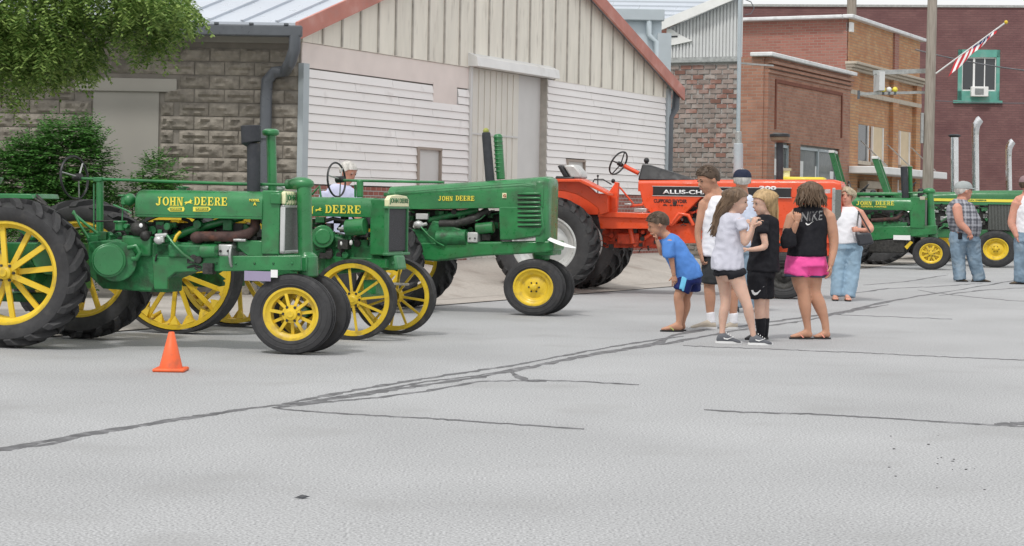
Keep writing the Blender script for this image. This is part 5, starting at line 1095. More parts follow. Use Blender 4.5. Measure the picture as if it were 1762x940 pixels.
# ---------------------------------------------------------------- big green tractors with roll frames and chrome stacks
def big(gpx, a, stack_px, frx, lab, hoodx0, nosex, R_w=.42, D3=True, stripe=True, stacktop=137, stackkind='curved', rops=None, letters=None, grille=True):
    T = TF('large_tractor', gpx, -.75, a, label=lab, cat='tractor', group='large modern green tractors behind the antique ones'); q = T.q
    xf = q(gpx[0], 290, -.75).x; K = ('fb', .47, .24, .27, 'front', 'disc'); wheel(T, (xf, -.7, 0), *K); wheel(T, (xf, .7, 0), *K, flip=True)
    T.part('front_axle', 'green_new', lambda mb: (mb.box(xf - .08, xf + .08, -.68, .68, .42, .54), mb.box(xf - .2, xf + .2, -.2, .2, .5, .75)))
    L = 2.95; xr = xf - L; K = ('rb', .82, .45, .5, 'rear', 'disc'); wheel(T, (xr, -.85, 0), *K, lugs=22, rimc='grease_shade'); wheel(T, (xr, .85, 0), *K, lugs=22, flip=True, rimc='grease_shade')  # yellow rear rims coloured dark, standing in for the shade on them
    T.part('axle', 'green_new', lambda mb: (mb.cyl((xr, -.8, .82), (xr, .8, .82), .09), mb.box(xr - .4, xr + .5, -.28, .28, .55, 1.15)), smooth=40)
    H0, H1 = 1.88, 2.0; xa, xb = xr + 1.1, xf + .75
    hood(T, [(xa, H0 - .06, 1.66, .3), (xa + .3, H0 - .02, 1.64, .34), (xa + 1.2, H0 + .06, 1.62, .36), (xb - .1, H0 + .09, 1.62, .36), (xb, H0 + .04, 1.62, .34)], m='green_new', rr=.35)
    if stripe:
        T.part('hood_stripe', 'yellow_txt', lambda mb: mb.box(xa + .12, xb - .1, -.366, -.352, 1.66, 1.73), bevel=0)
        text('JOHN DEERE', M['green'], T.root, xa + 1.05, xa + 1.6, 1.672, 1.717, -.3665, bold=.04)
    T.part('hood_rail', 'green_pale', lambda mb: mb.box(xa, xb - .1, -.37, -.34, 1.6, 1.635), bevel=0)
    gx0 = xf - .18
    for k in range(26): x = gx0 + k * .036; T.part('grille_bar', 'mesh_grey', lambda mb: mb.box(x, x + .018, -.345, -.33, .95, 1.6), bevel=0)
    T.part('grille_screen', 'grease_shade', lambda mb: mb.box(gx0 - .03, gx0 + .93, -.33, .33, .92, 1.6)); T.part('engine_block', 'grease_shade', lambda mb: mb.box(xa + .1, gx0, -.22, .22, .85, 1.5))
    T.part('frame_rail', 'green_new', lambda mb: mb.box(xr + .3, xb - .1, -.25, .25, .72, .95), bevel=.02)
    r = random.Random(5)
    for m in ('grease_shade', 'green_new', 'steel'):
        mb = MB()
        for _ in range(14): x, z = r.uniform(xa + .1, gx0), r.uniform(.95, 1.5); mb.box(x - .08, x + .08, -.3, -.2, z - .05, z + .05); mb.tube([(x, -.3, z), (x + r.uniform(-.2, .2), -.3, z + r.uniform(-.15, .15))], .025, 6)
        mb.build('engine_fittings', M[m], T.root, bevel=.006)['kind'] = 'stuff'
    T.part('fender', 'green_new', lambda mb: (mb.prism([(xr - .85, 1.5), (xr - .6, 1.84), (xr + .45, 1.87), (xr + .9, 1.5), (xr + .95, 1.05), (xr + .85, 1.05), (xr + .8, 1.42), (xr + .4, 1.78), (xr - .55, 1.76), (xr - .78, 1.45)], -1.08, -.5)), bevel=.02)
    T.part('fender', 'green_new', lambda mb: (mb.prism([(xr - .85, 1.5), (xr - .6, 1.84), (xr + .45, 1.87), (xr + .9, 1.5), (xr + .95, 1.05), (xr + .85, 1.05), (xr + .8, 1.42), (xr + .4, 1.78), (xr - .55, 1.76), (xr - .78, 1.45)], .5, 1.08)), bevel=.02)
    T.part('dash', 'seat', lambda mb: mb.box(xa - .12, xa + .05, -.28, .28, 1.3, 1.98), bevel=.06); T.part('seat', 'seat', lambda mb: (mb.box(xr + .05, xr + .45, -.22, .22, 1.4, 1.5), mb.box(xr - .02, xr + .08, -.22, .22, 1.45, 1.85)), bevel=.03)
    steering(T, Vector((xa - .32, 0, 2.0)), (.7, 0, -.7), .2, .016, m='black', spokes=4)
    if stack_px:
        px, py = stack_px; b = q(px, 214, 0); c = q(px - 3 if stackkind == 'curved' else px - 1, py, 0); X = b.x
        if stackkind == 'cap':
            T.part('exhaust_stack', 'chrome', lambda mb: mb.tube([(X, 0, 1.8), (X - .03, 0, c.z)], .1, 18), smooth=40); T.part('stack_cap', 'stack', lambda mb: mb.tube([(X - .03, 0, c.z - .02), (X - .03, 0, c.z + .03), (X - .03, 0, c.z + .06)], [.11, .17, .1], 20), smooth=40)
        else:
            T.part('exhaust_stack', 'chrome', lambda mb: mb.tube([(X, 0, 1.8), (X - .05, 0, c.z - .5), (X - .05, 0, c.z - .3), (X - .03, 0, c.z - .16), (X + .05, 0, c.z - .02), (X + .1, 0, c.z + .02)], [.1, .1, .11, .12, .12, .11], 18), smooth=40)
    if rops:
        for sg in (-1, 1): T.part('roll_post', 'green_new', lambda mb: mb.bar((xr + .35, sg * .62, 1.5), (xr - .1, sg * .58, rops), .12, .15))
        T.part('roll_bar', 'white', lambda mb: mb.bar((xr - .1, -.66, rops), (xr - .1, .66, rops), .16, .07)); T.part('roll_bar_beam', 'green_new', lambda mb: mb.bar((xr - .1, -.62, rops - .07), (xr - .1, .62, rops - .07), .12, .07))
    return T
T6 = big((1166, 313.5), 14, (1118, 160), 0, 'large green tractor with yellow stripe and capped chrome stack, beside the plaid-shirted man', 0, 0, stackkind='cap', rops=2.75)
big((1213, 307), 14, (1143, 140), 0, 'large green tractor whose tall chrome stack bends at the top, second from the plaid-shirted man', 0, 0, rops=None)
big((1262, 301), 14, (1182, 166), 0, 'large green tractor with the rightmost and shortest bent chrome stack', 0, 0)
big((1100, 306), 14, None, 0, 'large green tractor with tall green roll frame, behind the small antique tractor', 0, 0, rops=3.05, stripe=False)
# yellow machine glimpsed between the orange tractor and the shop front
D_ = 38.5; b0 = at(935, 205, D_) * Vector((1, 1, 0)); ym = empty('yellow_tractor', b0, -R_(14), label='yellow tractor bonnet glimpsed behind the orange tractor', cat='tractor')
def yb(px, py): return at(px, py, D_) - b0
a, b = yb(912, 207), yb(966, 232)
MB().box(a.x, b.x, -.3, .3, b.z, a.z).build('hood', mat('bright_yellow', (.75, .62, .04), .4), ym, bevel=.04)
MB().box(a.x - .2, b.x, -.2, .2, .6, b.z).build('engine_block', M['grease_shade'], ym, bevel=.02); MB().box(a.x - .9, a.x, -.25, .25, .6, 1.3).build('rear_case', M['grease_shade'], ym, bevel=.03)
MB().tube([(yb(921, 207).x, 0, a.z), (yb(921, 199).x, 0, yb(921, 199).z)], .07, 12).build('air_cleaner', M['pale_txt'], ym, smooth=40); MB().tube([(yb(921, 200).x, 0, yb(921, 200).z), (yb(921, 198).x, 0, yb(921, 197).z)], .1, 12).build('cleaner_cap', M['sand'], ym, smooth=40)
class YT: root = ym
for p, R, K in (((a.x - .5, -.65, 0), .65, ('yr', .65, .35, .4, 'rear', 'disc')), ((a.x - .5, .65, 0), .65, ('yr', .65, .35, .4, 'rear', 'disc')), ((b.x - .2, -.4, 0), .36, ('yf', .36, .18, .2, 'front', 'disc')), ((b.x - .2, .4, 0), .36, ('yf', .36, .18, .2, 'front', 'disc'))): wheel(YT, p, *K, rimc='grease_shade')
# traffic cone
cg = ground(200, 434.5); cone = empty('traffic_cone', cg, label='orange traffic cone standing on the road before the nearest tractor', cat='traffic cone')
M['cone'] = mat('cone_orange', (.82, .13, .035), .55, var=.08, dirt=(.3, .11, .06), da=.25, ds=9)
k_ = cg.y / FOC; h_ = 45.5 * k_
MB().lathe([(.02, 14 * k_), (.04, 13.3 * k_), (h_, 3.4 * k_), (h_ + .004, 2.5 * k_), (h_ - .02, 2 * k_)], 28, 'z').build('body', M['cone'], cone, smooth=50)
MB().box(-18.5 * k_, 18.5 * k_, -.13, .13, 0, .028).build('base', M['cone'], cone, bevel=.012)
# ================================================================== PEOPLE
def fabric(name, c, rough=.85, var=.1, bump=.003, **k): return mat(name, c, rough, var=var, vs=5, bump=bump, bs=45, spec=.25, **k)
def skin(name, c):
    m = mat(name, c, .62, var=.1, vs=9, bump=.0012, bs=60, spec=.3); p = m.node_tree.nodes['Principled BSDF']
    p.inputs['Subsurface Weight'].default_value = .15; p.inputs['Subsurface Radius'].default_value = (.02, .008, .004); p.inputs['Subsurface Scale'].default_value = .5; return m
SK = {'tan': skin('tanned_skin', (.5, .27, .18)), 'fair': skin('fair_skin', (.62, .4, .31)), 'ruddy': skin('ruddy_skin', (.6, .3, .22))}
HR = {}
def hairmat(name, c): m = mat(name, c, .5, var=.35, vs=30, bump=.003, bs=120, spec=.3, stretch=(1, 1, .25)); HR[name] = m; return m
hairmat('brown_hair', (.1, .065, .04)); hairmat('light_brown_hair', (.15, .1, .065)); hairmat('short_brown_hair', (.085, .058, .04)); hairmat('blonde_hair', (.42, .29, .15)); hairmat('grey_hair', (.55, .53, .5)); hairmat('ash_blonde_hair', (.42, .35, .25)); hairmat('dark_hair', (.12, .08, .052))
M['eye'] = mat('dark_eye', (.03, .02, .02), .2); M['lip'] = mat('lips', (.4, .15, .13), .5); M['sole'] = mat('shoe_sole', (.7, .7, .7), .7)
def bezier(a, b, c, t): return a * (1 - t) ** 2 + b * 2 * t * (1 - t) + c * t * t
def limb(mb, pts, n=14, cap=True, tip=.45):
    """tapering limb: pts of (Vector, half width across the view, half depth)"""
    P = [p[0] for p in pts]; R = []; a_prev = None
    # subdivide with smooth interpolation
    Q = []
    for i in range(len(pts) - 1):
        p0, p1, p2, p3 = pts[max(i - 1, 0)], pts[i], pts[i + 1], pts[min(i + 2, len(pts) - 1)]
        for k in range(4):
            t = k / 4; f = lambda a, b, c, d: .5 * (2 * b + (c - a) * t + (2 * a - 5 * b + 4 * c - d) * t * t + (3 * b - a - 3 * c + d) * t ** 3)
            Q.append((Vector([f(p0[0][j], p1[0][j], p2[0][j], p3[0][j]) for j in range(3)]), max(.004, f(p0[1], p1[1], p2[1], p3[1])), max(.004, f(p0[2], p1[2], p2[2], p3[2]))))
    Q.append(pts[-1])
    def fr(i):
        t = (Q[min(i + 1, len(Q) - 1)][0] - Q[max(i - 1, 0)][0]).normalized(); b = Vector((0, 1, 0)) - t * t.y
        if b.length < .25: b = Vector((0, 0, 1)) - t * t.z
        b.normalize(); return t, b.cross(t).normalized(), b
    rings = []
    t, a, b = fr(0)
    if cap: rings += [[Q[0][0] - t * min(Q[0][1], Q[0][2]) * (.8 if tip < .6 else .06) + (a * math.cos(x) * Q[0][1] + b * math.sin(x) * Q[0][2]) * tip for x in [2 * math.pi * k / n for k in range(n)]]]
    for i, (p, w_, d_) in enumerate(Q):
        t, a, b = fr(i); rings.append([p + a * math.cos(x) * w_ + b * math.sin(x) * d_ for x in [2 * math.pi * k / n for k in range(n)]])
    if cap: p, w_, d_ = Q[-1]; rings.append([p + t * min(w_, d_) * (.8 if tip < .6 else .06) + (a * math.cos(x) * w_ + b * math.sin(x) * d_) * tip for x in [2 * math.pi * k / n for k in range(n)]])
    mb.rings(rings)
def finger(mb, p, d, nrm, L_, r, curl):
    d = d.normalized(); pts = [p - d * .012, p]
    for k, f in enumerate((.42, .33, .25)):
        d = (Matrix.Rotation(curl, 3, d.cross(nrm).normalized()) @ d).normalized(); p = p + d * L_ * f; pts.append(p)
    mb.tube(pts, [r, r, r * .93, r * .86, r * .62], 8)
def hand(mb, wr, d, nrm, size=.085, curl=.35, thumb=1):
    """palm, four unequal fingers and a thumb from the side of the palm"""
    d = d.normalized(); nrm = (nrm - d * nrm.dot(d)).normalized(); s = d.cross(nrm).normalized() * thumb
    k = size / .085; rings = []
    for t, w_, h_ in ((-.02, .024, .019), (0, .026, .018), (.035, .038, .017), (.07, .041, .015), (.088, .038, .012)):
        c = wr + d * t * k; rings.append([c + s * math.cos(x) * w_ * k + nrm * math.sin(x) * h_ * k for x in [2 * math.pi * i / 10 for i in range(10)]])
    mb.rings(rings)
    for i, (o, L_) in enumerate(((.029, .07), (.010, .078), (-.010, .072), (-.028, .056))): finger(mb, wr + d * .083 * k + s * o * k, d + s * (.12 - .08 * i), -nrm, L_ * k, .0088 * k, curl + .08 * i)
    finger(mb, wr + d * .025 * k + s * .03 * k, (d * .75 + s * .85).normalized(), (-nrm - s * .5).normalized(), .062 * k, .0105 * k, curl * .55)
def remesh(o, vox, smooth=3, fac=.6):  # weld the limbs into one continuous skin
    m = o.modifiers.new('r', 'REMESH'); m.mode = 'VOXEL'; m.voxel_size = vox; m.use_smooth_shade = True
    if smooth: s = o.modifiers.new('s', 'SMOOTH'); s.iterations = smooth; s.factor = fac
    bake(o); return o
class Person:
    def __init__(s, foot, label, sk, group=None, dd=0.0):
        g = ground(*foot); s.o = g + Vector((0, dd, 0)); s.D = s.o.y; s.k = s.D / FOC; s.px0 = foot[0]
        s.root = empty('person', (s.o.x, s.o.y, 0), label=label, cat='person', group=group); s.sk = SK[sk]; s.body = MB(); s.extra = MB(); s.kids = []
    def q(s, px, py, dy=0.0):
        r = ray(px, py); return Vector((r.x * s.D - s.o.x, dy, max(.012, EYE + r.z * s.D)))
    def L(s, pts, grow=0.0):                       # (px, py, dy, halfwidth px, depth ratio)
        return [(s.q(p[0], p[1], p[2]), (p[3] + grow) * s.k, (p[3] * (p[4] if len(p) > 4 else 1) + grow) * s.k) for p in pts]
    def limb(s, pts): limb(s.body, s.L(pts))
    def cloth(s, name, m, tubes, grow=0.0, vox=.013, fold=.008, fs=9, smooth=3):
        mb = MB()
        for t in tubes: limb(mb, s.L(t, grow), n=20, tip=.98)
        o = mb.build(name, m if not isinstance(m, str) else M[m], s.root); remesh(o, vox, smooth)
        if fold:
            me = o.data; sd_ = s.px0 * .37; nrm = [v.normal.copy() for v in me.vertices]; cos = []
            for v in me.vertices:
                c = v.co.copy(); f = mnoise.noise(Vector((c.x * fs + sd_, c.y * fs, c.z * fs * .55))) + .7 * (1 - 2.2 * abs(mnoise.noise(Vector((c.x * fs * 1.3 + c.z * 6, c.y * fs * 1.2, c.z * fs * 1.1 - c.x * 5 + sd_)))))
                cos += list(c + nrm[v.index] * f * fold)
            me.vertices.foreach_set('co', cos); me.update()
        return o
    def head(s, px, py, h, yaw, pitch=0, hair='short', hm='brown_hair', face=True, dy=0.0):
        c = s.q(px, py, dy); R = Matrix.Rotation(R_(yaw), 3, 'Z') @ Matrix.Rotation(R_(pitch), 3, 'X'); H_ = h * s.k / 2; s.hc, s.hR, s.hH = c, R, H_
        P = lambda x, y, z: c + R @ Vector((x * H_, y * H_, z * H_))
        b = s.body; b.ball(P(0, .12, .22), (H_ * .74, H_ * .88, H_ * .78), 18, 12, R)
        b.ball(P(0, -.18, -.25), (H_ * .56, H_ * .6, H_ * .7), 16, 10, R)
        b.ball(P(0, -.42, -.68), (H_ * .3, H_ * .28, H_ * .24), 12, 8, R)
        b.rings([[P(x * .11, -.72, .12 + .0 * x), P(-.1, -.7, -.2), P(0, -.74, -.26), P(.1, -.7, -.2)] for x in (0, )] + [[P(0, -.75, .14), P(-.13, -.8, -.16), P(0, -.98, -.14), P(.13, -.8, -.16)]]) if False else None
        b.rings([[P(-.07, -.66, .14), P(.07, -.66, .14), P(.06, -.76, .14), P(-.06, -.76, .14)], [P(-.14, -.66, -.2), P(.14, -.66, -.2), P(.09, -.97, -.14), P(-.09, -.97, -.14)], [P(-.12, -.62, -.27), P(.12, -.62, -.27), P(.06, -.84, -.25), P(-.06, -.84, -.25)]])
        b.ball(P(0, -.62, .25), (H_ * .42, H_ * .16, H_ * .1), 12, 8, R); b.ball(P(0, -.66, -.42), (H_ * .24, H_ * .14, H_ * .09), 12, 8, R)
        for sg in (-1, 1):
            b.ball(P(.74 * sg, .08, -.02), (H_ * .09, H_ * .18, H_ * .25), 10, 8, R)
            s.kids.append(('eye', P(.27 * sg, -.7, .1), (H_ * .085, H_ * .05, H_ * .05), M['eye'], R))
            s.kids.append(('eyebrow', P(.27 * sg, -.77, .29), (H_ * .15, H_ * .04, H_ * .03), HR[hm], R))
        s.kids.append(('mouth', P(0, -.795, -.44), (H_ * .19, H_ * .035, H_ * .04), M['lip'], R))
        hb = MB(); r = random.Random(int(px))
        # hair cap: strands laid over the skull
        def scalp(u, v, e=1.0): return P(.76 * e * math.cos(u) * math.cos(v), .12 + .92 * e * math.sin(u) * math.cos(v), .22 + .84 * e * math.sin(v))
        n = 36; m = 16; rings = []
        for j in range(m + 1):
            v = -.75 + (math.pi / 2 + .75) * j / m; ring = []
            for i in range(n):
                u = 2 * math.pi * i / n; fa = -math.sin(u); K_ = ((-1, -.7), (-.5, -.55), (-.15, -.28), (.1, -.12), (.35, -.05), (.6, .3), (.85, .42), (1, .45)); vmin = next((a[1] + (b_[1] - a[1]) * (fa - a[0]) / (b_[0] - a[0]) for a, b_ in zip(K_, K_[1:]) if fa <= b_[0] + 1e-6), .45); vv_ = max(v, vmin)
                ring.append(scalp(u, min(vv_, math.pi / 2 - .01), (1.07 if hair != 'cropped' else 1.04) + .05 * mnoise.noise(Vector((i * .7, j * .5, px)))))
            rings.append(ring)
        hb.rings(rings)
        if hair in ('long', 'bob', 'messy', 'short'):
            cnt = {'long': 260, 'bob': 190, 'messy': 200, 'short': 420}[hair]
            for _ in range(cnt):
                u = r.uniform(-.25, math.pi + .25) if hair == 'long' or (hair == 'short' and r.random() < .6) else r.uniform(0, 2 * math.pi); v = r.uniform(-.2 if hair == 'short' and math.sin(u) > .1 else .45 if hair == 'short' else .1, 1.45); a = scalp(u, v, 1.03)
                if hair == 'short':
                    d = (a - c).normalized() * H_ * .045; mm = a + d + R @ Vector((0, -.05 * H_, 0)); hb.tube([a, mm, mm + R @ Vector((r.uniform(-.06, .06) * H_, -.07 * H_, .0))], [.005, .004, .0015], 4)
                elif hair == 'bob':
                    u2 = u if math.sin(u) > -.4 else (-.3 if math.cos(u) > 0 else math.pi + .3); e = scalp(u2, -.15, 1.12 + r.random() * .12); e2 = scalp(u2, -.5 - .35 * r.random(), 1.1); hb.tube([a, (a + e) / 2 + (a - c) * .2, e, e2], [.012, .015, .014, .004], 5)
                elif hair == 'messy':
                    u2 = u if math.sin(u) > -.3 else (-.3 if math.cos(u) > 0 else math.pi + .3); e = scalp(u2, 0, 1.06 + r.random() * .22); e2 = e + Vector((r.uniform(-.05, .05), r.uniform(-.03, .03), -H_ * r.uniform(.6, 1.15))) + R @ Vector((0, .1 * H_, 0)); hb.tube([a, (a + e) / 2 + (a - c) * .18, e, (e + e2) / 2 + Vector((r.uniform(-.02, .02), 0, 0)), e2], [.009, .013, .012, .009, .003], 5)
                else:
                    e = scalp(u, -.1, 1.12); k = r.random(); e2 = s.hang[0] + Vector((r.gauss(0, 1) * s.hang[2], r.gauss(0, .025), r.uniform(-.02, .02))) ; e3 = s.hang[1] + Vector((r.gauss(0, 1) * s.hang[3], r.gauss(0, .02), r.uniform(-.05, .07)))
                    hb.tube([a, (a + e) / 2 + (a - c) * .16, e, bezier(e, e2, e3, .35), bezier(e, e2, e3, .68), e3], [.008, .013, .014, .014, .011, .003], 5)
        s.hairmb = (hb, HR[hm], hair)
    def cap(s, m, brim_yaw=0, bill=True):
        c, R, H_ = s.hc, s.hR, s.hH; P = lambda x, y, z: c + R @ Vector((x * H_, y * H_, z * H_)); mb = MB(); rings = []
        for j in range(8):
            v = j / 7 * math.pi / 2 * .97; rings.append([P(.84 * math.cos(u) * math.cos(v) ** .7, .1 + 1.0 * math.sin(u) * math.cos(v) ** .7, .32 + .76 * math.sin(v)) for u in [2 * math.pi * i / 24 for i in range(24)]])
        mb.rings(rings); o = mb.build('cap', m, s.root, smooth=60)
        if bill:
            mb = MB(); v = []; n = 12
            for i in range(n + 1):
                a = math.pi + math.pi * i / n; x, y = math.cos(a), math.sin(a)
                v += [P(.78 * x, .1 + .95 * y, .36), P(.8 * x, .1 + y * 1.0 - .62 * abs(y) ** .8, .27 - .0 * abs(x))]
            f = [(2 * i, 2 * i + 1, 2 * i + 3, 2 * i + 2) for i in range(n)]; mb.add(v, f); b = mb.build('cap_bill', m, o, smooth=60); t = b.modifiers.new('t', 'SOLIDIFY'); t.thickness = .008
            mb = MB(); mb.ball(P(0, .1, 1.08), .008, 6, 4); mb.build('cap_button', m, o, smooth=80)
    def foot(s, heel, toe, dy=0.0, w_=4.6, kind='bare', m=None, sole='sole', mark=None):
        a, b = s.q(heel[0], heel[1], dy), s.q(toe[0], toe[1], dy); a.z = b.z = 0
        if abs(b.y - a.y) < .01: b.y -= .02
        d = (b - a); L_ = d.length; L_ = max(L_, .17 if kind != 'front' else .1)
        if d.length < .14: d = Vector((d.x, -.16, 0)); L_ = .2
        d.normalize(); sd_ = Vector((-d.y, d.x, 0)); W_ = w_ * s.k; mb = MB()
        th = .014 if kind in ('flip', 'sandal') else 0; rings = []
        for t, w2, z0, z1 in ((-.02, .5, .012, .05), (.08, .72, 0, .085), (.25, .74, 0, .1), (.45, .8, 0, .075), (.7, 1.0, 0, .048), (.88, .92, 0, .034), (1.0, .5, .006, .02)):
            c = a + d * L_ * t; ring = []
            for i in range(12):
                x = 2 * math.pi * i / 12; zz = (z0 + z1) / 2 + math.sin(x) * (z1 - z0) / 2; ring.append(c + sd_ * math.cos(x) * W_ * w2 + Vector((0, 0, zz * (1.0 if kind in ('flip', 'bare', 'sandal') else 1.18) + th)))
            rings.append(ring)
        if kind in ('flip', 'sandal', 'bare'):
            s.body.rings(rings)
            for i in range(5): c = a + d * L_ * (.95 - .035 * i) + sd_ * W_ * (.6 - .3 * i) * (1 if dy <= 0 else -1); s.extra.ball(c + Vector((0, 0, .016 + th)), (.013 - .001 * i, .013, .011), 8, 6)
            sm = MB(); R0, R1 = [], []
            for i in range(24):
                x = 2 * math.pi * i / 24; p = a + d * L_ * (.48 + .56 * math.cos(x)) + sd_ * W_ * 1.05 * math.sin(x) * (.85 + .15 * math.cos(x)); R0.append(p + Vector((0, 0, .002))); R1.append(p + Vector((0, 0, .017)))
            sm.rings([R0, R1]); so = sm.build('sandal' if kind == 'sandal' else 'flip_flop', m or M['black'], s.root, smooth=40)
            st_ = MB(); tc = a + d * L_ * .72 + Vector((0, 0, .05))
            for sg in (-1, 1): st_.tube([a + d * L_ * .74 + Vector((0, 0, .05)), a + d * L_ * .6 + sd_ * W_ * .65 * sg + Vector((0, 0, .055)), a + d * L_ * .42 + sd_ * W_ * .95 * sg + Vector((0, 0, .018))], .007 if kind == 'flip' else .012, 6)
            st_.build('strap', s.strapm if hasattr(s, 'strapm') else M['black'], so, smooth=60)
        else:
            sh = MB(); sh.rings(rings); so = sh.build('shoe', m or M['black'], s.root); sub = so.modifiers.new('s', 'SUBSURF'); sub.levels = sub.render_levels = 1; soften(so.data, 80)
            R0, R1 = [], []; sm = MB()
            for i in range(24):
                x = 2 * math.pi * i / 24; p = a + d * L_ * (.485 + .545 * math.cos(x)) + sd_ * W_ * 1.0 * math.sin(x) * (.88 + .12 * math.cos(x)); R0.append(p + Vector((0, 0, .001))); R1.append(p + Vector((0, 0, .024)))
            sm.rings([R0, R1]); sm.build('sole', M[sole], so, smooth=40)
            if mark:
                p = a + d * L_ * .45 - sd_ * 0; y = -W_ * .86; mk = MB(); e = .045
                base = Vector((p.x, p.y - W_ * .86 * abs(d.x), .055)); mk.add([base + d * x + Vector((0, -.004, z)) for x, z in ((-.05, .008), (-.045, -.008), (-.01, -.014), (.06, .018), (-.005, -.002), (-.03, .0))], [(0, 1, 2, 3, 4, 5)]); mk.build('shoe_mark', M['paper'], so)
                lc = MB()
                for i in range(4): q_ = a + d * L_ * (.38 + .09 * i) + Vector((0, 0, .108 - .014 * i)); lc.tube([q_ + sd_ * W_ * .4, q_ + Vector((0, 0, .006)), q_ - sd_ * W_ * .4], .004, 5)
                lc.build('lace', M['paper'], so)
    def arm(s, pts, hd, nrm, curl=.4, thumb=1, size=.085):
        s.limb(pts); w_ = s.q(*pts[-1][:3]); hand(s.extra, w_, Vector(hd), Vector(nrm), size, curl, thumb)
    def finish(s, vox=.0115):
        o = s.body.build('body', s.sk, s.root); remesh(o, vox, 2, .5)
        # fingers and toes join the same mesh
        b = bmesh.new(); b.from_mesh(o.data); n = len(b.verts); vs_ = [b.verts.new(v) for v in s.extra.v]; b.verts.index_update()
        for f in s.extra.f:
            try: b.faces.new([vs_[i] for i in f]).smooth = True
            except ValueError: pass
        b.to_mesh(o.data); b.free(); o.data.materials.clear(); o.data.materials.append(s.sk)
        for nm, p, r, m, R in s.kids:
            mb = MB(); mb.ball(p, r, 8, 6, R); mb.build(nm, m, o if False else s.root, smooth=80)
        hb, m, kind = s.hairmb; hb.build('hair', m, s.root, smooth=70); return o
def decal(P_, garment, mesh_obj, lift=.004):
    """lay flat print on the cloth by projecting it straight back onto the garment"""
    from mathutils.bvhtree import BVHTree
    g = garment.data; bv = BVHTree.FromPolygons([v.co.copy() for v in g.vertices], [tuple(p.vertices) for p in g.polygons])
    for v in mesh_obj.data.vertices:
        h = bv.ray_cast(Vector((v.co.x, -2, v.co.z)), Vector((0, 1, 0)))
        if h[0] is not None: v.co.y = h[0].y - lift
    return mesh_obj
def print_text(P_, garment, body, m, x0, y0, x1, y1, slope=0):
    a, b = P_.q(x0, (y0 + y1) / 2), P_.q(x1, (y0 + y1) / 2); o = text(body, M[m], P_.root, a.x, b.x, P_.q(x0, y1).z, P_.q(x0, y0).z, -.3, shear=.12, name='print', bold=.012, slope=slope)
    bm2 = bmesh.new(); bm2.from_mesh(o.data); bmesh.ops.triangulate(bm2, faces=bm2.faces); bm2.to_mesh(o.data); bm2.free(); return decal(P_, garment, o)
def swoosh(P_, garment, x0, y0, x1, y1, m='paper'):
    pts = [(0, .45), (.1, .8), (.25, .95), (.45, .85), (1, 0), (.5, .6), (.33, .68), (.2, .6), (.14, .42)]
    v = [P_.q(x0 + (x1 - x0) * a, y0 + (y1 - y0) * b, -.4) for a, b in pts]; me = bpy.data.meshes.new('mark'); me.from_pydata([tuple(p) for p in v], [], [(0, 1, 2, 7, 8), (2, 3, 6, 7), (3, 4, 5, 6)]); me.materials.append(M[m])
    return decal(P_, garment, obj('mark', me, P_.root))
GRP = 'people looking at the tractors'
royal = fabric('blue_cotton', (.09, .24, .62)); navy = fabric('navy_shorts', (.01, .02, .12), .6); sky_ = fabric('light_blue_panel', (.15, .5, .75), .6)
whitec = fabric('white_cotton', (.8, .8, .84), bump=.002); greyt = fabric('heather_grey', (.56, .56, .64)); blackc = fabric('black_cotton', (.014, .014, .018)); charcoal = fabric('charcoal_shorts', (.045, .048, .05)); pinkc = fabric('pink_shorts', (.85, .1, .36), .6)
denim = fabric('light_denim', (.27, .39, .5), var=.2, dirt=(.45, .55, .62), da=.25, ds=4); denim2 = fabric('faded_denim', (.2, .28, .36), var=.25, dirt=(.38, .45, .5), da=.25, ds=4); ltblue = fabric('pale_blue_cotton', (.6, .66, .8)); lilac_ = fabric('lavender_shirt', (.55, .57, .75))
# ---- boy bending forward
P = Person((788, 388), 'boy in blue t-shirt and blue shorts bending forward with a hand at his face', 'tan', GRP)
P.head(770, 263.5, 28, -84, 22, 'short', 'short_brown_hair')
P.limb([(774, 270, 0, 5, 1), (783, 279, 0, 6.5, 1)]); P.limb([(783, 282, 0, 8, 1.1), (793, 298, 0, 11, .9), (806, 322, 0, 12, .9)])
P.arm([(783, 284, -.13, 5, 1), (784, 297, -.15, 3.9, 1), (785.5, 307, -.15, 3.3, 1), (788, 322, -.13, 2.5, .9)], (.12, .05, -1), (0, -1, 0), .2, 1, .07)
P.arm([(779, 285, .1, 5, 1), (776, 297, .06, 3.6, 1), (773, 291, .0, 3.2), (769, 281, -.02, 2.6)], (-.25, 0, 1), (1, 0, .2), .9, -1, .07)
P.limb([(803, 322, -.07, 8.5, 1), (795, 343, -.08, 6.2, 1), (793.5, 349, -.08, 5.6), (795, 360, -.07, 5.6), (795, 372, -.07, 4.2), (794, 383, -.07, 3.4)]); P.limb([(810, 324, .08, 8.5, 1), (806, 343, .08, 6, 1), (804, 349, .08, 5.3), (804, 360, .08, 5.4), (801, 372, .08, 4), (799, 382, .08, 3.3)])
P.strapm = mat('olive_strap', (.35, .4, .12), .6)
P.foot((798, 386), (773, 388), -.07, 4.2, 'flip', M['black']); P.foot((803, 384), (784, 386), .08, 4.2, 'flip', M['black'])
sh = P.cloth('shirt', royal, [[(780, 277, 0, 6, 1.3), (785, 284, 0, 11.5, 1.3), (794, 300, 0, 14, 1.15), (804, 317, 0, 15.5, 1.1), (807, 326, 0, 16, 1.1)], [(782, 283, -.12, 6.5), (781.5, 296, -.15, 6.6), (781.5, 300, -.15, 6.6)], [(779, 283, .1, 6.5), (777, 294, .1, 6)]], .4, fold=.009)
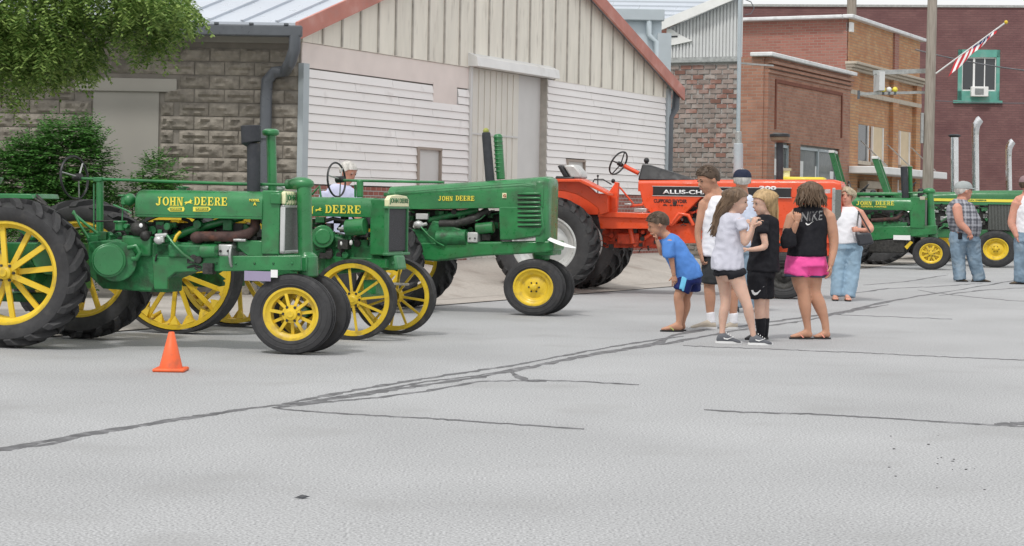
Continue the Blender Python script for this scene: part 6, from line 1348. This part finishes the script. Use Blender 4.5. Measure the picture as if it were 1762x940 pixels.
so = P.cloth('shorts', navy, [[(807, 320, 0, 14, 1.1), (806, 330, 0, 15, 1.1)], [(803, 326, -.07, 9.5), (797, 340, -.08, 9.8)], [(811, 326, .08, 9.5), (811, 341, .08, 9.6)]], .3, fold=.008)
gv, gf = [], []
for i in range(9):
    for j in range(7): gv.append(tuple(P.q(797.5 + 6 * j / 6 - 4.5 * i / 8, 322 + 18.5 * i / 8 - .5, -.4)))
for i in range(8):
    for j in range(6): gf.append((i * 7 + j, i * 7 + j + 1, i * 7 + j + 8, i * 7 + j + 7))
pme = bpy.data.meshes.new('shorts_panel'); pme.from_pydata(gv, [], gf); pme.materials.append(sky_); soften(pme, 80); decal(P, so, obj('shorts_panel', pme, P.root), .003)
P.finish(.0105)
# ---- man in white tank top
P = Person((832, 385), 'tall man with cropped hair in white tank top and dark shorts looking down', 'tan', GRP)
P.head(828.5, 211, 31, -62, 18, 'short', 'short_brown_hair')
P.limb([(833, 218, .02, 7.5, 1), (839, 229, .02, 9, 1)]); P.limb([(840, 234, 0, 15, .7), (840, 250, 0, 17.5, .65), (839, 275, 0, 14.5, .7), (839, 298, 0, 14.5, .75)])
P.limb([(829, 233, -.02, 6.5), (842, 230, 0, 6), (853, 234, .03, 6.5)])
P.arm([(824, 238, 0, 6, 1), (819.5, 257, -.02, 4.8), (817, 272, -.02, 4.2), (818, 286, -.05, 3.4), (820, 298, -.08, 2.8)], (.2, -.1, -1), (-1, -.3, 0), .5, 1)
P.arm([(856, 238, .03, 6, 1), (860, 257, .03, 4.8), (861, 272, .03, 4), (862, 294, .03, 2.8)], (.05, 0, -1), (1, 0, 0), .4, -1)
P.limb([(833, 300, 0, 10), (831, 327, 0, 7.6), (830.5, 336, 0, 6.6), (831.5, 350, 0, 6.4), (831.5, 370, 0, 4)]); P.limb([(851, 300, .05, 10), (856, 327, .05, 7.4), (857, 336, .05, 6.3), (859, 350, .05, 6.2), (859, 372, .05, 4)])
P.foot((838, 383), (807, 385), -.02, 5.5, 'shoe', M['sand']); P.foot((864, 384), (846, 386), .05, 5.5, 'shoe', M['sand'])
P.cloth('sock', whitec, [[(832, 366, 0, 4.8), (832.5, 378, -.01, 5)]], .3, fold=.003, vox=.01); P.cloth('sock', whitec, [[(859.5, 367, .05, 4.8), (859.5, 379, .05, 5)]], .3, fold=.003, vox=.01)
P.cloth('tank_top', whitec, [[(837, 230, 0, 8, 1.15), (838, 236, 0, 11.5, 1.1), (839, 243, 0, 14, 1.0), (840, 250, 0, 17.2, .84), (839.5, 264, 0, 17.2, .76), (838.5, 280, 0, 16.4, .8), (837, 300, 0, 17, .84)]], .5, fold=.011)
P.cloth('shorts', charcoal, [[(839, 297, 0, 15.5, .8), (840, 306, 0, 17, .8)], [(833, 304, 0, 11), (831.5, 331, 0, 10.6)], [(849, 304, .04, 11), (855, 331, .05, 10.6)]], .4, fold=.009)
P.finish()
# ---- man in dark cap behind them
P = Person((868, 366), 'man in navy cap and pale blue shirt standing behind the two girls', 'tan', GRP)
P.head(869, 212, 26, 178, 0, 'cropped', 'grey_hair'); P.cap(fabric('navy_cap', (.02, .025, .05)))
P.limb([(869, 221, 0, 6.5), (869, 230, 0, 8)]); P.limb([(869, 236, 0, 15, .6), (869, 265, 0, 14, .7), (869, 285, 0, 14, .7)])
for sg in (-1, 1):
    P.arm([(869 + 15 * sg, 236, 0, 5.5), (869 + 17 * sg, 258, .0, 4.3), (869 + 16 * sg, 280, -.03, 3)], (0, 0, -1), (sg, 0, 0), .4, sg); P.limb([(869 + 6 * sg, 290, 0, 8), (869 + 7 * sg, 325, 0, 6), (869 + 7 * sg, 360, 0, 4)]); P.foot((869 + 7 * sg, 364), (869 + 9 * sg, 366), 0, 4.5, 'shoe', M['black'])
P.cloth('shirt', ltblue, [[(869, 229, 0, 9, .9), (869, 236, 0, 16.5, .65), (869, 265, 0, 16, .7), (869, 288, 0, 16, .75)]] + [[(869 + 14 * sg, 235, 0, 7), (869 + 17 * sg, 252, 0, 6.4)] for sg in (-1, 1)], .4)
P.cloth('jeans', denim2, [[(869, 287, 0, 14, .8), (869, 296, 0, 14.5, .8)]] + [[(869 + 6 * sg, 292, 0, 9), (869 + 7 * sg, 325, 0, 7.5), (869 + 7 * sg, 360, 0, 6.5)] for sg in (-1, 1)], .3)
P.finish(.013)
# ---- girl in grey t-shirt
P = Person((868, 403), 'long brown haired girl in grey t-shirt and black shorts facing right', 'fair', GRP)
P.hang = (P.q(843, 246, .06), P.q(837, 272, .03), .028, .022)
P.head(863, 236, 30, 76, 12, 'long', 'light_brown_hair', dy=0)
P.limb([(860, 243, 0, 5, 1), (857, 252, 0, 6.5, 1)]); P.limb([(856, 258, 0, 12, .8), (854, 276, 0, 12.5, .75), (852, 300, 0, 12, .85), (853, 320, 0, 14, .85)])
P.arm([(865, 259, -.13, 5), (868, 274, -.15, 4), (869.5, 285, -.15, 3.7), (875, 275, -.16, 3), (878.5, 264, -.16, 2.5)], (.35, -.1, 1), (-.6, -.5, .2), .7, 1, .075)
P.arm([(864, 259, .14, 5), (870, 275, .14, 3.9), (873, 286, .1, 3.4), (879, 276, .0, 2.8), (881, 268, -.05, 2.4)], (.3, -.4, .8), (-.5, .3, .2), .7, -1, .075)
P.limb([(848, 322, .08, 9.5), (850, 340, .08, 7.4), (850.5, 356, .08, 6), (848, 369, .08, 5.7), (847, 383, .08, 3.8), (846.5, 393, .08, 3.2)])
P.limb([(861, 322, -.07, 10), (867, 340, -.08, 8), (873.5, 357, -.1, 6.2), (876, 368, -.09, 5.9), (879.5, 384, -.08, 3.8), (881.5, 395, -.08, 3.3)])
shoeg = mat('grey_trainer', (.1, .105, .12), .7, var=.2)
P.foot((840, 402), (869, 403), .07, 5, 'shoe', shoeg, mark=True); P.foot((876, 404), (903, 405), -.08, 5, 'shoe', shoeg, mark=True)
P.cloth('shirt', greyt, [[(858, 250, 0, 8, 1.1), (857.5, 256, 0, 13.5, .95), (854.5, 276, 0, 15, .8), (852, 300, 0, 18, .8), (851.5, 315, 0, 19, .82)], [(864, 257, -.12, 6.4), (868, 269, -.15, 6.4)], [(863, 257, .12, 6.4), (867, 269, .15, 6)]], .4, fold=.011)
P.cloth('shorts', blackc, [[(852, 314, 0, 17, .8), (853, 320, 0, 18, .8)], [(848, 318, .08, 10.5), (847, 324, .08, 11)], [(861, 318, -.07, 11), (863, 323, -.07, 11.3)]], .2, fold=.006)
ph_ = P.q(881, 257.5, -.12); MB().box(ph_.x - .038, ph_.x + .038, ph_.y - .006, ph_.y + .006, ph_.z - .025, ph_.z + .025).build('phone', M['alu'], P.root, bevel=.004)
P.finish()
# ---- girl in black
P = Person((890, 398), 'long blonde haired girl in black t-shirt and long black shorts facing left', 'fair', GRP)
P.hang = (P.q(904, 250, .05), P.q(908, 278, .02), .03, .02)
P.head(893.5, 238, 30, -72, 12, 'long', 'blonde_hair')
P.limb([(896, 246, 0, 5), (898, 254, 0, 6.5)]); P.limb([(897, 260, 0, 12, .8), (897, 278, 0, 12, .8), (894, 300, 0, 12, .85), (892, 320, 0, 13, .85)])
P.arm([(890, 262, -.13, 5.2), (892, 277, -.16, 4.2), (893, 288, -.17, 3.8), (883, 291, -.18, 3.1), (874, 292, -.18, 2.5)], (-1, -.1, .15), (.1, -.3, 1), .3, -1, .075)
P.arm([(893, 262, .14, 5), (888, 277, .14, 4), (884, 286, .1, 3.5), (882, 276, .0, 2.8), (880, 268, -.02, 2.4)], (-.3, -.2, .9), (.5, -.3, 0), .7, 1, .075)
P.limb([(886, 322, -.02, 8.5), (889, 350, -.02, 7), (889, 362, -.02, 6.3), (890, 374, -.02, 6.2), (890, 392, -.02, 4)]); P.limb([(897, 322, .08, 8.5), (896, 350, .08, 6.6), (896, 362, .08, 6), (896, 374, .08, 5.8), (895, 392, .08, 3.8)])
P.foot((893, 399), (872, 400), -.02, 4.8, 'shoe', M['black'], sole='black'); P.foot((900, 398), (882, 399), .08, 4.8, 'shoe', M['black'], sole='black')
P.cloth('sock', blackc, [[(890, 372.5, -.02, 6.4), (890.5, 385, -.02, 5.2), (890, 394, -.02, 4.8)]], .3, fold=.002, vox=.01); P.cloth('sock', blackc, [[(896, 373, .08, 6.2), (896, 385, .08, 5), (895.5, 394, .08, 4.6)]], .3, fold=.002, vox=.01)
P.cloth('shirt', blackc, [[(898, 252, 0, 7.5, 1.1), (897.5, 259, 0, 13.5, .9), (897, 280, 0, 15, .82), (894.5, 300, 0, 17, .82), (893.5, 317, 0, 18.5, .82)], [(891, 260, -.12, 6.4), (891, 273, -.15, 6.6)], [(892, 260, .12, 6), (889, 270, .14, 6)]], .4, fold=.01)
ks = P.cloth('shorts', blackc, [[(892.5, 316, 0, 15.5, .8), (891, 322, 0, 16, .8)], [(886, 322, -.02, 11, 1), (886, 349, -.02, 11.5, 1)], [(897, 322, .07, 10), (897, 349, .08, 10)]], .3, fold=.008)
swoosh(P, ks, 878, 334, 893.5, 346); P.finish()
# ---- woman in pink shorts
P = Person((949, 397), 'woman in black sleeveless top with white lettering and bright pink shorts', 'tan', GRP)
P.head(950, 229, 30, 150, 0, 'messy', 'dark_hair')
P.limb([(948, 238, 0, 6.5), (947, 247, 0, 8)]); P.limb([(947, 252, 0, 20, .62), (946, 270, 0, 19, .66), (945, 292, 0, 19, .72), (944, 306, 0, 21, .75)])
P.limb([(931, 251, 0, 7), (948, 247, .02, 7), (967, 251, 0, 7.5)])
P.arm([(970, 253, 0, 8, 1), (975, 272, .0, 6.6), (976, 287, -.02, 5.4), (973, 302, -.06, 4.2), (971, 311, -.08, 3.2)], (-.05, -.1, -1), (1, -.4, 0), .35, 1, .085)
P.arm([(928, 254, 0, 7.5, 1), (921, 272, -.05, 6), (920, 284, -.1, 5), (925, 271, -.2, 4), (929, 260, -.24, 3.2)], (.1, -.1, 1), (.1, -1, 0), 1.0, -1, .085)
P.limb([(935, 312, -.03, 12), (937, 332, -.03, 9.4), (940, 343, -.03, 7.6), (942, 357, -.03, 7.6), (944, 375, -.03, 4.8), (946, 389, -.03, 4)]); P.limb([(953, 312, .03, 12.5), (953, 330, .03, 10), (954, 343, .03, 8), (960, 357, .03, 7.8), (966, 375, .03, 5), (968, 390, .03, 4.2)])
P.strapm = mat('coral_strap', (.8, .3, .22), .5)
P.foot((950, 394), (924, 395), -.03, 5.4, 'flip', M['black']); P.foot((972, 396), (956, 399), .03, 5.2, 'flip', M['black'])
tk = P.cloth('tank_top', blackc, [[(948, 240, 0, 10, .85), (948, 245, 0, 16, .72), (947, 252, 0, 20, .72), (947, 264, 0, 21.5, .74), (946, 276, 0, 21.5, .76), (945, 290, 0, 22, .8), (945, 299, 0, 23, .82)]], .5, fold=.008)
print_text(P, tk, 'NIKE', 'paper', 935.5, 248.5, 960.5, 259.5, slope=.1); swoosh(P, tk, 940.5, 258.5, 950, 264)
ks = P.cloth('shorts', pinkc, [[(944, 297, 0, 21.5, .78), (944, 311, 0, 24.5, .8)], [(935, 306, -.03, 14), (932.5, 321.5, -.03, 14.6)], [(954, 306, .03, 14), (956, 322.5, .03, 14)]], .3, fold=.01)
for cx, cy, dy, r_ in ((932.5, 322.6, -.03, 14.7), (956, 323.6, .03, 14.1)): P.cloth('shorts_trim', fabric('trim_stripe', (.06, .07, .12)), [[(cx, cy - .9, dy, r_), (cx, cy + .3, dy, r_)]], .1, fold=0, vox=.011, smooth=1)
P.cloth('shoulder_bag', blackc, [[(921, 268, -.2, 6, .7), (920, 280, -.2, 9.5, .6), (921, 289, -.2, 8.5, .6)], [(929, 262, -.22, 2.2, 1), (922, 272, -.2, 3, 1)]], 0, fold=.006)
P.finish()
# ---- woman in white sleeveless top with handbag
P = Person((988, 352), 'grey blonde woman in white sleeveless top and light jeans with dark shoulder bag', 'ruddy', GRP)
P.head(991, 231, 22.5, -18, -4, 'bob', 'ash_blonde_hair')
P.limb([(992, 238, 0, 5.5), (992, 245, 0, 7)]); P.limb([(992, 250, 0, 15, .65), (992, 265, 0, 15, .75), (992, 284, 0, 15, .8)]); P.limb([(981, 248, 0, 5.5), (992, 245, .02, 5.5), (1003, 248, 0, 5.5)])
P.arm([(1006, 249, 0, 5.6), (1013, 260, -.02, 5), (1018, 268, -.08, 4.4), (1010, 270, -.22, 3.5), (1002, 269, -.28, 2.7)], (-1, -.1, .1), (0, -1, .2), 1.0, 1, .085)
P.arm([(978, 249, 0, 5.5), (974, 262, .02, 4.6), (973, 272, .02, 4), (974, 288, .0, 2.8)], (0, 0, -1), (-1, 0, 0), .35, -1)
P.limb([(984, 290, 0, 8), (982, 320, 0, 6), (980, 345, -.05, 3.4)]); P.limb([(999, 290, 0, 8), (994, 320, 0, 6), (990, 346, -.1, 3.4)])
P.strapm = mat('tan_strap', (.3, .2, .13), .6)
P.foot((977, 350), (976, 353), -.02, 3.8, 'sandal', M['black']); P.foot((990, 351), (990, 354), -.1, 3.8, 'sandal', M['black'])
P.cloth('tank_top', whitec, [[(992, 243, 0, 9, 1.0), (992, 248, 0, 12.5, .95), (992, 257, 0, 15.8, .86), (992, 267, 0, 16, .86), (993, 284, 0, 17, .86)]], .5, fold=.007)
P.cloth('jeans', denim, [[(992, 284, 0, 15.5, .85), (992, 291, 0, 16.5, .8)], [(985.5, 289, 0, 9.6), (982, 318, 0, 7.8), (979.5, 346, -.03, 7)], [(1000, 289, 0, 9.8), (997, 318, -.04, 8), (993, 347, -.08, 7.2)]], .3, fold=.01)
bag = empty('handbag', P.root.location + P.q(1009, 279, -.3), label='dark leather handbag hanging from the white-topped woman\'s shoulder', cat='handbag')
def bq(px, py, dy=-.3): return P.q(px, py, dy) - P.q(1009, 279, -.3)
mb = MB(); mb.hexa([bq(1001, 288, -.34), bq(1019, 285, -.34), bq(1019, 285, -.2), bq(1001, 288, -.2), bq(997, 272, -.33), bq(1015, 272, -.33), bq(1015, 272, -.22), bq(997, 272, -.22)]); mb.build('bag_body', mat('bag_leather', (.03, .032, .04), .35), bag, bevel=.03)
mb = MB(); mb.bar(bq(1015, 272, -.3), bq(1003, 247, -.13), .025, .012); mb.bar(bq(998, 272, -.3), bq(1004, 249, -.1), .02, .01); mb.build('bag_strap', M['black'], bag)
P.finish(.013)
# ---- man in plaid shirt, seen from behind the shoulder
P = Person((1132, 330), 'heavy man in grey cap, sleeveless plaid shirt and faded jeans watching the tractors', 'ruddy', GRP)
P.head(1129, 224, 22, 100, -2, 'cropped', 'grey_hair'); P.cap(fabric('grey_cap', (.33, .36, .36)))
P.limb([(1127, 231, 0, 6), (1125, 238, 0, 7)]); P.limb([(1125, 243, 0, 13, .9), (1128, 256, 0, 15, .95), (1129, 272, 0, 16, .9)])
P.arm([(1118, 243, -.2, 6, 1), (1119, 254, -.25, 5.4), (1121, 262, -.27, 4.6), (1127, 268, -.3, 3.8), (1131, 273, -.3, 3)], (.35, -.1, -.9), (0, -1, 0), .6, 1, .09)
P.arm([(1130, 243, .2, 6), (1134, 256, .25, 5), (1137, 266, .2, 4), (1138, 274, .15, 3)], (.2, 0, -1), (0, 1, 0), .5, -1)
P.limb([(1121, 280, -.03, 8), (1122, 300, 0, 6), (1123, 325, 0, 3.5)]); P.limb([(1139, 280, 0, 8), (1141, 300, 0, 6), (1145, 325, 0, 3.5)])
P.foot((1120, 329), (1133, 330), 0, 4, 'shoe', mat('brown_boot', (.1, .075, .05), .7), sole='black'); P.foot((1139, 329), (1160, 330), .05, 4, 'shoe', mat('brown_boot', (.1, .075, .05), .7), sole='black')
# plaid cloth
pm = bpy.data.materials.new('grey_plaid'); pm.use_nodes = True; n_ = pm.node_tree; pb_ = n_.nodes['Principled BSDF']; pb_.inputs['Roughness'].default_value = .9
tc = n_.nodes.new('ShaderNodeTexCoord'); sp = n_.nodes.new('ShaderNodeSeparateXYZ'); n_.links.new(tc.outputs['Object'], sp.inputs[0]); acc = None
for ax, fq, off in ((0, 42, 0), (2, 40, 0), (0, 90, 1), (2, 85, 1)):
    m1 = n_.nodes.new('ShaderNodeMath'); m1.operation = 'MULTIPLY'; n_.links.new(sp.outputs[ax], m1.inputs[0]); m1.inputs[1].default_value = fq
    m2 = n_.nodes.new('ShaderNodeMath'); m2.operation = 'SINE'; n_.links.new(m1.outputs[0], m2.inputs[0])
    if acc is None: acc = m2.outputs[0]
    else: m3 = n_.nodes.new('ShaderNodeMath'); m3.operation = 'ADD'; n_.links.new(acc, m3.inputs[0]); n_.links.new(m2.outputs[0], m3.inputs[1]); acc = m3.outputs[0]
cr = n_.nodes.new('ShaderNodeValToRGB'); mr = n_.nodes.new('ShaderNodeMapRange'); n_.links.new(acc, mr.inputs[0]); mr.inputs[1].default_value = -3; mr.inputs[2].default_value = 3; n_.links.new(mr.outputs[0], cr.inputs[0])
cr.color_ramp.elements[0].color = (.09, .095, .115, 1); cr.color_ramp.elements[0].position = .25; cr.color_ramp.elements[1].color = (.36, .37, .41, 1); cr.color_ramp.elements[1].position = .8; n_.links.new(cr.outputs[0], pb_.inputs['Base Color'])
P.cloth('shirt', pm, [[(1124, 234, 0, 7, 1), (1124, 241, 0, 14.5, .95), (1127, 254, 0, 17.5, 1), (1130.5, 264, 0, 18, 1), (1129, 273, 0, 17, .95)]], .5, fold=.008)
P.cloth('jeans', denim2, [[(1129, 272, 0, 16, .85), (1129, 282, 0, 17.5, .85)], [(1121.5, 282, -.03, 9.8), (1122, 303, 0, 7.6), (1124, 327, 0, 6.9)], [(1138, 282, 0, 9.8), (1141, 303, 0, 7.8), (1147, 327, .03, 6.9)]], .3, fold=.011)
P.cloth('phone_pouch', blackc, [[(1120, 272, -.3, 2.5, .7), (1120, 280, -.3, 2.5, .7)]], 0, fold=0)
P.finish(.014)
# ---- man at the right, white tank top and jeans
P = Person((1202, 333), 'man in white tank top, cap and jeans with his hand in a pocket, rightmost person', 'ruddy', GRP)
P.head(1204, 217, 22, 120, 0, 'cropped', 'short_brown_hair'); P.cap(fabric('dusky_cap', (.25, .17, .18)))
P.limb([(1203, 225, 0, 6), (1203, 232, 0, 7.5)]); P.limb([(1204, 238, 0, 16, .7), (1205, 252, 0, 14, .75), (1205, 270, 0, 14, .8)]); P.limb([(1192, 236, 0, 6.5), (1204, 232, 0, 6), (1216, 236, 0, 6.5)])
P.arm([(1191, 238, 0, 6.5), (1187, 252, .02, 5.4), (1184.5, 262, .0, 4.6), (1187, 270, -.06, 3.6), (1189, 277, -.1, 3)], (.2, -.1, -1), (-1, 0, 0), .4, 1, .09)
P.arm([(1217, 238, 0, 6.5), (1221, 252, .02, 5.4), (1222, 262, .0, 4.6), (1220, 277, -.06, 3)], (0, -.1, -1), (1, 0, 0), .4, -1, .09)
for sg in (-1, 1): P.limb([(1205 + 8 * sg, 280, 0, 8), (1204 + 8 * sg, 305, 0, 6), (1203 + 7 * sg, 328, 0, 3.5)])
bt = mat('brown_boot', (.1, .075, .05), .7)
P.foot((1199, 332), (1182, 335), 0, 4, 'shoe', bt, sole='black'); P.foot((1216, 331), (1202, 333), .1, 4, 'shoe', bt, sole='black')
P.cloth('tank_top', whitec, [[(1204, 230, 0, 8, 1.1), (1204, 236, 0, 11.5, 1.15), (1205, 246, 0, 15.2, .95), (1205, 258, 0, 15.5, .86), (1205, 272, 0, 16, .87)]], .5)
P.cloth('jeans', denim2, [[(1205, 270, 0, 16, .85), (1205, 282, 0, 17.5, .85)]] + [[(1205 + 7.5 * sg, 282, 0, 9.8), (1204 + 8.5 * sg, 303, 0, 7.6), (1203 + 8.5 * sg, 330, 0, 6.9)] for sg in (-1, 1)], .3, fold=.011)
P.finish(.014)
# ---- white haired man behind the second tractor
P = Person((400, 366), 'white haired man in pale lavender shirt standing behind the second green tractor', 'ruddy', GRP)
P.head(408, 202.5, 25, 48, 22, 'cropped', 'grey_hair')
P.limb([(404, 210, 0, 6.5), (401, 219, 0, 8)]); P.limb([(399, 226, 0, 16, .65), (399, 250, 0, 17, .7), (399, 280, 0, 16, .75)])
for sg in (-1, 1):
    P.arm([(399 + 17 * sg, 228, 0, 6), (399 + 21 * sg, 250, -.05, 5), (399 + 18 * sg, 272, -.1, 3.4)], (0, -.3, -1), (sg, 0, 0), .4, sg); P.limb([(399 + 8 * sg, 285, 0, 9), (400 + 8 * sg, 325, 0, 7), (400 + 8 * sg, 360, 0, 4)]); P.foot((400 + 8 * sg, 364), (402 + 9 * sg, 366), 0, 4.8, 'shoe', M['black'])
P.cloth('shirt', lilac_, [[(401, 217, 0, 9, 1), (400, 225, 0, 17.5, .7), (399, 250, 0, 18.5, .75), (399, 282, 0, 18, .8)]] + [[(399 + 16 * sg, 226, 0, 8), (399 + 20 * sg, 246, -.03, 7.2)] for sg in (-1, 1)], .4)
P.cloth('trousers', charcoal, [[(399, 280, 0, 16, .85), (399, 292, 0, 17, .85)]] + [[(399 + 8 * sg, 290, 0, 10), (400 + 8 * sg, 325, 0, 8.6), (400 + 8 * sg, 360, 0, 7.5)] for sg in (-1, 1)], .3)
P.finish(.014)
bpy.data.scenes.remove(WS)
